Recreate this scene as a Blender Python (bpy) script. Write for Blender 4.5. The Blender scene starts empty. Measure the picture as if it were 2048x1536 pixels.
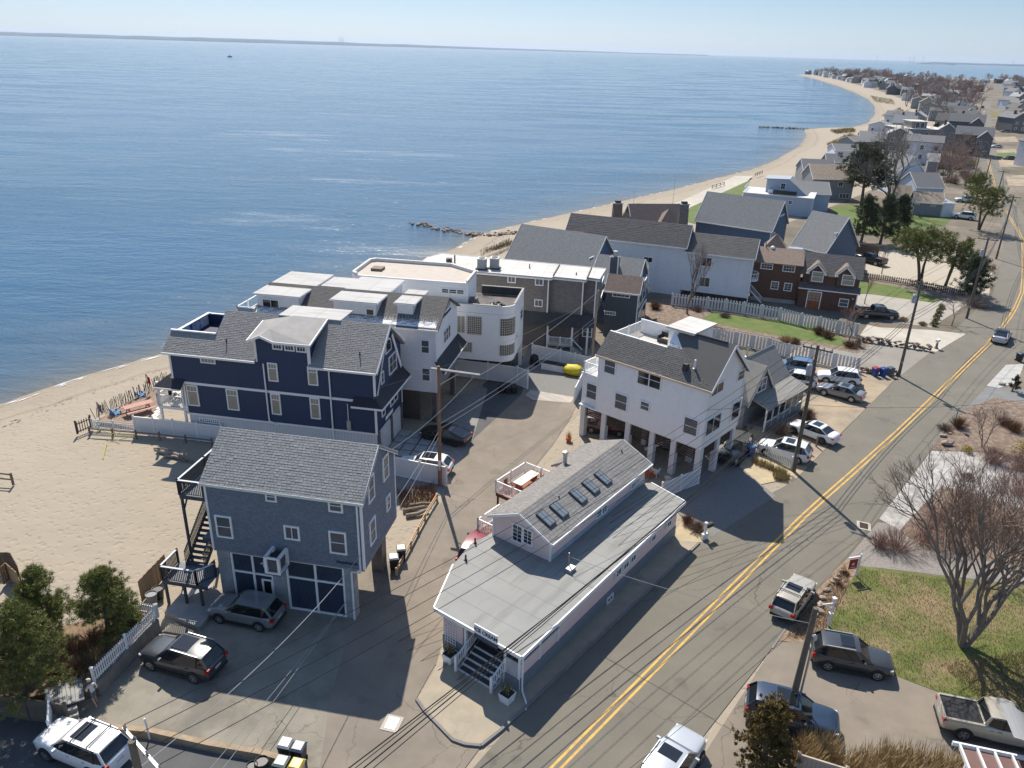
import bpy, bmesh, math, random
from mathutils import Vector, Matrix
random.seed(7)
R = random.Random(11)
sc = bpy.context.scene
COL = sc.collection
# ------------------------------------------------------------------ camera
CH, FPX, PITCH, ROLL = 33.0, 1545.83, math.radians(23.445), math.radians(1.651)
_f = Vector((0, math.cos(PITCH), -math.sin(PITCH))); _r = Vector((1, 0, 0)); _u = Vector((0, math.sin(PITCH), math.cos(PITCH)))
CR = math.cos(ROLL) * _r + math.sin(ROLL) * _u
CU = -math.sin(ROLL) * _r + math.cos(ROLL) * _u
CF = _f
cam = bpy.data.cameras.new('camera'); cam.sensor_width = 36; cam.lens = 36 * FPX / 2048
cam.clip_start = 0.5; cam.clip_end = 90000
camo = bpy.data.objects.new('camera', cam); COL.objects.link(camo)
camo.matrix_world = Matrix(((CR.x, CU.x, -CF.x, 0), (CR.y, CU.y, -CF.y, 0), (CR.z, CU.z, -CF.z, CH), (0, 0, 0, 1)))
sc.camera = camo
# ------------------------------------------------------------------ sky, sun, exposure
SUN_AZ, SUN_EL = math.radians(-14.0), math.radians(48.5)      # azimuth from +Y towards +X
w = bpy.data.worlds.new('World'); sc.world = w; w.use_nodes = True
nt = w.node_tree; bg = nt.nodes['Background']
sky = nt.nodes.new('ShaderNodeTexSky'); sky.sky_type = 'NISHITA'; sky.sun_disc = False
sky.sun_elevation = SUN_EL; sky.sun_rotation = SUN_AZ; sky.altitude = 30
sky.air_density = 1.0; sky.dust_density = 0.3; sky.ozone_density = 2.0
wtc = nt.nodes.new('ShaderNodeTexCoord'); wsp = nt.nodes.new('ShaderNodeSeparateXYZ'); nt.links.new(wtc.outputs['Generated'], wsp.inputs[0])
wtn = nt.nodes.new('ShaderNodeValToRGB'); we = wtn.color_ramp.elements; we[0].color = (.45, .565, .87, 1); we[1].position = .45; we[1].color = (1, 1, 1, 1)
we2 = we.new(.075); we2.color = (.425, .475, .58, 1); nt.links.new(wsp.outputs['Z'], wtn.inputs[0])
tnt = nt.nodes.new('ShaderNodeMix'); tnt.data_type = 'RGBA'; tnt.blend_type = 'MULTIPLY'; tnt.inputs[0].default_value = 1; nt.links.new(wtn.outputs[0], tnt.inputs[7])
nt.links.new(sky.outputs[0], tnt.inputs[6]); nt.links.new(tnt.outputs[2], bg.inputs[0]); bg.inputs[1].default_value = 0.125
sl = bpy.data.lights.new('sun', 'SUN'); sl.energy = 5.0; sl.angle = math.radians(0.53); sl.color = (1.0, 0.93, 0.82)
slo = bpy.data.objects.new('sun', sl); COL.objects.link(slo)
sd = Vector((math.sin(SUN_AZ) * math.cos(SUN_EL), math.cos(SUN_AZ) * math.cos(SUN_EL), math.sin(SUN_EL)))
slo.rotation_euler = sd.to_track_quat('Z', 'Y').to_euler()
slo.location = (-20, 60, 60)
sc.view_settings.view_transform = 'Standard'; sc.view_settings.look = 'None'
sc.view_settings.exposure = 0.36; sc.view_settings.gamma = 1.0
sc.view_settings.use_curve_mapping = False
sc.render.engine = 'CYCLES'
sc.cycles.max_bounces = 5; sc.cycles.diffuse_bounces = 3; sc.cycles.glossy_bounces = 3
sc.cycles.transmission_bounces = 3; sc.cycles.transparent_max_bounces = 8; sc.cycles.volume_bounces = 0
# ------------------------------------------------------------------ pixel helpers (photograph 2048x1536)
def ray(px, py): return CF * FPX + CR * (px - 1024) - CU * (py - 768)
def G(px, py, z=0.0):
    d = ray(px, py); t = (z - CH) / d.z
    return Vector((d.x * t, d.y * t, z))
def at_dist(px, py, y):
    d = ray(px, py); t = y / d.y
    return Vector((d.x * t, y, CH + d.z * t))
def PX(p):
    v = Vector(p) - Vector((0, 0, CH)); k = v.dot(CF)
    return 1024 + FPX * v.dot(CR) / k, 768 - FPX * v.dot(CU) / k
def height(px, py, top_y):
    g = G(px, py); lo, hi = 0.0, 32.0
    for _ in range(40):
        m = (lo + hi) / 2
        if PX((g.x, g.y, m))[1] > top_y: lo = m
        else: hi = m
    return lo
class Z:
    """zoomed-crop coordinates -> photograph pixels"""
    def __init__(s, ox, oy, k): s.ox, s.oy, s.k = ox, oy, k
    def __call__(s, x, y): return (s.ox + x / s.k, s.oy + y / s.k)
# ------------------------------------------------------------------ materials
MATS = {}
def mat(name, c=(.5, .5, .5), rough=.65, var=.12, vs=1.5, bump=0., bs=30., metal=0., kind='', kp=.12, c2=None, spec=.5, coat=0., amt=.5, depth=.02):
    if name in MATS: return MATS[name]
    m = bpy.data.materials.new(name); m.use_nodes = True; t = m.node_tree; N = t.nodes; Lk = t.links.new
    b = N['Principled BSDF']; b.inputs['Roughness'].default_value = rough; b.inputs['Metallic'].default_value = metal
    b.inputs['Specular IOR Level'].default_value = spec; b.inputs['Coat Weight'].default_value = coat; b.inputs['Coat Roughness'].default_value = .06
    tc = N.new('ShaderNodeTexCoord'); src = tc.outputs['Object']
    def math_(op, a, bb=None, cc=None):
        n = N.new('ShaderNodeMath'); n.operation = op
        for i, v in enumerate((a, bb, cc)):
            if v is None: continue
            if isinstance(v, (int, float)): n.inputs[i].default_value = v
            else: Lk(v, n.inputs[i])
        return n.outputs[0]
    def noise(scale, detail=3., rg=.6):
        n = N.new('ShaderNodeTexNoise'); n.inputs['Scale'].default_value = scale; n.inputs['Detail'].default_value = detail; n.inputs['Roughness'].default_value = rg
        Lk(src, n.inputs['Vector']); return n.outputs['Fac']
    def rgb(a, bb, f):
        n = N.new('ShaderNodeMix'); n.data_type = 'RGBA'
        for s, v in ((6, a), (7, bb)):
            if isinstance(v, tuple): n.inputs[s].default_value = (*v, 1)
            else: Lk(v, n.inputs[s])
        if isinstance(f, (int, float)): n.inputs[0].default_value = f
        else: Lk(f, n.inputs[0])
        return n.outputs[2]
    def ramp(v, lo, hi):
        n = N.new('ShaderNodeMapRange'); Lk(v, n.inputs[0]); n.inputs[1].default_value = lo; n.inputs[2].default_value = hi; return n.outputs[0]
    sc_ = lambda c, k: tuple(min(1., x * k) for x in c)
    col = rgb(sc_(c, 1 - var), sc_(c, 1 + var), ramp(noise(vs, 4), .3, .7))
    if c2: col = rgb(col, c2, math_('MULTIPLY', ramp(noise(vs * .37 + .01, 5, .65), .45, .62), amt))
    hs = []
    sep = N.new('ShaderNodeSeparateXYZ'); Lk(src, sep.inputs[0]); X, Y, ZZ = sep.outputs
    if kind == 'clap':
        fr = math_('FRACT', math_('DIVIDE', ZZ, kp)); hs.append((math_('SUBTRACT', 1., fr), depth))
        line = math_('GREATER_THAN', fr, .86); col = rgb(col, sc_(c, .72), math_('MULTIPLY', line, .6))
    elif kind in ('shake', 'brick'):
        cb = N.new('ShaderNodeCombineXYZ'); Lk(math_('ADD', X, Y), cb.inputs[0]); Lk(ZZ, cb.inputs[1])
        bt = N.new('ShaderNodeTexBrick'); Lk(cb.outputs[0], bt.inputs['Vector']); bt.inputs['Scale'].default_value = 1.
        bt.inputs['Brick Width'].default_value = kp * 1.3 if kind == 'shake' else kp * 2.6; bt.inputs['Row Height'].default_value = kp
        bt.inputs['Mortar Size'].default_value = .012; bt.inputs['Color1'].default_value = (*sc_(c, .8), 1); bt.inputs['Color2'].default_value = (*sc_(c, 1.2), 1)
        bt.inputs['Mortar'].default_value = (*(c2 if kind == 'brick' and c2 else sc_(c, .5)), 1); bt.inputs['Bias'].default_value = 0
        col = rgb(col, bt.outputs['Color'], .7); hs.append((math_('SUBTRACT', 1., bt.outputs['Fac']), .01))
    elif kind == 'groove':
        fr = math_('FRACT', math_('DIVIDE', math_('ADD', X, Y), kp)); ln = math_('LESS_THAN', fr, .12)
        hs.append((math_('SUBTRACT', 1., ln), .012)); col = rgb(col, sc_(c, .6), math_('MULTIPLY', ln, .7))
    elif kind == 'seam':
        fr = math_('FRACT', math_('DIVIDE', X, kp)); ln = math_('LESS_THAN', fr, .04)
        hs.append((ln, .01)); col = rgb(col, sc_(c, .7), math_('MULTIPLY', ln, .6))
        st = N.new('ShaderNodeTexNoise'); mp = N.new('ShaderNodeMapping'); mp.inputs['Scale'].default_value = (.25, 1.6, 1); Lk(src, mp.inputs[0]); Lk(mp.outputs[0], st.inputs['Vector'])
        st.inputs['Scale'].default_value = 1.1; st.inputs['Detail'].default_value = 6
        col = rgb(col, sc_(c, .74), math_('MULTIPLY', ramp(st.outputs['Fac'], .50, .68), .75))
    elif kind == 'plank':
        q = N.new('ShaderNodeTexWhiteNoise'); q.noise_dimensions = '1D'; Lk(math_('FLOOR', math_('DIVIDE', X, kp)), q.inputs['W'])
        col = rgb(sc_(c, .75), sc_(c, 1.2), q.outputs['Value'])
        fr = math_('FRACT', math_('DIVIDE', X, kp)); ln = math_('LESS_THAN', fr, .06); col = rgb(col, sc_(c, .3), ln); hs.append((math_('SUBTRACT', 1., ln), .01))
    elif kind == 'crack':
        vo = N.new('ShaderNodeTexVoronoi'); vo.feature = 'DISTANCE_TO_EDGE'; vo.inputs['Scale'].default_value = kp; vm = N.new('ShaderNodeVectorMath'); vm.operation = 'MULTIPLY_ADD'; nn = N.new('ShaderNodeTexNoise'); nn.inputs['Scale'].default_value = .8; nn.inputs['Detail'].default_value = 5; Lk(src, nn.inputs['Vector'])
        Lk(nn.outputs['Color'], vm.inputs[0]); vm.inputs[1].default_value = (2.2, 2.2, 0); Lk(src, vm.inputs[2]); Lk(vm.outputs[0], vo.inputs['Vector'])
        ln = math_('MULTIPLY', math_('LESS_THAN', vo.outputs['Distance'], .0035 * depth * 50), ramp(noise(.13, 2), .42, .6)); col = rgb(col, sc_(c, .5), math_('MULTIPLY', ln, .8))
        sp = noise(.55, 2, .4); col = rgb(col, sc_(c, .62), math_('MULTIPLY', ramp(sp, .66, .72), .5)); col = rgb(col, sc_(c, 1.22), math_('MULTIPLY', ramp(noise(.31, 5, .7), .58, .75), .55))
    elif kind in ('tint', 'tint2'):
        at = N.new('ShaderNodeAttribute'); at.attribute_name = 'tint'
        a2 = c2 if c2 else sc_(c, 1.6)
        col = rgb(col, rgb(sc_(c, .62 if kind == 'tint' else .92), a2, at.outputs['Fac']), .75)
    elif kind == 'object':
        oi = N.new('ShaderNodeObjectInfo'); col = rgb(sc_(c, .72), sc_(c, 1.25), oi.outputs['Random'])
    if kind in ('clap', 'shake'):
        mp = N.new('ShaderNodeMapping'); mp.inputs['Scale'].default_value = (1.3, 1.3, .16); Lk(src, mp.inputs[0]); sn = N.new('ShaderNodeTexNoise'); sn.inputs['Scale'].default_value = 1.; sn.inputs['Detail'].default_value = 5; Lk(mp.outputs[0], sn.inputs['Vector'])
        col = rgb(col, sc_(c, .74), math_('MULTIPLY', ramp(sn.outputs['Fac'], .48, .74), .22))
    Lk(col, b.inputs['Base Color'])
    if bump: hs.append((noise(bs, 5, .7), bump))
    nrm = None
    for h, dd in hs:
        n = N.new('ShaderNodeBump'); n.inputs['Distance'].default_value = dd; n.inputs['Strength'].default_value = .8; Lk(h, n.inputs['Height'])
        if nrm: Lk(nrm, n.inputs['Normal'])
        nrm = n.outputs[0]
    if nrm: Lk(nrm, b.inputs['Normal'])
    MATS[name] = m; return m
# ------------------------------------------------------------------ mesh builder
class MB:
    def __init__(s): s.v = []; s.f = []; s.t = []
    def add(s, vs, fs, tint=None):
        n = len(s.v); s.v += [tuple(p) for p in vs]; s.f += [tuple(i + n for i in f) for f in fs]
        s.t += [.5 if tint is None else tint] * len(fs); return s
    def box(s, x0, y0, z0, x1, y1, z1, tint=None):
        return s.add([(x0, y0, z0), (x1, y0, z0), (x1, y1, z0), (x0, y1, z0), (x0, y0, z1), (x1, y0, z1), (x1, y1, z1), (x0, y1, z1)],
                     [(0, 3, 2, 1), (4, 5, 6, 7), (0, 1, 5, 4), (1, 2, 6, 5), (2, 3, 7, 6), (3, 0, 4, 7)], tint)
    def cbox(s, c, d, tint=None):
        return s.box(c[0] - d[0] / 2, c[1] - d[1] / 2, c[2] - d[2] / 2, c[0] + d[0] / 2, c[1] + d[1] / 2, c[2] + d[2] / 2, tint)
    def prism(s, poly, z0, z1, tint=None):
        a = sum(poly[i][0] * poly[(i + 1) % len(poly)][1] - poly[(i + 1) % len(poly)][0] * poly[i][1] for i in range(len(poly)))
        if a < 0: poly = poly[::-1]
        n = len(poly)
        return s.add([(p[0], p[1], z0) for p in poly] + [(p[0], p[1], z1) for p in poly],
                     [tuple(range(n))[::-1], tuple(range(n, 2 * n))] + [(i, (i + 1) % n, n + (i + 1) % n, n + i) for i in range(n)], tint)
    def slab(s, pts, th, tint=None):
        """planar polygon (outer face) thickened inwards"""
        P = [Vector(p) for p in pts]; nn = Vector((0, 0, 0))
        for i in range(len(P)): nn += (P[i] - P[0]).cross(P[(i + 1) % len(P)] - P[0])
        nn.normalize(); n = len(P)
        return s.add(P + [p - nn * th for p in P], [tuple(range(n)), tuple(range(2 * n - 1, n - 1, -1))] + [(i, n + i, n + (i + 1) % n, (i + 1) % n) for i in range(n)], tint)
    def tube(s, path, r0, r1=None, n=6, cap=True, tint=None):
        r1 = r0 if r1 is None else r1; P = [Vector(p) for p in path]; m = len(P); rings = []
        up = None
        for i, p in enumerate(P):
            d = (P[min(i + 1, m - 1)] - P[max(i - 1, 0)]).normalized()
            if up is None: up = Vector((0, 0, 1)) if abs(d.z) < .9 else Vector((1, 0, 0))
            a = d.cross(up).normalized(); b = a.cross(d).normalized(); up = b
            r = r0 + (r1 - r0) * i / max(1, m - 1)
            rings.append([p + a * (r * math.cos(2 * math.pi * k / n)) + b * (r * math.sin(2 * math.pi * k / n)) for k in range(n)])
        vs = [q for rg in rings for q in rg]
        fs = [(i * n + k, i * n + (k + 1) % n, (i + 1) * n + (k + 1) % n, (i + 1) * n + k) for i in range(m - 1) for k in range(n)]
        if cap: fs += [tuple(range(n))[::-1], tuple(range((m - 1) * n, m * n))]
        return s.add(vs, fs, tint)
    def lathe(s, prof, n=12, c=(0, 0), tint=None):
        vs = [(c[0] + r * math.cos(2 * math.pi * k / n), c[1] + r * math.sin(2 * math.pi * k / n), z) for r, z in prof for k in range(n)]
        m = len(prof)
        fs = [(i * n + k, i * n + (k + 1) % n, (i + 1) * n + (k + 1) % n, (i + 1) * n + k) for i in range(m - 1) for k in range(n)]
        fs += [tuple(range(n))[::-1], tuple(range((m - 1) * n, m * n))]
        return s.add(vs, fs, tint)
    def mesh(s, name, m, smooth=False, tint=False):
        me = bpy.data.meshes.new(name); me.from_pydata(s.v, [], s.f); me.materials.append(m)
        if tint:
            a = me.attributes.new('tint', 'FLOAT', 'FACE'); a.data.foreach_set('value', s.t)
        if smooth:
            me.polygons.foreach_set('use_smooth', [True] * len(me.polygons))
            if smooth is not True: me.set_sharp_from_angle(angle=math.radians(smooth))
        me.validate(); return me
    def build(s, name, m, parent=None, smooth=False, tint=False, loc=None, rz=0):
        return ob(name, s.mesh(name, m, smooth, tint), parent, loc, rz)
def ob(name, me, parent=None, loc=None, rz=0, rot=None):
    o = bpy.data.objects.new(name, me); COL.objects.link(o); o.parent = parent
    if loc is not None: o.location = loc
    if rot is not None: o.rotation_euler = rot
    elif rz: o.rotation_euler = (0, 0, rz)
    return o
def tag(o, label, cat, group=None):
    o['label'] = label; o['category'] = cat
    if group: o['group'] = group
    return o
def thing(name, label, cat, loc=(0, 0, 0), rz=0, group=None):
    return tag(ob(name, None, None, loc, rz), label, cat, group)
def struct(o): o['kind'] = 'structure'; return o
def stuff(o): o['kind'] = 'stuff'; return o
def dup(root, loc, rz, label=None, group=None):
    r = root.copy(); COL.objects.link(r); r.location = loc; r.rotation_euler = (0, 0, rz)
    if label: r['label'] = label
    if group: r['group'] = group
    for ch in list(root.children):
        c = ch.copy(); COL.objects.link(c); c.parent = r
        for g in list(ch.children):
            d = g.copy(); COL.objects.link(d); d.parent = c
    return r
# ------------------------------------------------------------------ palette
WHITE = mat('white_trim', (.80, .80, .79), .45, .04)
GLASS = mat('window_glass', (.018, .022, .028), .08, .4, .7, spec=.6)
GLASS2 = mat('window_glass_blinds', (.30, .28, .22), .25, .15, 2.)
DARK = mat('dark_metal', (.03, .03, .032), .5, .2)
BLACKROOF = mat('black_membrane', (.03, .032, .036), .7, .3, 1.)
CONC = mat('concrete', (.36, .35, .33), .85, .15, 1.2, .01, 20, c2=(.22, .22, .21))
GALV = mat('galvanised_metal', (.45, .46, .47), .4, .1, metal=.7)
WOOD = mat('weathered_timber', (.20, .15, .11), .8, .25, 3., .01, 40)
NEWWOOD = mat('new_timber', (.47, .33, .19), .75, .2, 3.)
# ================================================================== sea and land
def water_mat():
    m = bpy.data.materials.new('sea_water'); m.use_nodes = True; t = m.node_tree; N = t.nodes; Lk = t.links.new
    b = N['Principled BSDF']; b.inputs['Roughness'].default_value = .09; b.inputs['IOR'].default_value = 1.33; b.inputs['Specular IOR Level'].default_value = .5
    tc = N.new('ShaderNodeTexCoord'); at = N.new('ShaderNodeAttribute'); at.attribute_name = 'shallow'
    mx = N.new('ShaderNodeMix'); mx.data_type = 'RGBA'; Lk(at.outputs['Fac'], mx.inputs[0])
    big = N.new('ShaderNodeTexNoise'); big.inputs['Scale'].default_value = .006; big.inputs['Detail'].default_value = 5
    mp = N.new('ShaderNodeMapping'); mp.inputs['Scale'].default_value = (.45, 1.6, 1); mp.inputs['Rotation'].default_value = (0, 0, .25); Lk(tc.outputs['Object'], mp.inputs[0]); Lk(mp.outputs[0], big.inputs['Vector'])
    dk = N.new('ShaderNodeMix'); dk.data_type = 'RGBA'; dk.inputs[6].default_value = (.020, .078, .142, 1); dk.inputs[7].default_value = (.033, .104, .182, 1)
    mr = N.new('ShaderNodeMapRange'); mr.inputs[1].default_value = .35; mr.inputs[2].default_value = .65; Lk(big.outputs['Fac'], mr.inputs[0]); Lk(mr.outputs[0], dk.inputs[0])
    Lk(dk.outputs[2], mx.inputs[6]); mx.inputs[7].default_value = (.15, .135, .10, 1); Lk(mx.outputs[2], b.inputs['Base Color'])
    rn = N.new('ShaderNodeTexNoise'); rn.inputs['Scale'].default_value = .022; rn.inputs['Detail'].default_value = 8; rn.inputs['Roughness'].default_value = .75
    rm = N.new('ShaderNodeMapping'); rm.inputs['Scale'].default_value = (.45, 1.9, 1); rm.inputs['Rotation'].default_value = (0, 0, .2); Lk(tc.outputs['Object'], rm.inputs[0]); Lk(rm.outputs[0], rn.inputs['Vector'])
    rr_ = N.new('ShaderNodeMapRange'); rr_.inputs[1].default_value = .48; rr_.inputs[2].default_value = .70; rr_.inputs[3].default_value = .10; rr_.inputs[4].default_value = .5; Lk(rn.outputs['Fac'], rr_.inputs[0]); Lk(rr_.outputs[0], b.inputs['Roughness'])
    prev = None
    for s, det, dist, rot, sx in ((.9, 4, .20, .5, .45), (.22, 3, .45, .7, .35), (2.6, 4, .10, .3, .6)):
        mp = N.new('ShaderNodeMapping'); mp.inputs['Rotation'].default_value = (0, 0, rot); mp.inputs['Scale'].default_value = (sx, 1, 1); Lk(tc.outputs['Object'], mp.inputs[0])
        n = N.new('ShaderNodeTexNoise'); n.inputs['Scale'].default_value = s; n.inputs['Detail'].default_value = det; Lk(mp.outputs[0], n.inputs['Vector'])
        bp = N.new('ShaderNodeBump'); bp.inputs['Distance'].default_value = dist; bp.inputs['Strength'].default_value = .75; Lk(n.outputs['Fac'], bp.inputs['Height'])
        if prev: Lk(prev, bp.inputs['Normal'])
        prev = bp.outputs[0]
    Lk(prev, b.inputs['Normal']); return m
WATER = water_mat()
SEA = -1.5
sea = MB(); sea.add([(-60000, -300, SEA - .08), (60000, -300, SEA - .08), (60000, 70000, SEA - .08), (-60000, 70000, SEA - .08)], [(0, 1, 2, 3)])
struct(sea.build('sea', WATER))
shore_px = [(0, 808), (170, 750), (330, 708), (560, 622), (760, 552), (905, 500), (938, 477), (1000, 458), (1140, 425), (1300, 390), (1420, 360), (1500, 340), (1560, 316), (1598, 292), (1614, 272), (1604, 258), (1640, 256), (1700, 256), (1735, 246), (1748, 232), (1750, 215), (1738, 200), (1715, 188), (1680, 174), (1640, 161), (1610, 153), (1588, 150)]
shore = [G(x, y, SEA) for x, y in shore_px]
shore = [shore[0] + Vector((-22, -46, 0)), shore[0] + Vector((-8, -16, 0))] + shore
def resample(P, step0, grow=0.012):
    out = [P[0].copy()]; acc = 0
    for a, b in zip(P, P[1:]):
        L = (b - a).length; d = 0
        while True:
            st = step0 + grow * a.y
            if acc + (L - d) < st: acc += L - d; break
            d += st - acc; acc = 0; out.append(a.lerp(b, d / L))
    out.append(P[-1].copy()); return out
SH = resample(shore, 2.5)
for i in range(2, len(SH) - 2):
    j = math.sin(i * 1.7) * .35 + math.sin(i * .53) * .5
    SH[i].x += j * .6
for _ in range(2): SH = [SH[0]] + [(SH[i - 1] + SH[i] * 2 + SH[i + 1]) / 4 for i in range(1, len(SH) - 1)] + [SH[-1]]
def inland(i):
    f = max(0, (SH[i].y - 700) / 1070); return (Vector((.86, -.50, 0)) * (1 - f) + Vector((1, .16, 0)) * f).normalized()
# shallow water strips
ws = MB(); sv = []
offs = [(0, 1.), (2, .8), (5, .5), (10, .25), (22, .08), (45, 0.)]
for i in range(len(SH)):
    d = inland(i)
    for o, a in offs:
        p = SH[i] + d * (1.5 - o); ws.v.append((p.x, p.y, SEA + .002)); sv.append(a)
K = len(offs)
for i in range(len(SH) - 1):
    for k in range(K - 1): ws.f.append((i * K + k, i * K + k + 1, (i + 1) * K + k + 1, (i + 1) * K + k)); ws.t.append(0)
me = ws.mesh('shallow_water', WATER); a = me.attributes.new('shallow', 'FLOAT', 'POINT'); a.data.foreach_set('value', sv)
struct(ob('shallow_water', me))
# land sheet : beach slope then level ground
def sand_mat():
    m = mat('beach_sand', (.335, .283, .213), .92, .10, .12, c2=(.27, .215, .155), amt=.5)
    t = m.node_tree; N = t.nodes; Lk = t.links.new; b = N['Principled BSDF']; old = b.inputs['Base Color'].links[0].from_socket
    tc = N.new('ShaderNodeTexCoord'); sp = N.new('ShaderNodeSeparateXYZ'); Lk(tc.outputs['Object'], sp.inputs[0])
    nz = N.new('ShaderNodeTexNoise'); nz.inputs['Scale'].default_value = .25; nz.inputs['Detail'].default_value = 4; Lk(tc.outputs['Object'], nz.inputs['Vector'])
    ad = N.new('ShaderNodeMath'); ad.operation = 'MULTIPLY_ADD'; Lk(nz.outputs['Fac'], ad.inputs[0]); ad.inputs[1].default_value = .5; Lk(sp.outputs['Z'], ad.inputs[2])
    cr = N.new('ShaderNodeValToRGB'); el = cr.color_ramp.elements
    el[0].position = 0; el[0].color = (.115, .095, .08, 1); el[1].position = 1; el[1].color = (.335, .283, .213, 1)
    for p, c in ((.10, (.15, .125, .105, 1)), (.17, (.265, .215, .155, 1)), (.42, (.31, .26, .195, 1)), (.47, (.235, .175, .125, 1)), (.53, (.325, .272, .205, 1)), (.80, (.34, .288, .218, 1))):
        e = el.new(p); e.color = c
    mr = N.new('ShaderNodeMapRange'); mr.inputs[1].default_value = -1.45; mr.inputs[2].default_value = .2; Lk(ad.outputs[0], mr.inputs[0]); Lk(mr.outputs[0], cr.inputs[0])
    mx = N.new('ShaderNodeMix'); mx.data_type = 'RGBA'; mx.inputs[0].default_value = .72; Lk(old, mx.inputs[6]); Lk(cr.outputs[0], mx.inputs[7]); Lk(mx.outputs[2], b.inputs['Base Color'])
    # footprints
    v = N.new('ShaderNodeTexVoronoi'); v.inputs['Scale'].default_value = 1.9; v.inputs['Randomness'].default_value = 1
    wr = N.new('ShaderNodeTexNoise'); wr.inputs['Scale'].default_value = 1.3; Lk(tc.outputs['Object'], wr.inputs['Vector'])
    vm = N.new('ShaderNodeVectorMath'); vm.operation = 'MULTIPLY_ADD'; Lk(wr.outputs['Color'], vm.inputs[0]); vm.inputs[1].default_value = (.7, .7, 0); Lk(tc.outputs['Object'], vm.inputs[2]); Lk(vm.outputs[0], v.inputs['Vector'])
    st = N.new('ShaderNodeMapRange'); st.inputs[1].default_value = .08; st.inputs[2].default_value = .42; Lk(v.outputs['Distance'], st.inputs[0])
    b1 = N.new('ShaderNodeBump'); b1.inputs['Distance'].default_value = .055; b1.inputs['Strength'].default_value = .9; Lk(st.outputs[0], b1.inputs['Height'])
    n2 = N.new('ShaderNodeTexNoise'); n2.inputs['Scale'].default_value = .5; n2.inputs['Detail'].default_value = 6; Lk(tc.outputs['Object'], n2.inputs['Vector'])
    b2 = N.new('ShaderNodeBump'); b2.inputs['Distance'].default_value = .25; b2.inputs['Strength'].default_value = .6; Lk(n2.outputs['Fac'], b2.inputs['Height']); Lk(b1.outputs[0], b2.inputs['Normal']); Lk(b2.outputs[0], b.inputs['Normal'])
    return m
SAND = sand_mat()
prof = [(-4, -2.6), (0, SEA), (2.2, -1.28), (4.5, -1.02), (6, -.80), (8, -.66), (10.5, -.50), (13, -.30), (16, -.16), (20, -.06), (26, -.03), (60, -.03), (400, -.03), (4200, -.03)]
ld = MB(); K = len(prof)
for i in range(len(SH)):
    d = inland(i); wob = math.sin(i * .37) * .8
    sc_ = .62 if SH[i].y > 150 else 1.
    for k, (o, z) in enumerate(prof):
        oo = o + (wob if 1 < k < 10 else 0); p = SH[i] + d * oo; ld.v.append((p.x, p.y, z))
for i in range(len(SH) - 1):
    for k in range(K - 1): ld.f.append((i * K + k, (i + 1) * K + k, (i + 1) * K + k + 1, i * K + k + 1)); ld.t.append(0)
struct(ld.build('ground', SAND, smooth=True))
# ------------------------------------------------------------------ ground coverings
LV = [0]
def sheet(name, pts, m, lvl, kind=True, world=False):
    P = [p if world else G(*p) for p in pts]; LV[0] += 1; lvl = lvl + .02 * LV[0]
    bm = bmesh.new(); vs = [bm.verts.new((p.x, p.y, .004 * lvl)) for p in P]
    f = bm.faces.new(vs); f.normal_update()
    if f.normal.z < 0: f.normal_flip()
    bmesh.ops.triangulate(bm, faces=[f]); me = bpy.data.meshes.new(name); bm.to_mesh(me); bm.free(); me.materials.append(m)
    o = ob(name, me)
    if kind: struct(o)
    return o
ASPH = mat('road_asphalt', (.168, .152, .120), .88, .08, .35, .006, 60, c2=(.138, .126, .102), amt=.6, kind='crack', kp=.11)
ASPH_OLD = mat('worn_asphalt', (.225, .190, .150), .9, .12, .5, .008, 30, c2=(.165, .142, .115), amt=.6, kind='crack', kp=.16)
ASPH_DK = mat('dark_asphalt', (.085, .085, .086), .9, .15, .5, .006, 50, c2=(.12, .12, .118), amt=.6)
PAVE = mat('pavement_concrete', (.38, .32, .235), .9, .10, .8, .006, 30, c2=(.28, .25, .2), amt=.6, kind='crack', kp=.3)
GRAVEL = mat('grey_gravel', (.20, .195, .185), .95, .30, 9., .03, 30)
TANGRAVEL = mat('tan_gravel', (.36, .30, .22), .95, .25, 8., .03, 30, c2=(.26, .22, .17))
DIRT = mat('packed_dirt', (.36, .285, .195), .95, .16, .5, .02, 20, c2=(.22, .19, .15), amt=.8)
SOIL = mat('dry_soil', (.19, .155, .12), .95, .3, .1, .05, 3, c2=(.105, .095, .06), amt=.95)
MULCH = mat('mulch', (.165, .115, .085), .95, .35, 5., .04, 14, c2=(.28, .22, .16), amt=.9)
LAWN = mat('lawn', (.088, .135, .022), .9, .22, .9, .03, 30, c2=(.15, .15, .045), amt=.6)
LAWN2 = mat('patchy_lawn', (.115, .135, .03), .95, .22, .6, .04, 20, c2=(.25, .185, .10), amt=1.)
SHELL = mat('crushed_shell', (.43, .415, .39), .9, .22, 2., .02, 30, c2=(.28, .25, .22), amt=.9)
LCONC = mat('light_concrete', (.47, .43, .36), .9, .12, .4, .006, 30, c2=(.36, .33, .28))
far_r = [Vector((x, y, 0)) for x, y in ((2600, 1900), (2600, -100), (60, -100))]
inner = [SH[i] + inland(i) * (44 if SH[i].y < 600 else 30) for i in range(0, len(SH), 4) if SH[i].y > 135] 
sheet('yard_ground', [Vector((25, 60, 0)), Vector((5, 100, 0)), Vector((8, 118, 0))] + [p for p in inner if p.y > 140] + far_r[:2] + [Vector((120, -40, 0)), Vector((10, 20, 0))], SOIL, .5, world=True)
roadL = [(820, 1680), (1043, 1426), (1400, 1087), (1480, 1018), (1590, 962), (1660, 890), (1797, 755), (1900, 668), (1985, 590), (2000, 540), (2006, 490), (2000, 440), (1988, 405), (1968, 368), (1950, 345), (1948, 300), (1951, 250), (1960, 219), (1966, 205), (1972, 196)]
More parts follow.
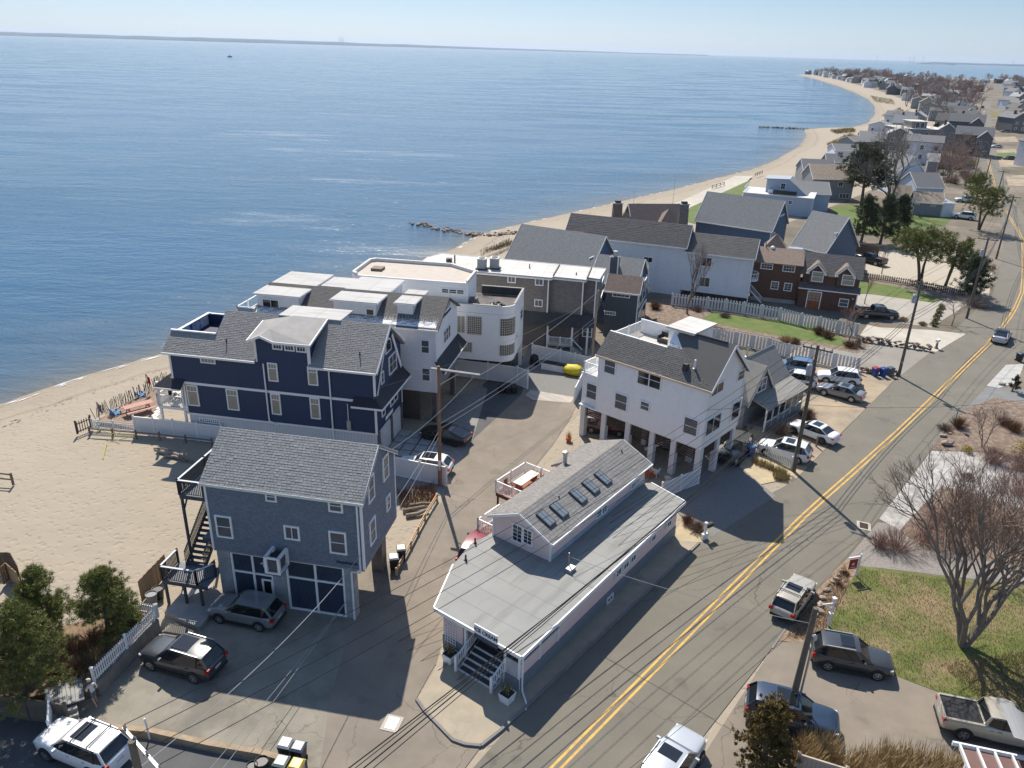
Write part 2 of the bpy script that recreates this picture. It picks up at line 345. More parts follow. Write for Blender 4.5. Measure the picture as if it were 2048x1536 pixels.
roadR = [(1330, 1680), (1385, 1536), (1399, 1482), (1544, 1296), (1651, 1159), (1703, 1100), (1766, 1027), (1861, 900), (1927, 820), (1973, 772), (2052, 690), (2105, 620), (2110, 540), (2085, 480), (2040, 420), (2014, 378), (1996, 313), (1986, 291), (1983, 238), (1981, 215), (1983, 203), (1985, 196)]
sheet('road', roadL + roadR[::-1], ASPH, 3)
yl = [(1060, 1590), (1112, 1536), (1300, 1345), (1500, 1140), (1620, 1020), (1700, 950), (1800, 860), (1900, 763), (1975, 690), (2005.6, 652.6), (2027, 624), (2044, 586), (2047, 548), (2046, 483), (2036.5, 462), (2020, 436), (1998, 400), (1981, 340), (1972, 300), (1966, 270), (1964, 240), (1969, 220)]
YEL = mat('yellow_paint', (.62, .36, .06), .7, .12, 3., c2=(.26, .20, .11), amt=.6)
def ribbon(P, off0, off1, z):
    m = MB()
    for i, p in enumerate(P):
        d = (P[min(i + 1, len(P) - 1)] - P[max(i - 1, 0)]); n = Vector((d.y, -d.x, 0)).normalized()
        for o in (off0, off1): q = p + n * o; m.v.append((q.x, q.y, z))
    for i in range(len(P) - 1): m.f.append((2 * i, 2 * i + 1, 2 * i + 3, 2 * i + 2)); m.t.append(.5)
    return m
YP = resample([G(*p) for p in yl], 3., .02)
for s in (-1, 1): struct(ribbon(YP, s * .19 - .075, s * .19 + .075, .0165).build('centre_line', YEL))
sheet('lane', [(520, 1700), (540, 1520), (600, 1300), (560, 1150), (700, 1100), (800, 1130), (850, 1045), (886, 1000), (896, 960), (940, 885), (990, 835), (1035, 775), (1050, 748), (1150, 760), (1158, 800), (1140, 838), (1105, 890), (1060, 945), (1010, 1000), (1130, 1060), (960, 1330), (870, 1330), (832, 1398), (905, 1482), (960, 1496), (830, 1670)], ASPH_OLD, 2)
sheet('parking_lot', [(140, 1455), (205, 1385), (330, 1262), (440, 1180), (600, 1140), (720, 1185), (660, 1400), (640, 1536), (560, 1525), (300, 1466)], mat('cracked_asphalt', (.25, .228, .183), .92, .14, .7, .012, 12, c2=(.15, .138, .112), amt=.7, kind='crack', kp=.24, depth=.03), 3)
sheet('lower_street', [(-150, 1560), (-60, 1420), (160, 1455), (300, 1480), (540, 1530), (600, 1556), (650, 1700), (-200, 1720)], ASPH_DK, 4)
sheet('driveway', [(905, 820), (960, 775), (1040, 700), (1060, 745), (1042, 790), (990, 838), (945, 880), (930, 870)], ASPH_DK, 3)
sheet('gravel_yard', [(1030, 745), (1060, 690), (1200, 720), (1175, 800), (1065, 790)], GRAVEL, 4)
sheet('shop_pavement', [(890, 1270), (868, 1345), (833, 1400), (905, 1480), (962, 1492), (1043, 1423), (1398, 1086), (1395, 1050), (1250, 1080), (1040, 1280)], PAVE, 5)
sheet('gravel_driveway', [(1330, 1000), (1405, 935), (1300, 880), (1180, 860), (1165, 760), (1300, 800), (1480, 900), (1522, 969), (1552, 992), (1446, 1060), (1400, 1085), (1370, 1040)], GRAVEL, 4)
sheet('sandy_verge', [(1440, 900), (1520, 880), (1600, 945), (1556, 962), (1522, 969)], mat('verge_sand', (.44, .36, .23), .95, .15, 1., .03, 10), 5)
sheet('cottage_lot', [(1500, 880), (1480, 800), (1600, 690), (1730, 738), (1797, 752), (1660, 888), (1592, 958), (1560, 930)], DIRT, 4)
sheet('sandy_bank', [(1350, 1060), (1372, 1035), (1420, 1055), (1405, 1085), (1360, 1082)], mat('verge_sand'), 6)
sheet('brick_apron', [(1050, 790), (1062, 780), (1150, 795), (1140, 806), (1066, 800)], mat('pale_brick_paving', (.42, .38, .33), .9, .15, 3., kind='brick', kp=.12, c2=(.25, .22, .2)), 6)
sheet('paved_driveway', [(770, 985), (905, 800), (960, 770), (975, 778), (945, 880), (893, 965), (880, 990)], mat('grey_paving', (.24, .23, .215), .9, .15, 2.), 5)
sheet('fence_lane', [(1600, 690), (1640, 660), (1880, 690), (1800, 752), (1720, 736)], LCONC if False else mat('grey_drive', (.27, .245, .21), .92, .12, .4, .008, 25, c2=(.2, .185, .16)), 5)
sheet('planting_bed', [(1280, 640), (1300, 600), (1345, 595), (1510, 630), (1640, 650), (1745, 685), (1715, 708), (1600, 685), (1400, 650)], MULCH, 5)
sheet('lawn', [(1402, 640), (1425, 624), (1500, 636), (1620, 645), (1672, 668), (1700, 686), (1690, 694), (1560, 672), (1470, 656)], LAWN, 6)
sheet('lawn', [(1722, 562), (1800, 575), (1885, 600), (1868, 606), (1722, 586), (1690, 570)], LAWN, 5)
sheet('lawn', [(1660, 415), (1700, 408), (1905, 434), (1890, 452), (1780, 474), (1690, 455)], LAWN, 5)
sheet('lawn', [(1360, 440), (1380, 415), (1500, 360), (1480, 395), (1400, 450)], LAWN, 5)
sheet('concrete_drive', [(1690, 590), (1731, 588), (1941, 605), (1862, 655), (1760, 640), (1700, 625)], mat('pale_concrete', (.36, .33, .285), .9, .1, .4), 4)
sheet('shell_drive', [(1735, 650), (1760, 655), (1860, 660), (1932, 668), (1872, 704), (1790, 690), (1720, 670)], LCONC, 5)
sheet('gravel_yard', [(1735, 505), (1900, 490), (1985, 545), (1978, 590), (1900, 580), (1730, 548)], mat('pale_gravel', (.42, .37, .29), .95, .12, 2., .02, 20), 4)
sheet('sea_wall_path', [(1280, 448), (1360, 430), (1480, 378), (1505, 352), (1470, 352), (1400, 385), (1340, 412)], LCONC, 4)
# right-hand side of the road
sheet('lawn', [(1655, 1255), (1700, 1165), (1722, 1132), (2200, 1195), (2300, 1560), (2010, 1440), (1900, 1392), (1790, 1352), (1690, 1285)], LAWN2, 5)
sheet('driveway', [(1388, 1540), (1544, 1298), (1600, 1272), (1790, 1352), (1900, 1394), (2010, 1440), (2300, 1560), (2300, 1800), (1330, 1800)], ASPH_OLD, 4)
sheet('leaf_litter_bed', [(1556, 1282), (1651, 1161), (1696, 1116), (1722, 1130), (1700, 1165), (1655, 1255), (1690, 1285), (1640, 1290)], mat('leaf_litter', (.24, .165, .105), .95, .35, 4., .04, 14, c2=(.35, .28, .19)), 6)
sheet('gravel_lane', [(1696, 1116), (1755, 1045), (2300, 1090), (2300, 1200), (1722, 1132)], mat('brown_gravel', (.25, .225, .20), .95, .25, 7., .03, 25), 4)
sheet('shell_path', [(1758, 1038), (1863, 902), (1960, 905), (2300, 990), (2300, 1100), (1990, 1000), (1880, 975), (1800, 1060)], SHELL, 5)
sheet('planting_bed', [(1863, 901), (1927, 821), (1990, 795), (2300, 850), (2300, 985), (1960, 904)], MULCH, 5)
sheet('planting_bed', [(1800, 1062), (1885, 972), (1990, 1000), (2300, 1102), (2300, 1180), (1850, 1100)], MULCH, 6)
sheet('driveway', [(1930, 818), (1973, 774), (2048, 778), (2300, 820), (2300, 870), (1990, 797)], mat('blue_grey_asphalt', (.19, .19, .185), .9, .1, .5), 4)
sheet('paved_strip', [(1973, 772), (2012, 730), (2048, 728), (2035, 765), (1998, 776)], mat('pale_pavers', (.44, .43, .40), .9, .1, 1., kind='seam', kp=.6), 5)
# kerbs
def kerb(name, pts, wd, h, m, world=False):
    P = [p if world else G(*p) for p in pts]; k = MB()
    for a, b in zip(P, P[1:]):
        d = (b - a); n = Vector((-d.y, d.x, 0)).normalized() * wd / 2
        k.prism([(a - n)[:2], (b - n)[:2], (b + n)[:2], (a + n)[:2]], -.1, h)
    return struct(k.build(name, m))
kerb('kerb', [(833, 1400), (850, 1424), (905, 1481), (930, 1490), (962, 1493), (1000, 1463), (1043, 1424), (1398, 1087)], .16, .12, mat('kerb_stone', (.2, .19, .18), .9, .15))
kerb('timber_kerb', [(140, 1458), (300, 1470), (420, 1497), (520, 1514), (556, 1524)], .3, .40, mat('tan_kerb', (.33, .25, .165), .9, .2, 2.))
kerb('kerb', [(1575, 1252), (1544, 1297)], .12, .05, mat('kerb_stone'))
# storm drains
def drain(name, label, pts, slots):
    P = [G(*p) for p in pts]; c = sum(P, Vector()) / 4; ux = (P[1] - P[0]).length; ang = math.atan2((P[1] - P[0]).y, (P[1] - P[0]).x); uy = (P[3] - P[0]).length
    t = thing(name, label, 'drain', (c.x, c.y, 0), ang)
    MB().box(-ux / 2, -uy / 2, .0, ux / 2, uy / 2, .035).build('concrete_surround', LCONC, t)
    g = MB().box(-ux * .3, -uy * .36, .02, ux * .3, uy * .36, .04).build('grate', DARK, t)
    bar = MB().box(-ux * .29, -.02, 0, ux * .29, .02, .02).mesh('bar', GALV if slots else mat('rusty_iron', (.10, .05, .035), .8, .3))
    for k in range(8): ob('bar', bar, t, (0, uy * (.32 - .64 * k / 7), .037))
drain('storm_drain', 'concrete storm drain with slotted grate in the lane beside the ice cream shop corner', [(762, 1460), (796, 1468), (806, 1434), (772, 1428)], True)
drain('storm_drain', 'storm drain with rusty grate at the edge of the main road', [(1710, 1056), (1738, 1062), (1744, 1048), (1718, 1043)], False)
# ------------------------------------------------------------------ horizon
FARLAND = mat('far_shore_haze_blue', (.06, .11, .18), .95, .2, .001)  # blue of the distant haze is put into the land colour
def far_strip(name, x0, x1, y, hfun, n=220):
    m = MB(); a = at_dist(x0, 80, y).x; b = at_dist(x1, 80, y).x
    for i in range(n + 1):
        x = a + (b - a) * i / n; h = max(.5, hfun(i / n))
        m.v += [(x, y - 60, SEA - 1), (x, y, SEA + h * .9), (x, y + 400, SEA + h), (x, y + 800, SEA - 1)]
    for i in range(n):
        for k in range(3): q = i * 4 + k; m.f.append((q, q + 4, q + 5, q + 1)); m.t.append(.5)
    return struct(m.build(name, FARLAND, smooth=True))
RR = random.Random(3); hh = [RR.random() for _ in range(400)]
nz = lambda t, k: hh[int(t * k) % 400] * (1 - (t * k) % 1) + hh[(int(t * k) + 1) % 400] * ((t * k) % 1)
far_strip('far_shore_hills', -400, 1420, 21000, lambda t: (62 + 34 * nz(t, 6) + 18 * nz(t, 60)) * (1 if t < .42 else max(.30, 1 - (t - .42) * 1.35)))
far_strip('island', 1905, 1922, 9000, lambda t: 16 * math.sin(math.pi * t) + 5, 20)
far_strip('island', 1908, 2150, 11000, lambda t: 10 + 9 * nz(t, 14) + 5 * nz(t, 50), 80)
st = thing('smokestacks', 'three thin power station chimneys on the far shore across the water', 'chimney', (at_dist(683, 84, 20500).x, 20500, SEA))
for k in (-1, 0, 1): MB().tube([(k * 45, 0, 0), (k * 45, 0, 190)], 7, 5, 6).build('chimney_stack', mat('far_grey', (.25, .28, .33), .9), st)
for k, (x, y) in enumerate(((1818, 118), (1826, 117), (1845, 121), (2027, 125), (1752, 119))):
    p = at_dist(x, 126, 10500); t = thing('wind_turbine', 'distant white mast standing on the horizon beyond the peninsula', 'mast', (p.x, 10500, SEA), 0, 'masts on the far horizon')
    MB().tube([(0, 0, 0), (0, 0, 62 + 8 * (k % 3))], 2.2, 1.2, 5).build('mast', mat('far_white', (.6, .62, .65), .8), t)
    for q in range(3):
        an = q * 2.094 + k; MB().tube([(0, -2, 62 + 8 * (k % 3)), (math.cos(an) * 22, -2, 62 + 8 * (k % 3) + math.sin(an) * 22)], 1.2, .5, 4).build('blade', mat('far_white'), t)
p = G(459, 114, SEA)
bt = thing('boat', 'small dark fishing boat far out on the sea', 'boat', (p.x, p.y, SEA), .2)
MB().add([(-4.5, -1.6, 0), (3, -1.6, 0), (5.5, 0, .2), (3, 1.6, 0), (-4.5, 1.6, 0), (-4.8, -1.9, 1.5), (3.2, -1.9, 1.6), (6.4, 0, 2.1), (3.2, 1.9, 1.6), (-4.8, 1.9, 1.5)], [(4, 3, 2, 1, 0), (5, 6, 7, 8, 9), (0, 1, 6, 5), (1, 2, 7, 6), (2, 3, 8, 7), (3, 4, 9, 8), (4, 0, 5, 9)]).build('hull', mat('dark_hull', (.05, .06, .08), .5), bt)
MB().prism([(-1, -1.1), (1.6, -1.1), (2, -.6), (2, .6), (1.6, 1.1), (-1, 1.1)], 1.5, 3.6).build('wheelhouse', mat('boat_white', (.3, .3, .32), .5), bt)
MB().tube([(-.2, 0, 3.6), (-.4, 0, 6.5)], .12, .06).build('mast', DARK, bt)
# ------------------------------------------------------------------ rock groynes
ROCKS = [mat('rock_brown', (.20, .145, .11), .9, .35, 1.5, .08, 4), mat('rock_pale', (.36, .29, .235), .9, .3, 1.5, .08, 4)]
def rock_mesh(seed, m):
    r = random.Random(seed); bm = bmesh.new(); bmesh.ops.create_icosphere(bm, subdivisions=1, radius=.5)
    for v in bm.verts: v.co *= r.uniform(.75, 1.2); v.co.z *= .7
    me = bpy.data.meshes.new('rock'); bm.to_mesh(me); bm.free(); me.materials.append(m); return me
RM = [rock_mesh(i, ROCKS[i % 2]) for i in range(8)]
def rocks(P, n, s0, s1, jit, name, label, group, zb=0.):
    for k in range(n):
        t = (k + .5) / n; i = min(int(t * (len(P) - 1)), len(P) - 2); f = t * (len(P) - 1) - i; p = P[i].lerp(P[i + 1], f)
        s = R.uniform(s0, s1); o = ob(name, RM[R.randrange(8)], None, (p.x + R.gauss(0, jit), p.y + R.gauss(0, jit), p.z + zb + s * .12))
        o.rotation_euler = (R.uniform(-.3, .3), R.uniform(-.3, .3), R.uniform(0, 6)); o.scale = (s, s * R.uniform(.6, 1.), s * R.uniform(.6, 1)); tag(o, label, 'rock', group)
rocks([G(832, 447, SEA), G(880, 458, SEA), G(940, 468, SEA), G(1000, 470, -1), G(1035, 465, -.6)], 130, .45, 1.15, .8, 'groyne_rock', 'brown boulder of the rock groyne running out into the sea behind the houses', 'rocks of the near groyne')
rocks([G(1517, 254, SEA), G(1560, 256, SEA), G(1606, 258, SEA), G(1690, 260, -.9)], 60, .8, 1.9, .5, 'groyne_rock', 'dark boulder of the far rock groyne off the curved beach', 'rocks of the far groyne')
# ================================================================== building kit
class House:
    def __init__(s, name, label, x, y, t, cat='house', z=0, group=None):
        s.o = thing(name, label, cat, (x, y, z), t, group); s.x, s.y, s.t = x, y, t; s.cs, s.sn = math.cos(t), math.sin(t)
    def loc(s, p):
        dx, dy = p.x - s.x, p.y - s.y; return (dx * s.cs + dy * s.sn, -dx * s.sn + dy * s.cs)
    def w(s, u, v, z=0): return Vector((s.x + u * s.cs - v * s.sn, s.y + u * s.sn + v * s.cs, z))
    def at(s, px, py, z): u, v = s.loc(G(px, py, z)); return u, v
    def on(s, px, py, face, off):
        """pixel ray against a wall plane: returns (along, z)"""
        d = ray(px, py); n = (-s.sn, s.cs) if face in 'SN' else (s.cs, s.sn)
        k = s.x * n[0] + s.y * n[1] + off; tt = k / (d.x * n[0] + d.y * n[1])
        u, v = s.loc(Vector((d.x * tt, d.y * tt, 0))); return (u if face in 'SN' else v), CH + d.z * tt
WC = {}
def window_at(parent, face, a, z0, w, h, off, style='dh', glass=None, frame=None):
    """a = centre along the wall, z0 = sill"""
    glass = glass or GLASS; frame = frame or WHITE
    key = (round(w, 2), round(h, 2), style, glass.name, frame.name)
    if key not in WC:
        t = min(.11, w * .13); f = MB(); d = .09
        f.box(-w / 2, -d, 0, w / 2, .02, t); f.box(-w / 2, -d, h - t, w / 2, .02, h); f.box(-w / 2, -d + .002, t, -w / 2 + t, .02, h - t); f.box(w / 2 - t, -d + .002, t, w / 2, .02, h - t)
        mu = MB(); e = -.075; b = .022
        if style == 'dh': mu.box(-w / 2 + t, e, h * .5 - b, w / 2 - t, .0, h * .5 + b)
        elif style in ('dbl', 'tri'):
            n = 2 if style == 'dbl' else 3
            for i in range(1, n): x = -w / 2 + w * i / n; f.box(x - t * .45, -d + .004, t, x + t * .45, .02, h - t)
            mu.box(-w / 2 + t, e, h * .5 - b, w / 2 - t, .0, h * .5 + b)
        elif style == 'slide': mu.box(-b, e, t, b, 0, h - t)
        elif style == 'craft':
            mu.box(-w / 2 + t, e, h * .70 - b * 1.6, w / 2 - t, .0, h * .70 + b * 1.6)
            for i in range(1, 3): x = -w / 2 + t + (w - 2 * t) * i / 3; mu.box(x - b * .6, e + .003, h * .70, x + b * .6, 0, h - t)
        elif style.startswith('grid'):
            nx, ny = int(style[4]), int(style[5])
            for i in range(1, nx): x = -w / 2 + t + (w - 2 * t) * i / nx; mu.box(x - b * .7, e, t, x + b * .7, 0, h - t)
            for i in range(1, ny): zz = t + (h - 2 * t) * i / ny; mu.box(-w / 2 + t, e + .003, zz - b * .7, w / 2 - t, 0, zz + b * .7)
        elif style == 'block':
            nx = max(2, int(w / .22)); ny = max(2, int(h / .22))
            for i in range(1, nx): x = -w / 2 + t + (w - 2 * t) * i / nx; mu.box(x - .03, e, t, x + .03, 0, h - t)
            for i in range(1, ny): zz = t + (h - 2 * t) * i / ny; mu.box(-w / 2 + t, e + .003, zz - .03, w / 2 - t, 0, zz + .03)
        pn = MB().box(-w / 2 + t * .9, -.045, t * .9, w / 2 - t * .9, .01, h - t * .9)
        WC[key] = (f.mesh('window', frame), pn.mesh('pane', glass), mu.mesh('glazing_bar', frame) if mu.v else None)
    f, pn, mu = WC[key]
    rz = {'S': 0, 'E': math.pi / 2, 'N': math.pi, 'W': -math.pi / 2}[face]
    loc = (a, off, z0) if face in 'SN' else (off, a, z0)
    o = ob('window', f, parent, loc, rz); ob('pane', pn, o)
    if mu: ob('glazing_bar', mu, o)
    return o
def win(hs, face, off, p0, p1, style='dh', glass=None, frame=None, g=0):
    a0, z1 = hs.on(*p0, face, off); a1, z0 = hs.on(*p1, face, off)
    w, h = max(.3, abs(a1 - a0)) + 2 * g, max(.3, abs(z1 - z0)) + 2 * g
    return window_at(hs.o, face, (a0 + a1) / 2, min(z0, z1) - g, round(w, 1), round(h, 1), off, style, glass, frame)
def shingles(parent, pts, m, course=.17, tab=.3, name='shingles', lift=.022):
    """real overlapping tabs over a planar polygon; pts[0]-pts[1] is the eave"""
    P = [Vector(p) for p in pts]; o = P[0]; ux = (P[1] - P[0]).normalized()
    n = Vector((0, 0, 0))
    for i in range(len(P)): n += (P[i] - o).cross(P[(i + 1) % len(P)] - o)
    n.normalize(); uy = n.cross(ux).normalized()
    Q = [((p - o).dot(ux), (p - o).dot(uy)) for p in P]; ymax = max(q[1] for q in Q); b = MB()
    def span(y):
        xs = []
        for i in range(len(Q)):
            (x0, y0), (x1, y1) = Q[i], Q[(i + 1) % len(Q)]
            if (y0 <= y < y1) or (y1 <= y < y0): xs.append(x0 + (x1 - x0) * (y - y0) / (y1 - y0))
        xs.sort(); return list(zip(xs[::2], xs[1::2]))
    rows = int(ymax / course) + 1; rr = random.Random(int(o.x * 100) + rows)
    for k in range(rows):
        y0 = k * course; y1 = min(ymax, y0 + course * 1.15)
        for xa, xb in span(min(y0 + course * .5, ymax - .01)):
            x = xa; w = tab * rr.uniform(.4, 1.)
            while x < xb - .02:
                e = min(xb, x + w); l = lift * rr.uniform(.7, 1.3); g = .012
                A, B, Cc, D = (o + ux * p + uy * q + n * hh_ for p, q, hh_ in ((x + g, y0, l), (e - g, y0, l), (e - g, y1, .006), (x + g, y1, .006)))
                A0, B0 = o + ux * (x + g) + uy * y0, o + ux * (e - g) + uy * y0
                b.add([A, B, Cc, D, A0, B0], [(0, 1, 2, 3), (4, 5, 1, 0)], rr.random())
                x = e; w = tab * rr.uniform(.55, 1.2)
    if b.v: return stuff(b.build(name, m, parent, tint=True))
def roof_plane(hs, pts, m, tabs=None, th=.14, name='roof', fascia=True, course=.17, tab=.3):
    r = MB().slab(pts, th).build(name, m, hs.o if isinstance(hs, House) else hs)
    if tabs: shingles(r, pts, tabs, course, tab)
    return r
def gable_walls(L, W, z0, ze, zr, vr, zq=None):
    zq = ze if zq is None else zq; b = MB()
    pr = [(0, z0), (W, z0), (W, zq), (vr, zr), (0, ze)]
    n = len(pr); vs = [(0, v, z) for v, z in pr] + [(L, v, z) for v, z in pr]
    b.add(vs, [tuple(range(n))[::-1], tuple(range(n, 2 * n))] + [(i, (i + 1) % n, n + (i + 1) % n, n + i)[::-1] for i in range(n)][::1]); return b
def fix_normals(o):
    bm = bmesh.new(); bm.from_mesh(o.data); bmesh.ops.recalc_face_normals(bm, faces=bm.faces); bm.to_mesh(o.data); bm.free(); return o
def bar(parent, a, b, w, h, m, name):
    """rectangular board from a to b (local coords)"""
    A, B = Vector(a), Vector(b); d = (B - A).normalized(); s = d.cross(Vector((0, 0, 1)))
    s = Vector((1, 0, 0)) if s.length < 1e-4 else s.normalized(); u = s.cross(d).normalized()
    vs = [p + s * x + u * y for p in (A, B) for x, y in ((-w / 2, -h / 2), (w / 2, -h / 2), (w / 2, h / 2), (-w / 2, h / 2))]
    return MB().add(vs, [(0, 1, 2, 3)[::-1], (4, 5, 6, 7), (0, 1, 5, 4), (1, 2, 6, 5), (2, 3, 7, 6), (3, 0, 4, 7)]).build(name, m, parent)
_bal = {}
def railing(parent, pts, h=1.0, m=None, gap=.13, post=1.8, br=.02, name='railing', hgt_pick=None):
    """posts, rails and single balusters along a 3-D polyline; each a part"""
    m = m or WHITE; P = [Vector(p) for p in pts]
    kb = ('b', m.name, h, br); kp_ = ('p', m.name, h)
    if kb not in _bal: _bal[kb] = MB().box(-br, -br, .1, br, br, h - .03).mesh('baluster', m)
    if kp_ not in _bal:
        _bal[kp_] = MB().box(-.05, -.05, 0, .05, .05, h + .08).add([(-.07, -.07, h + .08), (.07, -.07, h + .08), (.07, .07, h + .08), (-.07, .07, h + .08), (0, 0, h + .16)], [(3, 2, 1, 0), (0, 1, 4), (1, 2, 4), (2, 3, 4), (3, 0, 4)]).mesh('post', m)
    for a, b in zip(P, P[1:]):
        L = (b - a).length
        bar(parent, a + Vector((0, 0, h)), b + Vector((0, 0, h)), .09, .06, m, 'top_rail'); bar(parent, a + Vector((0, 0, .1)), b + Vector((0, 0, .1)), .05, .05, m, 'bottom_rail')
        np_ = max(1, round(L / post))
        for i in range(np_ + 1): ob('post', _bal[kp_], parent, a.lerp(b, i / np_))
        if gap:
            k = max(2, int(L / gap)); rz = math.atan2((b - a).y, (b - a).x)
            for i in range(1, k): ob('baluster', _bal[kb], parent, a.lerp(b, i / k), rz)
def vent_pipe(parent, u, v, z, h=.5, r=.06, m=None):
    MB().lathe([(r * 2.2, z - .25), (r * 2.0, z + .03), (r, z + .06), (r, z + h), (r * .6, z + h)], 8, (u, v)).build('vent_pipe', m or DARK, parent)
def downpipe(parent, u, v, z0, z1, m=None): MB().box(u - .045, v - .11, z0, u + .045, v - .02, z1).build('downpipe', m or WHITE, parent)
SH_GREY = mat('shingle_grey', (.295, .29, .275), .9, .16, .7, kind='tint2', c2=(.35, .343, .325))
SH_DARK = mat('shingle_charcoal', (.125, .118, .114), .9, .12, .5, kind='tint2', c2=(.15, .142, .137))
SH_TAUPE = mat('shingle_taupe', (.285, .27, .25), .9, .16, .7, kind='tint2', c2=(.335, .318, .295))
FLATROOF = mat('pale_flat_roof', (.44, .43, .41), .8, .06, .3, kind='seam', kp=2.4)
# ---------------------------------------------------------------- 1. blue-grey house on piers
BLUE = mat('blue_grey_siding', (.165, .20, .25), .75, .07, 2., kind='shake', kp=.16)
h = House('blue_house', 'blue-grey house raised on concrete piers with lattice garage doors and grey shingle roof', -18.286, 39.929, -.177)
B = h.o; L, W, zb, ze, zr, vr, zq = 9.87, 5.93, 3.94, 8.73, 10.98, 2.9, 8.95
fix_normals(gable_walls(L, W, zb, ze, zr - .05, vr, zq).build('wall', BLUE, B))
roof_plane(h, [(-.25, -.16, ze - .04), (L + .2, -.16, ze - .04), (L + .2, vr, zr), (-.25, vr, zr)], SH_GREY, SH_GREY)
roof_plane(h, [(L + .2, W + .3, zq - .2), (-.25, W + .3, zq - .2), (-.25, vr + .01, zr), (L + .2, vr + .01, zr)], SH_GREY)
MB().box(-.3, -.2, ze - .2, L + .22, -.13, ze - .03).build('gutter', mat('pale_green_trim', (.62, .66, .60), .6, .08), B)
for u, v in ((0, 0), (L, 0)): MB().box(u - .07, v - .04, zb, u + .07, v + .07, ze - .2).build('corner_board', WHITE, B)
MB().box(L - .05, W - .05, zb, L + .05, W + .05, zq - .1).build('corner_board', WHITE, B)
bar(B, (L + .17, -.2, ze - .2), (L + .17, vr, zr - .1), .05, .22, WHITE, 'rake_board'); bar(B, (L + .17, vr, zr - .1), (L + .17, W + .3, zq - .28), .05, .22, WHITE, 'rake_board')
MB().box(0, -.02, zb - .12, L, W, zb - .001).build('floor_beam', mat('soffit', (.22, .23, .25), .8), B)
z2 = Z(330, 840, 3.658)
GL_B = mat('window_shade', (.10, .11, .12), .2, .2, 1.)
for a, b, st in (((362, 692), (507, 867), 'dh'), ((868, 762), (993, 882), 'slide'), ((1197, 808), (1337, 986), 'dh'), ((730, 510), (824, 600), 'dh'), ((1193, 575), (1306, 680), 'dh')):
    win(h, 'S', 0, z2(*a), z2(*b), st, GL_B)
for a, b in (((1585, 285), (1633, 400)), ((1475, 440), (1530, 555)), ((1488, 760), (1540, 860)), ((1613, 570), (1644, 635))): win(h, 'E', L, z2(*a), z2(*b), 'dh', GL_B)
downpipe(B, L - .22, 0, zb - .2, ze - .3); bar(B, (L - .22, -.08, zb - .2), (L - .85, .05, zb - .3), .08, .08, WHITE, 'downpipe'); MB().box(L - .9, -.02, 0, L - .81, .07, zb - .3).build('downpipe', WHITE, B)
# piers, garage screens
PIER = mat('pier_concrete', (.27, .28, .28), .9, .2, 1.5, .01, 20, c2=(.40, .41, .42))
for u0, u1 in ((.1, .95), (3.75, 4.62), (8.5, 9.1)): MB().box(u0, .08, 0, u1, .7, zb - .12).build('pier', PIER, B)
for u in (.1, 8.3): MB().box(u, W - .9, 0, u + .8, W - .1, zb - .12).build('pier', mat('pier_brown', (.20, .17, .15), .9, .2), B)
LATT = mat('lattice_screen', (.045, .062, .10), .8, .2, 3.)
def screen(u0, u1, cols, rows, door=None):
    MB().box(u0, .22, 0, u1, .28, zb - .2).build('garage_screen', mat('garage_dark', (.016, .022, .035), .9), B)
    g = MB(); n = int((u1 - u0) / .085)
    for i in range(n): x = u0 + (u1 - u0) * (i + .5) / n; g.box(x - .026, .17, .05, x + .026, .215, zb - .25)
    stuff(g.build('screen_slats', LATT, B))
    for c in cols: MB().box(c - .07, .1, 0, c + .07, .2, zb - .12).build('screen_frame', WHITE, B)
    for r in rows: MB().box(u0, .104, r - .06, u1, .196, r + .06).build('screen_frame', WHITE, B)
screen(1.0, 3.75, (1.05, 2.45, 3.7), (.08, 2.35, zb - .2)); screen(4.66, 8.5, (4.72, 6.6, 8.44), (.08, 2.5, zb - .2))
d = MB(); d.box(2.95, .06, 0, 3.07, .12, 1.95); d.box(3.58, .06, 0, 3.7, .12, 1.95); d.box(2.95, .06, 1.95, 3.7, .12, 2.06); d.build('door_frame', WHITE, B)
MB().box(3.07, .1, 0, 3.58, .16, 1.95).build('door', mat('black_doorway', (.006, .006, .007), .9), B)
# wall-hung air conditioner box
a0, zt = h.on(*z2(735, 960), 'S', -1.0); a1, _ = h.on(*z2(832, 985), 'S', -1.0)
ac = MB(); q = .09
for u in (a0, a1):
    for v in (-1.15, -.08): ac.box(u - q, v - q / 2, zb - .35, u + q, v + q, zb + .82)
for zz in (zb - .35, zb + .72): ac.box(a0, -1.2, zz, a1, -1.1, zz + .12); ac.box(a0 - q, -1.15, zz, a0 + q, -.05, zz + .12); ac.box(a1 - q, -1.15, zz, a1 + q, -.05, zz + .12)
ac.build('air_conditioner_cage', WHITE, B)
acu = MB().box(a0 + .12, -1.05, zb - .3, a1 - .12, -.15, zb + .62).build('air_conditioner', mat('ac_grey', (.10, .105, .11), .6, .2), B)
MB().lathe([(.36, zb + .62), (.36, zb + .66), (.1, zb + .66)], 14, ((a0 + a1) / 2, -.6)).build('fan_grille', DARK, acu)
MB().box(a0 - .1, -1.2, zb - .42, a1 + .1, 0, zb - .35).build('shelf', LATT, B)
# small carved name board and cross ornament
nb = MB(); 
for k in range(5): nb.box(L - 1.75 + .27 * k, -.05, zb + .28 - .02 * (k % 2), L - 1.52 + .27 * k, -.005, zb + .42 - .02 * (k % 2))
nb.build('name_board', mat('navy_board', (.03, .04, .07), .6), B)
MB().box(3.2, .04, 3.0, 3.27, .1, 3.5).box(3.02, .042, 3.22, 3.45, .098, 3.29).build('cross_ornament', mat('pale_ornament', (.55, .57, .6), .6), B)
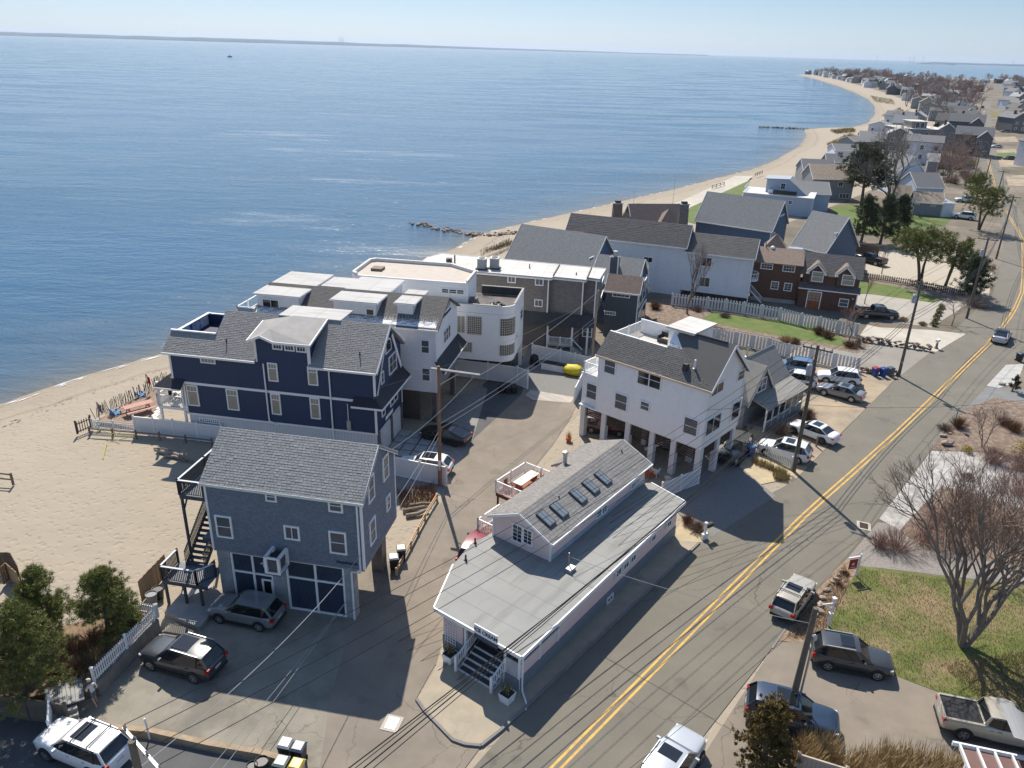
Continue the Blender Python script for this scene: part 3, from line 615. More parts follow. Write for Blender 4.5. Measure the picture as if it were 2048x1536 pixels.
# ---- sea-side stair tower and decks (dark blue timber)
DECK = mat('navy_deck_paint', (.05, .062, .085), .7, .15); DKRAIL = mat('dark_rail', (.028, .034, .045), .6, .1); PALE = mat('pale_rail_cap', (.5, .52, .55), .6, .08)
def deck(u0, v0, u1, v1, z):
    n = max(2, int((u1 - u0) / .16))
    g = MB().box(u0 + .15, v0 + .15, .0, u0 + .27, v0 + .27, z - .1)
    for i in range(n): x = u0 + (u1 - u0) * i / n; ob('deck_board', _db(round((u1 - u0) / n - .015, 3), round(v1 - v0, 2)), B, (x, v0, z))
    bar(B, (u0, v0, z - .15), (u1, v0, z - .15), .06, .24, DECK, 'joist'); bar(B, (u0, v1, z - .15), (u1, v1, z - .15), .06, .24, DECK, 'joist'); bar(B, (u0, v0, z - .15), (u0, v1, z - .15), .06, .24, DECK, 'joist')
_dbc = {}
def _db(w, l):
    if (w, l) not in _dbc: _dbc[(w, l)] = MB().box(0, 0, -.04, w, l, 0).mesh('deck_board', mat('grey_deck_board', (.16, .175, .20), .7, .15))
    return _dbc[(w, l)]
def railc(pts, h=1.0):
    railing(B, pts, h, DKRAIL, .12, 2.4)
    for a, b in zip(pts, pts[1:]): bar(B, Vector(a) + Vector((0, 0, h + .05)), Vector(b) + Vector((0, 0, h + .05)), .13, .04, PALE, 'rail_cap')
za = 6.95
deck(-2.45, .9, 0, 6.9, za); railc([(0, .9, za), (-2.45, .9, za), (-2.45, 6.9, za), (0, 6.9, za)])
deck(-1.3, .9, 0, 3.2, zb + .0)
deck(-3.1, -1.2, 0, .7, 1.75 + .15); railc([(-3.1, .6, 1.9), (-3.1, -1.2, 1.9), (-.7, -1.2, 1.9), (0, -.2, 1.9)])
for u, v, zt in ((-2.35, .95, za), (-2.35, 4.0, za), (-2.35, 6.8, za), (-.6, -1.1, 1.9), (-3.0, -1.1, 1.9), (-1.7, -1.1, 1.9), (-3.0, .5, 1.9)): MB().box(u - .07, v - .07, 0, u + .07, v + .07, zt - .04).build('post', DECK, B)
for u, v in ((-2.35, 1.7), (-2.35, 5.9)): bar(B, (u, v, za - .25), (u, v - .75, za - 1.2), .08, .08, DECK, 'brace')
def stair(u0, u1, v0, v1, z0, z1, n):
    for i in range(n):
        f = (i + .5) / n; v = v0 + (v1 - v0) * f; z = z0 + (z1 - z0) * f
        MB().box(u0, v - .14, z - .03, u1, v + .14, z + .02).build('step', DECK, B)
    for u in (u0, u1):
        bar(B, (u, v0, z0 - .1), (u, v1, z1 - .1), .06, .26, DECK, 'stringer'); bar(B, (u, v0, z0 + .95), (u, v1, z1 + .95), .08, .06, DKRAIL, 'top_rail')
        k = int(abs(v1 - v0) / .13)
        for i in range(k + 1): f = i / k; ob('baluster', _bal[('b', 'dark_rail', 1.0, .02)], B, (u, v0 + (v1 - v0) * f, z0 + (z1 - z0) * f - .05))
stair(-2.5, -1.2, .5, 3.9, 1.95, 4.6, 12); stair(-1.0, -.15, 4.1, 1.2, 4.7, 6.9, 10)
# ---------------------------------------------------------------- 2. navy house with gambrel end
NAVY = mat('navy_siding', (.018, .04, .10), .6, .06, 2., kind='clap', kp=.15, depth=.012)
h = House('navy_house', 'navy blue clapboard house with white trim, central dormer and taupe shingle roof', -29.602, 61.825, -.176)
B = h.o; L, W, ul, zb, ze, zr, vr = 18.5, 6.84, .96, 2.53, 8.56, 11.29, 3.5
zm = 5.55
fix_normals(gable_walls(L - 3.75, W, zm, ze, zr - .05, vr).build('wall', NAVY, B, loc=(3.75, 0, 0))); MB().box(0, 0, zm, 3.752, W, ze - .03).build('wall', NAVY, B); MB().box(ul, 0, zb, L, W, zm + .003).build('wall', NAVY, B)
MB().box(ul + .05, .05, 0, L - .05, W - .05, zb).build('foundation_wall', mat('white_block', (.62, .63, .64), .8, .06, 1., kind='groove', kp=.3), B)
zk = ze - .25
rs_ = (zr - zk) / (vr + .35); rv = lambda v: zk + (v + .35) * rs_
roof_plane(h, [(-.5, -.35, zk), (8.1, -.35, zk), (8.1, vr, zr), (3.8, vr, zr), (3.8, 1.45, rv(1.45)), (-.5, 1.45, rv(1.45))], SH_TAUPE, SH_TAUPE); roof_plane(h, [(12.9, -.35, zk), (L + .35, -.35, zk), (L + .35, vr, zr), (12.9, vr, zr)], SH_TAUPE, SH_TAUPE); roof_plane(h, [(8.1, 2.2, rv(2.2)), (12.9, 2.2, rv(2.2)), (12.9, vr, zr), (8.1, vr, zr)], SH_TAUPE)
roof_plane(h, [(L + .35, W + .35, zk), (3.8, W + .35, zk), (3.8, vr + .01, zr), (L + .35, vr + .01, zr)], SH_TAUPE)
MB().box(-.5, -.42, zk - .16, 8.1, -.33, zk + .02).build('gutter', WHITE, B); MB().box(12.9, -.42, zk - .16, L + .3, -.33, zk + .02).build('gutter', WHITE, B)
# roof terrace at the sea end
MB().box(0, 1.45, ze - .02, 3.8, W, ze + .06).build('terrace_floor', mat('navy_floor', (.02, .03, .06), .7), B)
MB().box(0, 1.4, ze, 3.8, 1.5, 9.75).build('terrace_wall', NAVY, B); MB().box(-.06, 1.5, ze, .06, W, 9.6).build('terrace_wall', NAVY, B); MB().box(0, W - .1, ze, 3.7, W, 9.55).build('terrace_wall', NAVY, B)
MB().box(-.5, 1.36, 9.72, 3.75, 1.54, 9.84).build('terrace_cap', WHITE, B); MB().box(-.16, 1.4, 9.6, .1, W, 9.7).build('terrace_cap', WHITE, B); MB().box(0, W - .16, 9.55, 3.7, W + .04, 9.65).build('terrace_cap', WHITE, B)
fix_normals(gable_walls(.12, W, ze, ze, zr - .08, vr).build('terrace_wall', NAVY, B, loc=(3.72, 0, 0)))
# dormer
du0, du1, dz = 8.15, 12.85, 10.35
MB().box(du0, -.02, ze - .4, du1, vr + 1, dz).build('dormer_wall', NAVY, B)
dr = MB(); dzr = 11.35
dr.add([(du0 - .45, -.5, dz - .1), (du1 + .4, -.5, dz + .0), (du1 + .4, 3.4, dzr), (du0 + 2.0, 3.4, dzr), (du0 + .9, .9, dz + .55), (du0 + 1.9, -.5, dz - .02), (du0 + .75, -.5, dz + .42), (du0 - .45, 2.6, dzr - .35)], [(5, 1, 2, 3, 4), (0, 6, 4, 7), (6, 5, 4), (7, 4, 3)])
dro = dr.build('dormer_roof', mat('worn_grey_membrane', (.33, .315, .295), .85, .12, 1.2, c2=(.28, .27, .26)), B)
sm = dro.modifiers.new('t', 'SOLIDIFY'); sm.thickness = .1; sm.offset = -1
MB().box(du0 + .6, 3.35, dzr - .14, du1 + 1.6, 6.2, dzr - .03).build('rear_flat_roof', FLATROOF, B)
for a, b in (((du0 - .45, -.52, dz - .2), (du0 + .75, -.52, dz + .32)), ((du0 + .75, -.52, dz + .32), (du0 + 1.9, -.52, dz - .12)), ((du0 + 1.9, -.52, dz - .12), (du1 + .4, -.52, dz - .1)), ((du1 + .42, -.5, dz - .1), (du1 + .42, 3.3, dzr - .1)), ((du0 - .47, -.5, dz - .2), (du0 - .47, 2.6, dzr - .45))): bar(B, a, b, .08, .2, WHITE, 'fascia_board')
for u in (du0, du1): MB().box(u - .08, -.09, ze - .35, u + .08, .05, dz - .1).build('corner_board', WHITE, B)
z1 = Z(300, 540, 3.657)
for a, b, st, g in (((365, 627), (484, 688), 'grid41', GLASS2), ((263, 835), (369, 996), 'craft', GLASS2), ((554, 866), (659, 1028), 'craft', GLASS2), ((878, 900), (968, 1060), 'craft', GLASS2), ((1166, 930), (1253, 1092), 'craft', GLASS2), ((856, 675), (944, 817), 'craft', GLASS2), ((1148, 702), (1236, 846), 'craft', GLASS2)): win(h, 'S', 0, z1(*a), z1(*b), st, g)
for a, b in (((892, 512), (972, 585)), ((980, 520), (1060, 595)), ((1065, 530), (1148, 605))): win(h, 'S', -.02, z1(*a), z1(*b), 'grid32', GLASS)
MB().box(ul, -.05, zm - .14, L, .0, zm + .08).build('band_board', WHITE, B)
MB().box(ul, -.05, zb - .06, L, .0, zb + .1).build('water_table', WHITE, B)
win(h, 'S', .05, z1(358, 1072), z1(516, 1128), 'block', mat('glass_block_blue', (.03, .055, .10), .15, .3, 2.))
for u, zz0, zz1, v in ((0, zm, ze - .2, 0), (ul, zb, zm - .1, 0), (L, zm, ze - .3, 0), (L, zb, zm - .1, 0)): MB().box(u - .1, v - .06, zz0, u + .08, v + .06, zz1).build('corner_board', WHITE, B)
MB().box(L - .02, W - .12, zb, L + .05, W + .04, zm).build('corner_board', WHITE, B)
for u, pts in ((8.75, [(8.75, -.12, zk - .2), (8.75, -.12, zb + .2), (9.5, -.12, zb - .05)]), (14.6, [(14.6, -.12, zk - .2), (14.6, -.12, .3)])):
    for a, b in zip(pts, pts[1:]): bar(B, a, b, .1, .1, WHITE, 'downpipe')
MB().box(du1 + .1, -.14, ze - .3, du1 + .2, -.03, dz - .3).build('downpipe', WHITE, B)
# gambrel gable trim, pent roof, east windows
z7 = Z(700, 620, 5.49)
E_ = L + .36
bar(B, (E_, -.3, zk - .05), (E_, vr, zr - .08), .06, .26, WHITE, 'rake_board'); bar(B, (E_, vr, zr - .08), (E_, W + .35, zk + .25), .06, .26, WHITE, 'rake_board')
bar(B, (L + .12, vr + .9, zr - 1.2), (L + .12, W - .3, zm + .7), .07, .3, WHITE, 'gambrel_board'); bar(B, (L + .12, vr - .9, zr - 1.5), (L + .12, .25, zm + .5), .07, .14, WHITE, 'gambrel_board')
roof_plane(h, [(L + .85, -.7, zm - .25), (L + .85, W + .2, zm - .25), (L, W + .2, zm + .6), (L, -.1, zm + .6)], mat('black_metal_roof', (.022, .02, .026), .55, .2, kind='seam', kp=.4), name='pent_roof')
roof_plane(h, [(L - 1.9, -.7, zm - .25), (L + .85, -.7, zm - .25), (L, 0, zm + .4), (L - 1.8, 0, zm + .4)], mat('black_metal_roof'), name='pent_roof')
bar(B, (L + .87, -.72, zm - .32), (L + .87, W + .2, zm - .32), .06, .16, WHITE, 'fascia_board'); bar(B, (L - 1.9, -.72, zm - .32), (L + .87, -.72, zm - .32), .06, .16, WHITE, 'fascia_board')
for a, b, st in (((418, 522), (508, 630), 'grid22'), ((332, 690), (368, 790), 'grid12'), ((432, 880), (518, 970), 'dbl'), ((340, 1005), (383, 1140), 'dh')): win(h, 'E', L, z7(*a), z7(*b), st)
# arched window
av, az = h.on(*z7(415, 375), 'E', L)
aw = MB(); n = 10
def arch(bld, w_, h_, y0, y1, inner=0):
    pts = [(-w_ / 2, 0), (w_ / 2, 0)] + [(w_ / 2 * math.cos(math.pi * k / n), h_ * .45 + h_ * .55 * math.sin(math.pi * k / n)) for k in range(n + 1)]
    vs = [(y1, p[0], p[1]) for p in pts] + [(y0, p[0], p[1]) for p in pts]; m_ = len(pts)
    bld.add(vs, [tuple(range(m_)), tuple(range(2 * m_ - 1, m_ - 1, -1))] + [(i, m_ + i, m_ + (i + 1) % m_, (i + 1) % m_) for i in range(m_)])
arch(aw, 1.5, 1.25, 0, .06); wo = aw.build('window', WHITE, B, loc=(L, av, az - .7)); fix_normals(wo)
pa = MB(); arch(pa, 1.2, 1.0, .05, .075); po = pa.build('pane', GLASS, wo, loc=(0, 0, .11)); fix_normals(po)
MB().box(L - .05, 1.2, 0, L + .03, 3.4, 2.3).build('garage_door', mat('garage_white', (.6, .6, .6), .6, .05, kind='clap', kp=.5), B); MB().box(L - .05, 4.1, 0, L + .03, 6.2, 2.3).build('garage_door', mat('garage_white'), B)
for v in (.5, 3.75, 6.5): MB().box(L - .05, v - .25, 0, L + .06, v + .25, zb - .06).build('stone_pier', mat('dark_stone', (.12, .11, .10), .9, .3, 3.), B)
MB().box(L + .02, 2.2, zb + .3, L + .06, 4.1, zb + .62).build('house_sign', WHITE, B)
MB().box(15.9, -.16, 2.75, 16.25, -.02, 3.6).build('meter_box', GALV, B); bar(B, (16.05, -.1, 3.6), (16.05, -.1, 5.2), .05, .05, WHITE, 'conduit')
for u, v, z in ((5.0, .9, 9.15), (17.0, .9, 9.15)): vent_pipe(B, u, v, z)
# deck, porch canopy and stairs at the sea end
zd = 3.05
for i in range(14): MB().box(-1.9 + i * .2, -.05, zd - .05, -1.72 + i * .2, W - .5, zd).build('deck_board', mat('pale_deck', (.48, .44, .40), .8, .1), B)
MB().box(-1.9, -.05, zd - .3, ul, .0, zd - .052).build('deck_fascia', WHITE, B)
railing(B, [(ul - .3, -.02, zd), (-1.9, -.02, zd), (-1.9, W - .6, zd)], 1.0, WHITE, .14)
roof_plane(h, [(-1.5, -.9, zm - .35), (ul + .1, -.9, zm - .35), (ul + .1, 0, zm + .3), (-.8, 0, zm + .3)], mat('black_metal_roof'), name='porch_canopy')
roof_plane(h, [(-1.5, 2.4, zm - .35), (-1.5, -.9, zm - .35), (-.8, 0, zm + .3), (-.8, 2.2, zm + .3)], mat('black_metal_roof'), name='porch_canopy')
bar(B, (-1.5, -.92, zm - .42), (ul + .1, -.92, zm - .42), .05, .14, WHITE, 'fascia_board')
for u in (-1.75, ul - .35): MB().box(u - .09, 0, .2, u + .09, .18, zm - .3).build('porch_post', WHITE, B)
for k in range(7): MB().box(-2.2 - k * .28, .3, zd - .3 - k * .38, -1.9 - k * .28, 1.5, zd - .22 - k * .38).build('step', WHITE, B)
tb = thing('patio_table', 'long white dining table on the sea deck of the navy house', 'table', h.w(-.6, 2.2, zd), -.176 + 1.3)
MB().box(-1.1, -.4, .7, 1.1, .4, .76).build('table_top', mat('cream_top', (.6, .56, .48), .5), tb)
for x in (-.95, .95):
    for y in (-.3, .3): MB().box(x - .03, y - .03, 0, x + .03, y + .03, .7).build('leg', DARK, tb)
for k in range(4):
    p = h.w(-1.35 + .2 * k, 1.4 + .62 * k, zd); c = thing('patio_chair', 'black mesh chair along the white dining table on the navy house deck', 'chair', p, -.3, 'chairs on the navy house deck')
    MB().box(-.22, -.22, .42, .22, .22, .46).build('seat', DARK, c); MB().box(-.24, -.22, .46, -.2, .22, .95).build('backrest', DARK, c)
    for x in (-.2, .2):
        for y in (-.2, .2): MB().box(x - .015, y - .015, 0, x + .015, y + .015, .42).build('leg', DARK, c)
# terrace banners
for k, (v, wd, c) in enumerate(((2.2, 1.3, (.04, .12, .42)), (3.7, 1.2, (.35, .36, .5)), (5.0, 1.3, (.5, .48, .5)))):
    bn = MB().box(.07, v, ze + .15, .1, v + wd, 9.55).build('banner', mat('banner%d' % k, c, .8, .3, 3.)); bn.parent = None
    bn.location = h.w(0, 0); bn.rotation_euler = (0, 0, h.t); tag(bn, ['bright blue banner with white lettering hung inside the navy house roof terrace', 'grey-blue printed cloth hung inside the navy house roof terrace', 'pale printed cloth hung inside the navy house roof terrace'][k], 'banner')
    if k == 0:
        for r_ in range(4): MB().box(.1, v + .2 + .05 * (r_ % 2), ze + .35 + .18 * r_, .106, v + wd - .22, ze + .43 + .18 * r_).build('lettering', WHITE, bn)
NAVYH = h
# ---------------------------------------------------------------- 3. white clapboard house with flat dormers
WCLAP = mat('white_clapboard', (.76, .77, .78), .6, .04, 2., kind='clap', kp=.16, depth=.01)
h = House('white_house', 'white clapboard house with three flat-topped dormers behind the navy house', -24.43, 69.4, -.18)
B = h.o; L, W, zb, ze, zr, vr = 17.65, 7.55, 3.14, 9.55, 11.4, 3.8
fix_normals(gable_walls(L, W, zb, ze, zr - .05, vr).build('wall', WCLAP, B))
for v in (.15, W - .45):
    for u in (6, 11.5, L - .4): MB().box(u, v, 0, u + .3, v + .3, zb).build('post', WHITE, B)
MB().box(3, 1.2, 0, 12.2, W - .5, zb).build('garage_wall', mat('brown_slats', (.10, .08, .065), .8, .2, kind='clap', kp=.25), B)
for u in (12.3, 14.2): MB().box(u, .25, 0, u + 1.7, .32, zb - .1).build('slat_screen', mat('brown_slats'), B)
MB().box(L - .5, .1, 0, L - .1, 1.0, zb).build('stone_pier', mat('dark_stone'), B); MB().box(L - .5, W - .9, 0, L - .1, W - .1, zb).build('stone_pier', mat('dark_stone'), B)
roof_plane(h, [(-.3, -.25, ze - .15), (L + .3, -.25, ze - .15), (L + .3, vr, zr), (-.3, vr, zr)], SH_DARK, SH_DARK)
roof_plane(h, [(L + .3, W + .25, ze - .15), (-.3, W + .25, ze - .15), (-.3, vr + .01, zr), (L + .3, vr + .01, zr)], SH_DARK)
MB().box(-.3, -.32, ze - .3, L + .3, -.22, ze - .13).build('gutter', WHITE, B)
def dormer(u0, u1, v0, v1, zt, wallz):
    MB().box(u0 + .25, v0 + .25, wallz, u1 - .25, v1 - .25, zt - .1).build('dormer_wall', WCLAP, B)
    MB().box(u0, v0, zt - .1, u1, v1, zt).build('dormer_roof', FLATROOF, B)
    MB().box(u0 - .03, v0 - .03, zt - .16, u1 + .03, v1 + .03, zt - .04).build('roof_edge', WHITE, B)
dormer(-.4, 4.3, .6, 8.7, 11.2, 9); dormer(7.3, 11.95, .6, 8.7, 11.25, 9); dormer(13.35, 15.35, 1.1, 5.6, 11.3, 9.4)
MB().box(4.3, 5.2, 10.9, 7.3, 8.6, 11.02).build('link_roof', FLATROOF, B)
z5 = Z(480, 500, 3.531)
win(h, 'S', .85, z5(152, 338), z5(288, 442), 'slide'); win(h, 'S', .85, z5(885, 410), z5(957, 508), 'dh')
win(h, 'S', 0, z5(1275, 625), z5(1343, 735), 'dh', GL_B); win(h, 'S', 0, z5(1280, 825), z5(1350, 930), 'dh', GL_B)
win(h, 'E', L, z5(1433, 575), z5(1483, 610), 'tri'); win(h, 'E', L, z5(1440, 785), z5(1508, 760), 'tri')
MB().box(L - .02, 2.2, 9.75, L + .05, 5.2, 9.95).build('balcony_slot_shade', mat('garage_dark'), B); MB().box(L - .02, 2.6, 10.2, L + .04, 4.9, 10.75).build('louvre', mat('louvre_grey', (.3, .31, .33), .6), B)  # near-black strip on the wall stands in for shade in a recess
roof_plane(h, [(L + .95, -.5, 5.4), (L + .95, W + .5, 5.4), (L, W + .4, 6.35), (L, -.2, 6.35)], BLACKROOF, name='pent_roof')
bar(B, (L + .97, -.5, 5.36), (L + .97, W + .5, 5.36), .05, .16, WHITE, 'fascia_board')
MB().box(L - .01, .0, zb, L + .05, W, 5.3).build('stone_cladding', mat('grey_shake', (.24, .225, .22), .85, .1, 2., kind='shake', kp=.16), B)
for u in (0, L): MB().box(u - .06, -.05, zb, u + .06, .06, ze - .2).build('corner_board', WHITE, B)
downpipe(B, 13.4, 0, zb - .3, ze - .3); MB().box(11.5, -.04, 5.35, L, 0, 5.5).build('band_board', WHITE, B)
for k, p in enumerate(((-1.9, 2.0), (-1.9, 6.0))): pass
railing(B, [(0, 1.0, 8.6), (-2.4, 1.0, 8.6), (-2.4, 7.0, 8.6)], 1.0, WHITE, 0, 2.0)
MB().box(-2.35, 1.03, 8.72, 0, 1.06, 9.5).build('glass_panel', mat('rail_glass', (.35, .45, .5), .05, .05), B); MB().box(-2.4, .95, 8.35, .3, 7.1, 8.6).build('deck', WHITE, B)
for v in (1.1, 6.9): MB().box(-2.3, v - .1, 0, -2.1, v + .1, 8.35).build('deck_post', WHITE, B)
MB().box(0, 0, .0, 3.2, W, zb + .01).build('ground_floor_wall', WCLAP, B)
# ---------------------------------------------------------------- 4. white modern house with glass-block corners
STUC = mat('white_stucco', (.80, .79, .77), .8, .03, 1.)
h = House('modern_house', 'white flat-roofed modern house with rounded glass-block corner', -5.92, 75.85, -.16)
B = h.o; L, W, zt = 5.91, 7.06, 8.95
def rounded(u0, v0, u1, v1, r, k=6):
    return [(u0, v0)] + [(u1 - r + r * math.sin(math.pi / 2 * i / k), v0 + r - r * math.cos(math.pi / 2 * i / k)) for i in range(k + 1)] + [(u1, v1), (u0, v1)]
zlow = h.on(1020, 724, 'S', .2)[1]; MB().prism(rounded(-12, 0, L, W, 1.3), zlow, zt - .9).build('wall', STUC, B, smooth=30)
MB().box(-11.5, 5.2, 0, L - 1.0, W - .02, zlow).build('base_wall', mat('dark_base', (.10, .09, .085), .9), B)
MB().box(L - .35, W - .4, 0, L - .02, W - .02, zlow).build('post', STUC, B)
# parapet and membrane of the lower roof
MB().prism(rounded(-12.0, .0, L, W, 1.3), zt - .9, zt - .88).build('roof', mat('brown_membrane', (.14, .12, .115), .9, .25, .8, c2=(.02, .02, .022), amt=.9), B)
pp = MB(); pp.box(-6, 0, zt - .88, L - 1.2, .16, zt); pp.box(L - .16, 1.2, zt - .88, L, W, zt); pp.box(1.2, W - .16, zt - .88, L - .16, W, zt)
RN = rounded(-12, 0, L, W, 1.3)[1:-2]
for a, b in zip(RN, RN[1:]): pp.prism([a, b, (b[0] * .96 + .96 * .2, b[1] + .14), (a[0] * .96 + .19, a[1] + .14)], zt - .88, zt)
pp.build('parapet', STUC, B)
pc = MB(); pc.box(-.9, -.03, zt, L - 1.3, .19, zt + .05); pc.box(L - .19, 1.3, zt, L + .03, W, zt + .05); pc.box(1.2, W - .19, zt, L - .2, W + .03, zt + .05); pc.build('parapet_cap', mat('brown_cap', (.30, .27, .24), .7), B)
MB().box(1.2, W - .17, zt - .86, L - .2, W - .165, zt - .02).build('parapet_lining', BLACKROOF, B)
tp = thing('roof_tarpaulin', 'crumpled black sheet lying on the flat roof of the white modern house', 'tarpaulin', h.w(3.7, 3.0, zt - .88), .3)
R2 = random.Random(5); g = MB()
for i in range(9):
    for j in range(6): g.v.append((i * .22 - .9, j * .25 - .6 + R2.uniform(-.08, .08), R2.uniform(.02, .35) * math.sin(math.pi * i / 8) + .02))
for i in range(8):
    for j in range(5): g.f.append((i * 6 + j, i * 6 + 6 + j, i * 6 + 7 + j, i * 6 + 1 + j)); g.t.append(.5)
g.build('sheet', mat('black_sheet', (.012, .012, .014), .5), tp)
# upper block
UB = mat('cream_parapet', (.70, .66, .60), .8, .05)
ux0, ux1, uv0, uv1, uz = -11.6, .95, .9, 7.4, 10.75
MB().prism([(ux0 + .5, uv0), (ux1, uv0), (ux1, uv1 - 2.2), (-2.2, uv1), (ux0 + .5, uv1), (ux0, uv1 - .5), (ux0, uv0 + .5)], zt - .9, uz).build('upper_wall', STUC, B)
up = [(ux0 + .5, uv0), (ux1, uv0), (ux1, uv1 - 2.2), (-2.2, uv1), (ux0 + .5, uv1), (ux0, uv1 - .5), (ux0, uv0 + .5)]
pa = MB(); cx_, cy_ = -5, 4
for a, b in zip(up, up[1:] + up[:1]):
    ins = lambda p: (p[0] + (.22 if p[0] < cx_ else -.22), p[1] + (.22 if p[1] < cy_ else -.22))
    if a[1] == uv0 and b[1] == uv0: continue
    pa.prism([a, b, ins(b), ins(a)], uz, uz + .38)
pa.build('parapet', UB, B)
MB().box(ux0 + .2, uv0 + .02, uz, ux1, uv0 + .2, uz + .12).build('parapet', STUC, B)
MB().prism([(ux0 + .5, uv0 + .2), (ux1 - .2, uv0 + .2), (ux1 - .2, uv1 - 2.4), (-2.3, uv1 - .25), (ux0 + .5, uv1 - .25), (ux0 + .22, uv1 - .5), (ux0 + .22, uv0 + .5)], uz + .004, uz + .03).build('roof', mat('cream_roof', (.48, .42, .36), .85, .08), B)
MB().box(-10.2, 3.2, uz + .03, -9.0, 4.4, uz + .3).build('roof_hatch', WOOD, B)
z6 = Z(820, 480, 3.657)
win(h, 'S', uv0, z6(228, 345), z6(400, 402), 'tri'); win(h, 'S', uv0, z6(95, 170 + 70), z6(120, 240 + 70), 'slide') if False else None
GBLK = mat('glass_block', (.085, .075, .058), .25, .2, 2.); GBF = mat('block_mortar', (.50, .47, .40), .8)
win(h, 'S', 0, z6(340, 545), z6(408, 685), 'slide', GLASS2); win(h, 'S', 0, z6(417, 552), z6(527, 695), 'block', GBLK, GBF); win(h, 'S', 0, z6(335, 740), z6(455, 820), 'block', GBLK, GBF)
def curved_glass(p0, p1):
    _, z1_ = h.on(*p0, 'S', .35); _, z0_ = h.on(*p1, 'S', .35); r = 1.3; cu, cv = L - r, r; n_ = 9; bb = MB(); mu = MB()
    P = [(cu + (r + .02) * math.sin(math.pi / 2 * i / n_), cv - (r + .02) * math.cos(math.pi / 2 * i / n_)) for i in range(n_ + 1)]
    for a, b in zip(P, P[1:]): bb.add([(*a, z0_), (*b, z0_), (*b, z1_), (*a, z1_)], [(0, 1, 2, 3)])
    g_ = bb.build('curved_glass_block', GBLK, B)
    for a in P[::1]: mu.tube([(*a, z0_), (*a, z1_)], .028, n=4)
    for k_ in range(1, 7): mu.tube([(*a, z0_ + (z1_ - z0_) * k_ / 7) for a in P], .022, n=4)
    mu.build('mortar_line', GBF, g_)
    MB().prism([(p[0] * 1.0, p[1]) for p in P] + [(cu, cv)], z0_ - .5, z0_ - .02).build('sill_band', STUC, B)
curved_glass(z6(667, 570), z6(765, 700)); curved_glass(z6(663, 762), z6(758, 845))
win(h, 'E', L, z6(803, 520), z6(820, 560), 'dh'); win(h, 'E', L, z6(770, 690), z6(780, 715), 'slide')
au = thing('air_conditioner', 'grey air conditioner on the low flat roof of the modern house', 'air conditioner', h.w(1.45, 1.6, zt - .88), -.16)
MB().box(-.4, -.4, 0, .4, .4, 1.1).build('casing', mat('ac_grey'), au); MB().lathe([(.33, 1.1), (.33, 1.14), (.1, 1.15)], 12).build('fan_grille', DARK, au)
# ---------------------------------------------------------------- 5. grey shingle house with long flat white roof
GSH = mat('grey_wood_shingle', (.20, .183, .172), .9, .14, 1.5, kind='shake', kp=.18)
h = House('flat_roof_house', 'long grey shingle house under a flat white roof with rooftop air conditioners', *G(833, 530.6, 9)[:2], -.19)
B = h.o; Pk = lambda px, py, z=9.: h.at(px, py, z)
LF = Pk(1199, 560)[0]; zt = 9.0
p1 = Pk(1102, 558); p2 = Pk(1171, 562); p3 = Pk(1216.5, 538); wv = p3[1]
foot = [(3.8, -.6), (p1[0], -.75), (p1[0] + .1, -.2), (p2[0], -.5), (p2[0] + .1, .6), (LF, .3), (LF + .3, wv), (1.2, wv + 1.2), (0, 4), (0, 1.2), (3.8, 1.0)]
ins = [(u + (.35 if u < 4 else -.35), v + (.4 if v < 4 else -.4)) for u, v in foot]
MB().prism(ins, 3.9, zt - .15).build('wall', GSH, B); MB().prism(foot, zt - .15, zt).build('roof', mat('white_membrane', (.56, .53, .49), .8, .05, .3, kind='seam', kp=1.9), B)
ed = MB()
for a, b in zip(foot, foot[1:] + foot[:1]): ed.prism([a, b, (b[0] * .999, b[1] + .08), (a[0] * .999, a[1] + .08)], zt - .3, zt + .05)
ed.build('roof_edge', WHITE, B)
for u in (p1[0] + .05, p2[0] + .05): MB().box(u - .05, .1, zt + .003, u + .05, wv, zt + .16).build('roof_joint', DARK, B)
MB().prism([(u * .985, v + .8) if v < 3 else (u * .985, v) for u, v in ins], 0, 3.9).build('ground_floor_wall', mat('grey_shingle_base', (.16, .145, .14), .9, .12, 2., kind='clap', kp=.16), B)
sk = MB()
for a, b in (((5, -.9), (p1[0] - .3, -1.2)), ((p1[0] - .3, -1.2), (p2[0] + .1, -1.0)), ((p2[0] + .1, -1.0), (LF - .1, -.5)), ((LF - .1, -.5), (LF + .5, wv))):
    up_ = lambda p: (p[0] - .55 if p == (LF + .5, wv) or p == (LF - .1, -.5) else p[0], p[1] + .75)
    sk.add([(*a, 3.35), (*b, 3.35), (*up_(b), 4.7), (*up_(a), 4.7)], [(0, 1, 2, 3)])
sk.build('skirt_roof', BLACKROOF, B)
for a, b in (((716, 250), (773, 315)), ((917, 272), (975, 335)), ((910, 432), (970, 490))): win(h, 'S', -.35, z6(*a), z6(*b), 'slide', GL_B)
win(h, 'S', .75, z6(1262, 632), z6(1330, 712), 'dh', GL_B)
win(h, 'E', LF - .3, z6(1375, 475), z6(1412, 440), 'dbl', GL_B); win(h, 'E', LF - .3, z6(1396, 320), z6(1412, 330), 'dh', GL_B)
for u, v in ((p1[0] - .38, -.38), (p2[0] - .3, -.1), (LF - .38, .65)): MB().box(u - .08, v - .07, 3.9, u + .06, v + .05, zt - .2).build('corner_board', WHITE, B)
for u in (p1[0] - .2, p2[0] - 1.2, LF - .9): MB().box(u - .1, -.7, 0, u + .1, -.5, 3.4).build('porch_post', WHITE, B)
railing(B, [(p1[0], -.7, .9), (p2[0] - 1.2, -.7, .9)], .95, WHITE, .14); bar(B, (p2[0] - 1.2, -.7, 1.85), (p2[0] + .2, -1.4, .8), .08, .07, WHITE, 'stair_rail')
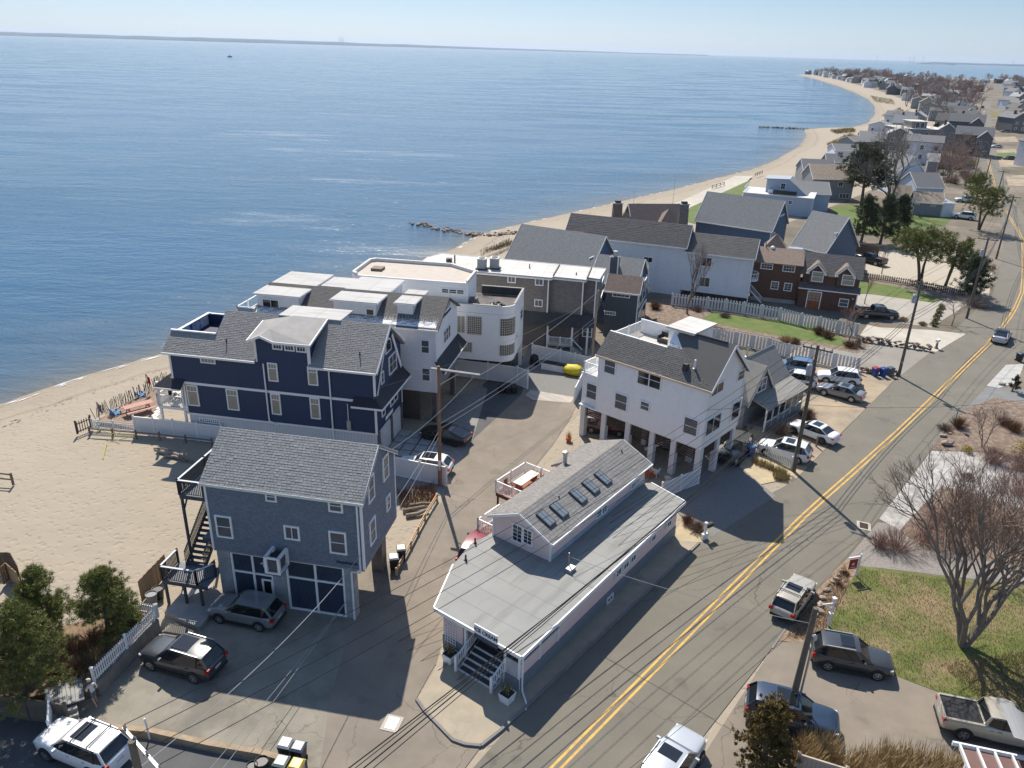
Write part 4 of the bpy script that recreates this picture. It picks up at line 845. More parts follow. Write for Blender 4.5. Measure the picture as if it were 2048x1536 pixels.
for k in range(4): MB().box(p2[0] - 1.1 + k * .3, -1.5, .1, p2[0] - .8 + k * .3, -.6, .85 - k * .2).build('step', LCONC, B)
MB().box(p1[0] - .2, -.7, .75, p2[0] - 1.1, .4, .9).build('porch_floor', mat('pale_deck'), B)
vent_pipe(B, 4.2, 1.9, zt, 1.1, .09); vent_pipe(B, 3.4, 1.6, zt, .6); vent_pipe(B, 13.2, 2.8, zt, .5); vent_pipe(B, 19.0, 1.4, zt, .3); MB().box(3.0, 2.3, zt + .01, 3.6, 2.9, zt + .5).build('roof_cowl', DARK, B)
for k, (px, py) in enumerate(((964, 538), (989, 537))):
    u, v = h.at(px, py, zt); t = thing('air_conditioner', ['boxy rooftop air conditioner on the long white roof, nearer the sea', 'boxy rooftop air conditioner on the long white roof, nearer the road'][k], 'air conditioner', h.w(u, v, zt), -.19)
    MB().box(-.48, -.45, .15, .48, .45, 1.25).build('casing', mat('ac_louvre', (.28, .29, .30), .5, .1, kind='clap', kp=.09), t); MB().box(-.52, -.5, 1.25, .52, .5, 1.33).build('top_cover', GALV, t); MB().lathe([(.4, 1.33), (.38, 1.38), (.1, 1.39)], 12).build('fan_grille', DARK, t); MB().box(-.7, -.55, .03, .7, .55, .15).build('mounting_frame', DARK, t)
# ---------------------------------------------------------------- generic gable house for the middle distance
def gable_house(name, label, p_l, p_r, z_e, W, z_r, wallm, roofm, vr=None, z0=0, ovh=.3, tabs=None, wins=(), ewins=(), group=None, depth_t=None, chim=None, autow=True):
    """placed by the two ends of its near eave (photo pixels) at eave height z_e"""
    A, C_ = G(*p_l, z_e), G(*p_r, z_e); t = math.atan2(C_.y - A.y, C_.x - A.x); L = (C_ - A).to_2d().length - 2 * ovh
    o = Vector((A.x, A.y, 0)) + Vector((math.cos(t), math.sin(t), 0)) * ovh + Vector((-math.sin(t), math.cos(t), 0)) * ovh
    h = House(name, label, o.x, o.y, t, group=group); vr = W / 2 if vr is None else vr
    fix_normals(gable_walls(L, W, z0, z_e, z_r - .06, vr).build('wall', wallm, h.o))
    sl = (z_r - z_e) / vr
    roof_plane(h, [(-ovh, -ovh, z_e - sl * ovh * .5), (L + ovh, -ovh, z_e - sl * ovh * .5), (L + ovh, vr, z_r), (-ovh, vr, z_r)], roofm, tabs)
    roof_plane(h, [(L + ovh, W + ovh, z_e - sl * ovh * .5), (-ovh, W + ovh, z_e - sl * ovh * .5), (-ovh, vr + .01, z_r), (L + ovh, vr + .01, z_r)], roofm)
    MB().box(-ovh, -ovh - .06, z_e - sl * ovh * .5 - .18, L + ovh, -ovh + .02, z_e - sl * ovh * .5).build('gutter', WHITE, h.o)
    for s_, e in ((L + ovh + .03, 1), (-ovh - .03, -1)): bar(h.o, (s_, -ovh, z_e - sl * ovh * .5 - .08), (s_, vr, z_r - .08), .05, .2, WHITE, 'rake_board'); bar(h.o, (s_, vr, z_r - .08), (s_, W + ovh, z_e - sl * ovh * .5 - .08), .05, .2, WHITE, 'rake_board')
    MB().box(L - .06, -.05, z0, L + .06, .06, z_e - .1).build('corner_board', WHITE, h.o)
    h.L, h.W = L, W
    for a, b, st in wins: win(h, 'S', 0, a, b, st)
    for a, b, st in ewins: win(h, 'E', L, a, b, st)
    return h
RF_GREY = mat('roof_shingle_grey', (.235, .235, .23), .9, .15, 3., .012, 14); RF_DK = mat('roof_shingle_dark', (.13, .123, .117), .9, .2, 3., .012, 14)
RF_BRN = mat('roof_shingle_brown', (.22, .165, .13), .9, .18, 3., .012, 14); RF_SLATE = mat('roof_shingle_slate', (.16, .163, .17), .9, .15, 3., .012, 14); RF_TAN = mat('roof_cedar_tan', (.36, .285, .215), .9, .2, 2., .02, 12)
RF_PLUM = mat('roof_shingle_plum', (.125, .1, .095), .9, .18, 3., .012, 14)
LBLUE = mat('pale_blue_siding', (.42, .49, .58), .65, .05, 2., kind='clap', kp=.18); MBLUE = mat('mid_blue_siding', (.085, .135, .21), .65, .08, 2., kind='clap', kp=.18)
SLATE = mat('slate_siding', (.085, .10, .115), .7, .08, 2., kind='clap', kp=.18); BROWN = mat('brown_shingle_siding', (.135, .07, .048), .85, .15, 2., kind='shake', kp=.18); GRYS = mat('grey_siding', (.26, .27, .28), .8, .1, 2., kind='shake', kp=.2)
WSH = mat('white_siding', (.68, .71, .75), .65, .05, 2., kind='clap', kp=.2)
zb_ = Z(1100, 400, 6.4)
# 6. blue gambrel house
h = gable_house('blue_gambrel_house', 'blue house with long grey roof and white-trimmed gable behind the flat-roofed house', (1009, 516), (1180, 545), 5.5, 9.0, 9.6, MBLUE, RF_GREY, ewins=[(zb_(498, 740), zb_(555, 760), 'dbl')])
h2 = gable_house('blue_gambrel_wing', 'lower wing of the blue gambrel house with oval gable window and brick-cornered chimney', (1180, 560), (1275, 572), 5.6, 6.5, 8.3, MBLUE, RF_GREY)
E2 = h2.L + .35
bar(h2.o, (E2, 3.2, 8.2), (E2, 5.6, 6.9), .08, .3, WHITE, 'gambrel_board'); bar(h2.o, (E2, 5.6, 6.9), (E2, 6.9, 4.2), .08, .35, WHITE, 'gambrel_board')
roof_plane(h2, [(h2.L + .9, 1.5, 3.2), (h2.L + .9, 7, 3.2), (h2.L, 7, 4.1), (h2.L, 1.5, 4.1)], SLATE, name='pent_roof')
ov = MB(); ov.lathe([(.42, 0), (.42, .05), (.3, .06)], 16); oo = ov.build('oval_window', WHITE, h2.o); oo.rotation_euler = (0, math.pi / 2, 0); oo.location = (h2.L, 3.4, 6.3); oo.scale = (1.6, 1, 1)
MB().box(h2.L - .02, 4.0, 1.2, h2.L + .5, 6.0, 2.9).build('bay_window', WHITE, h2.o); MB().box(h2.L + .5, 4.2, 1.4, h2.L + .53, 5.8, 2.7).build('bay_glass', GLASS, h2.o)
ch = MB(); cu, cv = h2.at(*zb_(822, 880), 7.0); ch.box(cu - .55, cv - .45, 4, cu + .55, cv + .45, 8.6); ch.build('chimney', SLATE, h2.o)
for a in (-.55, .55):
    for b in (-.45, .45): MB().box(cu + a - .07, cv + b - .07, 4, cu + a + .07, cv + b + .07, 8.65).build('chimney_trim', WHITE, h2.o)
MB().lathe([(.25, 8.6), (.25, 9.2), (.32, 9.2), (.3, 9.35)], 10, (cu, cv)).build('flue', GALV, h2.o)
# 7. slate house with brown roof
h = gable_house('slate_house', 'small slate-grey house with brown roof and white corner trim', (1209, 580), (1280, 588), 6.0, 3.6, 7.6, SLATE, RF_BRN, ovh=.2, wins=[(zb_(800, 1165), zb_(1022, 1258), 'grid42'), (zb_(690, 1410), zb_(842, 1480), 'grid42')], ewins=[(zb_(1150, 1130), zb_(1212, 1230), 'dbl'), (zb_(1130, 1440), zb_(1205, 1500), 'grid22')])
# 8. long white house
h = House('long_white_house', 'very long white house with dark shingle roof and small brick chimney', 7.63, 117.43, -.37); B = h.o
L1, L2 = 18.15, 27.78
fix_normals(gable_walls(L1, 5.6, 0, 7.3, 9.95, 2.75).build('wall', WSH, B)); fix_normals(gable_walls(L2 - L1, 5.4, .9, 6.8, 8.95, 2.75).build('wall', WSH, B, loc=(L1, .05, 0)))
roof_plane(h, [(-.3, -.3, 7.25), (L1 + .3, -.3, 7.25), (L1 + .3, 2.75, 10), (-.3, 2.75, 10)], RF_DK, SH_DARK, course=.3, tab=.5); roof_plane(h, [(L1 + .3, 5.9, 7.25), (-.3, 5.9, 7.25), (-.3, 2.76, 10), (L1 + .3, 2.76, 10)], RF_DK)
roof_plane(h, [(L1 + .05, -.3, 6.75), (L2 + .3, -.3, 6.75), (L2 + .3, 2.8, 9), (L1 + .05, 2.8, 9)], RF_DK, SH_DARK, course=.3, tab=.5); roof_plane(h, [(L2 + .3, 5.8, 6.75), (L1 + .05, 5.8, 6.75), (L1 + .05, 2.81, 9), (L2 + .3, 2.81, 9)], RF_DK)
MB().box(-.3, -.38, 7.05, L1 + .3, -.28, 7.22).build('gutter', WHITE, B); MB().box(L1 + .05, -.38, 6.55, L2 + .3, -.28, 6.72).build('gutter', WHITE, B)
bar(B, (L2 + .33, -.3, 6.65), (L2 + .33, 2.8, 8.9), .05, .22, WHITE, 'rake_board'); bar(B, (L1 + .33, -.3, 7.15), (L1 + .33, 2.75, 9.9), .05, .2, WHITE, 'rake_board')
for k in range(int((L2 - L1) / .5)): MB().box(L1 + .3 + k * .5, .3, 0, L1 + .72 + k * .5, .36, .9).build('skirting_board', mat('dark_skirting', (.05, .045, .045), .8, .3, kind='object'), B)
zl = Z(1000, 380, 2.7676)
for a, b, st in (((598, 337), (640, 350), 'grid41'), ((795, 365), (845, 405), 'slide'), ((1115, 367), (1172, 428), 'slide'), ((1105, 478), (1160, 540), 'slide')): win(h, 'S', 0, zl(*a), zl(*b), st)
u, _ = h.at(*zb_(310, 500), 7.3); MB().box(1.1, -.75, 0, 2.9, 0, 7.9).build('chimney', mat('chimney_brick', (.11, .04, .03), .9, .15, 3., kind='brick', kp=.09, c2=(.15, .12, .11)), B)
for px, py in ((1552, 440), (1640, 440), (1705, 490)): u, v = h.at(*zb_(px, py), 8.2); vent_pipe(B, u, v, 8.0, .9, .07, WHITE if px < 1700 else DARK)
MB().lathe([(1.1, 3.4), (1.1, 3.52)], 16, (L2 - .1, 1.2)).build('balcony_floor', WHITE, B)
for k in range(9): an = -1.5 + 3.0 * k / 8; MB().box(L2 - .1 + 1.05 * math.cos(an) - .02, 1.2 + 1.05 * math.sin(an) - .02, 3.5, L2 - .1 + 1.05 * math.cos(an) + .02, 1.2 + 1.05 * math.sin(an) + .02, 4.45).build('baluster', WHITE, B)
MB().tube([(L2 - .1 + 1.05 * math.cos(-1.5 + .375 * k), 1.2 + 1.05 * math.sin(-1.5 + .375 * k), 4.48) for k in range(9)], .05, n=5).build('top_rail', WHITE, B)
MB().box(L2 - .06, -.06, 0, L2 + .08, .08, 6.6).build('corner_board', WHITE, B)
# 9. brown shingle house
h = House('brown_house', 'dark brown shingle house with two small gabled dormers and brown roofs', 40.64, 107.25, -.34); B = h.o
L, zr = 7.75, 7.3
zr_ = Z(1480, 400, 6.4)
MB().box(0, 0, 0, L, 5.5, 2.95).build('garage_wall', BROWN, B); MB().box(.3, .7, 2.95, L, 5.5, 5.0).build('wall', BROWN, B)
roof_plane(h, [(-.15, -.3, 2.9), (L + .3, -.3, 2.9), (L + .3, .75, 3.55), (-.15, .75, 3.55)], RF_PLUM, name='pent_roof'); bar(B, (-.15, -.32, 2.82), (L + .3, -.32, 2.82), .05, .14, WHITE, 'fascia_board')
roof_plane(h, [(-.1, .3, 4.75), (L + .35, .3, 4.75), (L + .35, 3.3, zr), (-.1, 3.3, zr)], RF_PLUM, SH_DARK, course=.3, tab=.5); roof_plane(h, [(L + .35, 6.2, 4.75), (-.1, 6.2, 4.75), (-.1, 3.31, zr), (L + .35, 3.31, zr)], RF_PLUM)
fix_normals(gable_walls(L, 5.0, 4.9, 4.95, zr - .2, 2.5).build('gable_wall', BROWN, B, loc=(0, .7, 0)))
for cu in (1.95, 5.75):
    fix_normals(MB().add([(cu - .95, .35, 3.5), (cu + .95, .35, 3.5), (cu + .95, .35, 5.35), (cu, .35, 6.35), (cu - .95, .35, 5.35), (cu - .95, 2.8, 3.5), (cu + .95, 2.8, 3.5), (cu + .95, 2.8, 5.35), (cu, 2.8, 6.35), (cu - .95, 2.8, 5.35)], [(0, 1, 2, 3, 4), (9, 8, 7, 6, 5), (0, 5, 6, 1), (1, 6, 7, 2), (2, 7, 8, 3), (3, 8, 9, 4), (4, 9, 5, 0)]).build('dormer_wall', BROWN, B))
    for s in (-1, 1):
        roof_plane(h, [(cu + s * 1.25, .05, 5.15), (cu, .05, 6.45), (cu, 2.9, 6.45), (cu + s * 1.25, 2.9, 5.15)][::s], RF_BRN, name='dormer_roof'); bar(B, (cu + s * 1.28, .02, 5.05), (cu, .02, 6.38), .07, .2, WHITE, 'rake_board'); MB().box(cu + s * 1.15 - .22, -.02, 4.92, cu + s * 1.15 + .22, .4, 5.08).build('eave_return', WHITE, B)
for a, b in (((928, 903), (1060, 1055)), ((1318, 948), (1455, 1103))): win(h, 'S', .35, zr_(*a), zr_(*b), 'dh', GLASS2)
win(h, 'S', 0, zr_(1275, 1257), zr_(1378, 1375), 'dh', GL_B)
a0, z1_ = h.on(*zr_(860, 1207), 'S', 0); a1, z0_ = h.on(*zr_(1012, 1400), 'S', 0)
d = MB(); d.box(a0, -.08, 0, a0 + .14, 0, 2.35); d.box(a1 - .14, -.08, 0, a1, 0, 2.35); d.box(a0, -.08, 2.35, a1, 0, 2.5); d.build('door_frame', WHITE, B)
do = MB().box(a0 + .14, -.05, 0, a1 - .14, -.0, 2.35).build('door', mat('orange_wood_door', (.30, .085, .03), .5, .15), B)
for i in range(3):
    for j in range(3): MB().box(a0 + .24 + i * (a1 - a0 - .45) / 3, -.06, 1.1 + j * .4, a0 + .24 + (i + .8) * (a1 - a0 - .45) / 3, -.05, 1.4 + j * .4).build('door_pane', GLASS2, do)
for u in (L - .02, ): MB().box(u - .05, -.08, 0, u + .07, .06, 2.85).build('corner_board', WHITE, B)
for uz_ in ((1.45, 2.75), (L - .5, 2.2)): MB().box(uz_[0] - .1, -.12, uz_[1] - .25, uz_[0] + .1, -.01, uz_[1]).build('wall_lamp', GALV, B)
# west section
hW = House('brown_house_wing', 'taller wing of the brown shingle house with four windows and low-pitched brown roof', *h.w(-6.6, .5)[:2], -.30); B2 = hW.o
fix_normals(gable_walls(6.5, 6.0, .6, 5.9, 7.3, 3).build('wall', BROWN, B2)); MB().box(.05, .05, 0, 6.4, 5.9, .6).build('foundation_wall', CONC, B2)
roof_plane(hW, [(-.3, -.3, 5.8), (6.7, -.3, 5.8), (6.7, 3, 7.35), (-.3, 3, 7.35)], RF_BRN); roof_plane(hW, [(6.7, 6.3, 5.8), (-.3, 6.3, 5.8), (-.3, 3.01, 7.35), (6.7, 3.01, 7.35)], RF_BRN)
for s in (0, 1, 2, 3):
    c_ = [(1.0, 4.2), (4.2, 4.2), (4.2, 7.4), (1.0, 7.4)]; roof_plane(hW, [(*c_[s], 6.9), (*c_[(s + 1) % 4], 6.9), (2.6, 5.8, 8.9)], RF_BRN, name='hip_roof')
MB().box(4.4, 3.4, 7.0, 6.4, 4.6, 7.35).build('skylight', GALV, B2); vent_pipe(B2, 1.2, 3.0, 7.3, .7); MB().lathe([(.3, 7.2), (.3, 7.45), (.1, 7.6)], 10, (2.2, 2.9)).build('roof_vent', WHITE, B2)
for a, b, st in (((272, 795), (415, 893), 'grid42'), ((552, 827), (700, 928), 'grid42'), ((402, 1037), (487, 1148), 'grid23'), ((570, 1055), (655, 1170), 'grid23')): win(hW, 'S', 0, zr_(*a), zr_(*b), st)
bar(B2, (-.2, -.6, 2.6), (1.7, -1.2, .9), .07, .07, WHITE, 'stair_rail'); bar(B2, (-.2, -.6, 1.7), (1.7, -1.2, .1), .07, .2, WHITE, 'stringer')
for k in range(10): MB().box(-.2 + k * .19, -.62 - k * .06, 1.75 - k * .165, -.16 + k * .19, -.58 - k * .06, 2.55 - k * .165).build('baluster', WHITE, B2)
# 10. blue house with two big grey roofs
zj = Z(1380, 320, 6.4)
h = gable_house('steel_blue_house', 'steel blue house with big plain grey gable roof by the beach', zj(55, 765), zj(1055, 912), 5.0, 9.0, 9.6, MBLUE, RF_GREY, ewins=[(zj(1150, 730), zj(1205, 700), 'grid22'), (zj(1047, 940), zj(1082, 970), 'grid22')])
h = gable_house('steel_blue_house_wing', 'second gable of the steel blue house facing the road with tall grid window', zj(1290, 1080), zj(1740, 1185), 3.6, 9.6, 8.9, MBLUE, RF_GREY, ewins=[(zj(1835, 960), zj(1900, 940), 'grid33')])
# brown-roofed house with chimneys behind the long white house
h = gable_house('chimney_house', 'brown roofed beach house with two chimneys beyond the long white house', (1265, 452), (1375, 452), 5.0, 7, 8.2, BROWN, RF_PLUM)
for px, py, m_ in ((1234, 428, mat('taupe_chimney', (.13, .10, .09), .9, .2)), (1366, 430, mat('stone_chimney', (.14, .13, .125), .9, .35, 4.))):
    u, v = h.at(px, py, 7.5); MB().add([(u + a * .95, v + b * .6, 3) for a, b in ((-1, -1), (1, -1), (1, 1), (-1, 1))] + [(u + a * .72, v + b * .5, 9.3) for a, b in ((-1, -1), (1, -1), (1, 1), (-1, 1))], [(0, 1, 5, 4), (1, 2, 6, 5), (2, 3, 7, 6), (3, 0, 4, 7), (4, 5, 6, 7), (3, 2, 1, 0)]).build('chimney', m_, h.o)
    MB().box(u - .85, v - .6, 9.3, u + .85, v + .6, 9.45).build('chimney_cap', CONC, h.o); MB().box(u - .5, v - .3, 9.45, u + .5, v + .3, 9.8).build('chimney_pot', DARK, h.o)
for px, py, z_ in ((1251, 422, 7.6), (1338, 417, 7.8)):
    u, v = h.at(px, py, z_)
    for s in range(4): c_ = [(u - 2.2, v - 2.2), (u + 2.2, v - 2.2), (u + 2.2, v + 2.2), (u - 2.2, v + 2.2)]; roof_plane(h, [(*c_[s], z_ - 2.4), (*c_[(s + 1) % 4], z_ - 2.4), (u, v, z_)], RF_BRN, name='hip_roof')
# 12. pale blue deck house
h = gable_house('deck_house', 'pale blue house with white flat terrace and metal-grey shed roof near the sea wall', (1486, 384), (1628, 397), 4.2, 9.0, 4.35, LBLUE, mat('white_terrace', (.6, .6, .58), .8), ovh=.1)
fix_normals(MB().add([(4.5, 2.5, 4.3), (13.5, 2.5, 4.3), (13.5, 8, 4.3), (4.5, 8, 4.3), (4.5, 2.5, 7.3), (9.5, 2.5, 7.5), (9.5, 8, 7.5), (4.5, 8, 7.3)], [(0, 1, 5, 4), (1, 2, 6, 5), (2, 3, 7, 6), (3, 0, 4, 7), (4, 5, 6, 7), (3, 2, 1, 0)]).build('upper_wall', LBLUE, h.o))
roof_plane(h, [(4.0, 2.2, 7.35), (9.5, 2.2, 7.6), (9.5, 8.3, 7.6), (4.0, 8.3, 7.35)], mat('silver_roof', (.33, .36, .40), .5, .1)); roof_plane(h, [(9.5, 2.2, 7.6), (14.0, 2.2, 4.25), (14.0, 8.3, 4.25), (9.5, 8.3, 7.6)], RF_GREY); bar(h.o, (9.5, 2.17, 7.5), (14, 2.17, 4.15), .06, .22, WHITE, 'rake_board')
window_at(h.o, 'S', 8.2, 5.2, 1.1, 1.4, 2.5, 'grid22'); window_at(h.o, 'S', 10.5, 2.4, .9, .9, 0, 'grid22')
railing(h.o, [(6.5, .2, 4.3), (11.5, .2, 4.3)], .95, DARK, 0, 2.5); MB().box(6.5, .18, 4.4, 11.5, .2, 5.2).build('glass_panel', GLASS, h.o); railing(h.o, [(0, .2, 4.35), (0, 8, 4.35)], .95, WHITE, .5, 2)
MB().box(5.2, 1.2, 4.36, 6.6, 2.2, 5.1).build('terrace_sofa', WHITE, h.o)
gable_house('deck_house_annex', 'low annex with plain grey roof joined to the pale blue deck house', (1600, 386), (1663, 389), 4.0, 8, 6.2, LBLUE, RF_GREY)
# further beach-side houses
z4_ = Z(1600, 230, 5.689)
gable_house('cedar_roof_house', 'grey shingle house with tan cedar roof and small bay window', z4_(150, 720), z4_(640, 735), 5.2, 9, 8.2, GRYS, RF_TAN, wins=[(z4_(440, 760), z4_(485, 815), 'slide'), (z4_(450, 890), z4_(552, 950), 'tri')])
gable_house('dark_roof_cottage', 'beach cottage with hipped charcoal roof and white porch', z4_(40, 625), z4_(420, 640), 3.6, 9, 6.2, GRYS, RF_SLATE, wins=[(z4_(135, 640), z4_(175, 690), 'dh')])
gable_house('slate_roof_annex', 'slate-roofed annex between the cottages on the beach', z4_(305, 530), z4_(640, 545), 4.5, 7, 6.5, GRYS, RF_SLATE)
gable_house('white_gable_house', 'white house with tall pointed gable and dark low roof on the beach', z4_(405, 400), z4_(835, 415), 6.0, 9, 7.6, WSH, RF_SLATE, wins=[(z4_(430, 420), z4_(488, 470), 'dbl'), (z4_(555, 428), z4_(605, 445), 'slide')])
gable_house('white_gable_wing', 'tall white gabled wing with steep charcoal roof', z4_(840, 600), z4_(1080, 680), 5.4, 8, 10.2, WSH, RF_SLATE)
gable_house('long_low_garage', 'long low grey garage with tan cedar roof beside the white SUV driveway', z4_(1300, 985), z4_(1650, 1010), 3.0, 6, 5.0, GRYS, RF_TAN, wins=[(z4_(1305, 1000), z4_(1360, 1020), 'slide'), (z4_(1490, 1015), z4_(1545, 1040), 'slide')])
gable_house('cedar_annex', 'small tan-roofed annex behind the dark evergreen trees', z4_(1050, 930), z4_(1290, 945), 3.0, 6, 5.4, GRYS, RF_TAN)
gable_house('slate_roof_hall', 'wide house with broad slate-grey roof behind the tan garage', z4_(1330, 820), z4_(1660, 830), 4.0, 10, 7.0, LBLUE, RF_SLATE)
gable_house('white_flat_shed', 'white flat-roofed shed at the end of the tan garage', z4_(1640, 1000), z4_(1770, 1005), 3.2, 9, 3.3, WSH, mat('silver_roof'), ovh=.1)
gable_house('grey_bungalow', 'wide low bungalow with slate roof and black stovepipe', z4_(675, 250), z4_(1380, 290), 4.0, 12, 6.0, GRYS, RF_SLATE)
gable_house('grey_bungalow_wing', 'second low slate roof behind the stovepipe bungalow', z4_(620, 300), z4_(960, 300), 3.6, 9, 5.0, GRYS, RF_SLATE)
gable_house('small_square_house', 'small grey house with square roof among bare trees', z4_(1450, 520), z4_(1590, 530), 4.0, 8, 6.0, GRYS, RF_GREY)
# modern grey house with cream roof
zm_ = Z(1840, 150, 5.6875)
h = gable_house('grey_modern_house', 'large grey modern house with cream flat roofs and tall glazing', z4_(1120, 150), z4_(1690, 170), 7.5, 16, 7.6, GRYS, mat('cream_flat_roof', (.58, .54, .46), .8, .06), ovh=.2)
for k, u in enumerate((3, 9, 11.5, 17, 20, 23)):
    if u < h.L - 1.5: window_at(h.o, 'S', u, 1.5 if k % 2 else 4.2, 1.4, 2.2 if k in (1, 2) else 1.4, 0, 'slide')
MB().box(6, 3, 7.4, h.L * .62, 12, 10).build('upper_wall', GRYS, h.o); MB().box(5.5, 2.5, 10, h.L * .65, 12.5, 10.2).build('upper_roof', mat('cream_flat_roof'), h.o)
for u in (8.2, 10.2): window_at(h.o, 'S', u, 7.7, 1.4, 2.1, 3, 'slide')
# ---------------------------------------------------------------- 15. white stilt house
WST = mat('white_stilt_siding', (.86, .855, .83), .6, .035, 2., kind='clap', kp=.17, depth=.01)
h = House('stilt_house', 'tall white house on square stilts with dark grey roof and roof terrace', 7.602, 62.987, -.721); B = h.o; STILT = h
L, W, zb, ze, zr, vr, ud = 10.58, 6.3, 3.38, 8.67, 11.76, 3.07, 5.45
zw = Z(1100, 620, 3.413)
# walls : full gable to the right of the terrace, lower box on the left
fix_normals(gable_walls(L - ud, W, zb, ze, zr - .06, vr).build('wall', WST, B, loc=(ud, 0, 0))); MB().box(0, 0, zb, ud + .003, W, ze).build('wall', WST, B)
MB().box(-1.95, .4, zb - .05, 0.003, W - .2, 6.25).build('bay_wall', WST, B)
roof_plane(h, [(-.35, -.15, ze - .02), (L + .35, -.15, ze - .02), (L + .35, vr, zr), (ud + .45, vr, zr), (ud, 1.85, 10.35), (-.35, 1.85, 10.35)], SH_DARK, SH_DARK)
roof_plane(h, [(L + .35, W + .35, ze - .15), (ud + .45, W + .35, ze - .15), (ud + .45, vr + .01, zr), (L + .35, vr + .01, zr)], SH_DARK)
MB().box(ud + 1.9, vr - .12, zr - .02, L - .4, vr + .12, zr + .08).build('ridge_vent', mat('ridge_dark', (.03, .03, .032), .8), B)
MB().box(-.4, -.21, ze - .16, L + .35, -.13, ze + .0).build('gutter', mat('raw_wood_fascia', (.62, .48, .33), .7, .15), B)
bar(B, (L + .38, -.15, ze - .12), (L + .38, vr, zr - .1), .05, .24, WHITE, 'rake_board'); bar(B, (L + .38, vr, zr - .1), (L + .38, W + .35, ze - .25), .05, .24, WHITE, 'rake_board')
MB().box(-.35, 1.78, 10.33, ud, 1.95, 10.42).build('terrace_cap', WHITE, B); MB().box(-.3, 1.88, ze, ud, 1.96, 10.34).build('terrace_wall', WST, B); MB().box(0, 1.96, ze - .01, ud + .4, W, 9.3).build('terrace_floor', mat('pale_deck'), B)
MB().box(-.3, -.3, ze - .1, -.22, 1.9, ze).build('soffit', WHITE, B); fix_normals(MB().add([(-.3, 0, ze), (-.3, 1.9, ze), (-.3, 1.9, 10.3), (-.1, 0, ze), (-.1, 1.9, ze), (-.1, 1.9, 10.3)], [(0, 1, 2), (5, 4, 3), (0, 3, 4, 1), (1, 4, 5, 2), (2, 5, 3, 0)]).build('end_wall', WST, B))
railing(B, [(.05, 2.0, 9.3), (.05, W, 9.3)], 1.05, WHITE, .14); MB().box(0, W - .1, 9.3, ud, W, 10.5).build('terrace_wall', WST, B); MB().box(0, W - .13, 10.5, ud, W + .03, 10.58).build('terrace_cap', WHITE, B)
MB().box(ud - .6, 2.9, 9.2, ud + 1.75, 6.25, 11.75).build('stair_tower', WST, B); MB().box(ud - .75, 2.65, 11.75, ud + 1.95, 6.5, 11.9).build('stair_tower_roof', mat('white_membrane'), B)
so = thing('terrace_sofa', 'black wicker sofa on the roof terrace of the stilt house', 'sofa', h.w(3.3, 5.4, 9.3), -.721)
MB().box(-.75, -.35, 0, .75, .4, .4).build('seat', DARK, so); MB().box(-.75, .3, .4, .75, .45, .85).build('backrest', DARK, so)
for s in (-.75, .65): MB().box(s, -.35, .4, s + .1, .3, .65).build('armrest', DARK, so)
MB().box(-.3, -.3, .4, .3, .25, .46).build('cushion', mat('tan_cushion', (.4, .33, .25), .9), so)
vent_pipe(B, 8.6, 1.0, 9.65, .75, .08, WHITE); MB().box(7.75, .55, 9.2, 8.15, .95, 9.95).build('roof_vent', DARK, B)
for a, b, st in (((380, 325), (443, 443), 'dh'), ((453, 560), (520, 690), 'dh'), ((625, 620), (675, 690), 'dh'), ((925, 728), (998, 862), 'dh')): win(h, 'S', 0, zw(*a), zw(*b), st, GL_B, g=.1)
win(h, 'S', 0, zw(610, 400), zw(750, 545), 'dbl', g=.1); win(h, 'S', .4, zw(258, 492), zw(316, 615), 'dh', GL_B, g=.1)
for a, b, st in (((1283, 425), (1318, 460), 'dh'), ((1103, 525), (1175, 545), 'slide'), ((1245, 640), (1287, 720), 'dh'), ((1068, 755), (1152, 800), 'slide')): win(h, 'E', L, zw(*a), zw(*b), st, g=.08)
for u, v, z0_, z1_ in ((0, 0, zb, ze - .2), (L, 0, zb, ze - .2), (L, W, zb, ze - .2)): MB().box(u - .07, v - .05, z0_, u + .07, v + .06, z1_).build('corner_board', WHITE, B)
# bay terrace
MB().box(-2.05, .3, 6.25, .02, W - .1, 6.4).build('bay_roof', WHITE, B); railing(B, [(-.1, .45, 6.4), (-1.9, .45, 6.4), (-1.9, W - .4, 6.4)], 1.0, WHITE, .13)
# stilts and slat screens
cu = [h.on(*zw(px, py), 'S', 0)[0] for px, py in ((362, 740), (527, 790), (693, 850), (840, 900), (1012, 945))]
COLM = mat('white_stilt_panel', (.66, .65, .64), .7, .04)
for u in [-1.75] + cu: MB().box(u - .24, .06 if u > 0 else .45, 0, u + .24, .56 if u > 0 else .95, zb).build('stilt', COLM, B)
for v in (3.0, W - .5):
    for u in (-1.6, cu[1], cu[3], L - .26): MB().box(u - .24, v, 0, u + .24, v + .5, zb).build('stilt', COLM, B)
MB().box(-1.95, .05, zb - .12, L, W, zb - .02).build('floor_beam', WHITE, B)
SLAT = mat('brown_slat', (.055, .038, .03), .7, .2)
def slat_screen(face, a0, a1, off):
    sm_ = MB().box(0, -.03, 0, a1 - a0, .03, .12).mesh('slat', SLAT)
    for k in range(6): ob('slat', sm_, B, (a0, off, zb - .28 - k * .19) if face == 'S' else (off, a0, zb - .28 - k * .19), 0 if face == 'S' else math.pi / 2)
    for f in (.0, .5, 1.): a = a0 + (a1 - a0) * f; MB().cbox((a, off + .05, zb - .7) if face == 'S' else (off - .05, a, zb - .7), (.06, .06, 1.25)).build('slat_post', SLAT, B)
for a, b in zip([-1.75] + cu, cu): slat_screen('S', a + .26, b - .26, .3 if a > 0 else .7)
slat_screen('E', .6, 2.95, L - .25); slat_screen('E', 3.55, W - .55, L - .25)
for k in range(7): MB().box(cu[1] + .7 + k * .26, 2.2, .12 + k * .19, cu[1] + 1.0 + k * .26, 3.2, .2 + k * .19).build('step', WHITE, B)
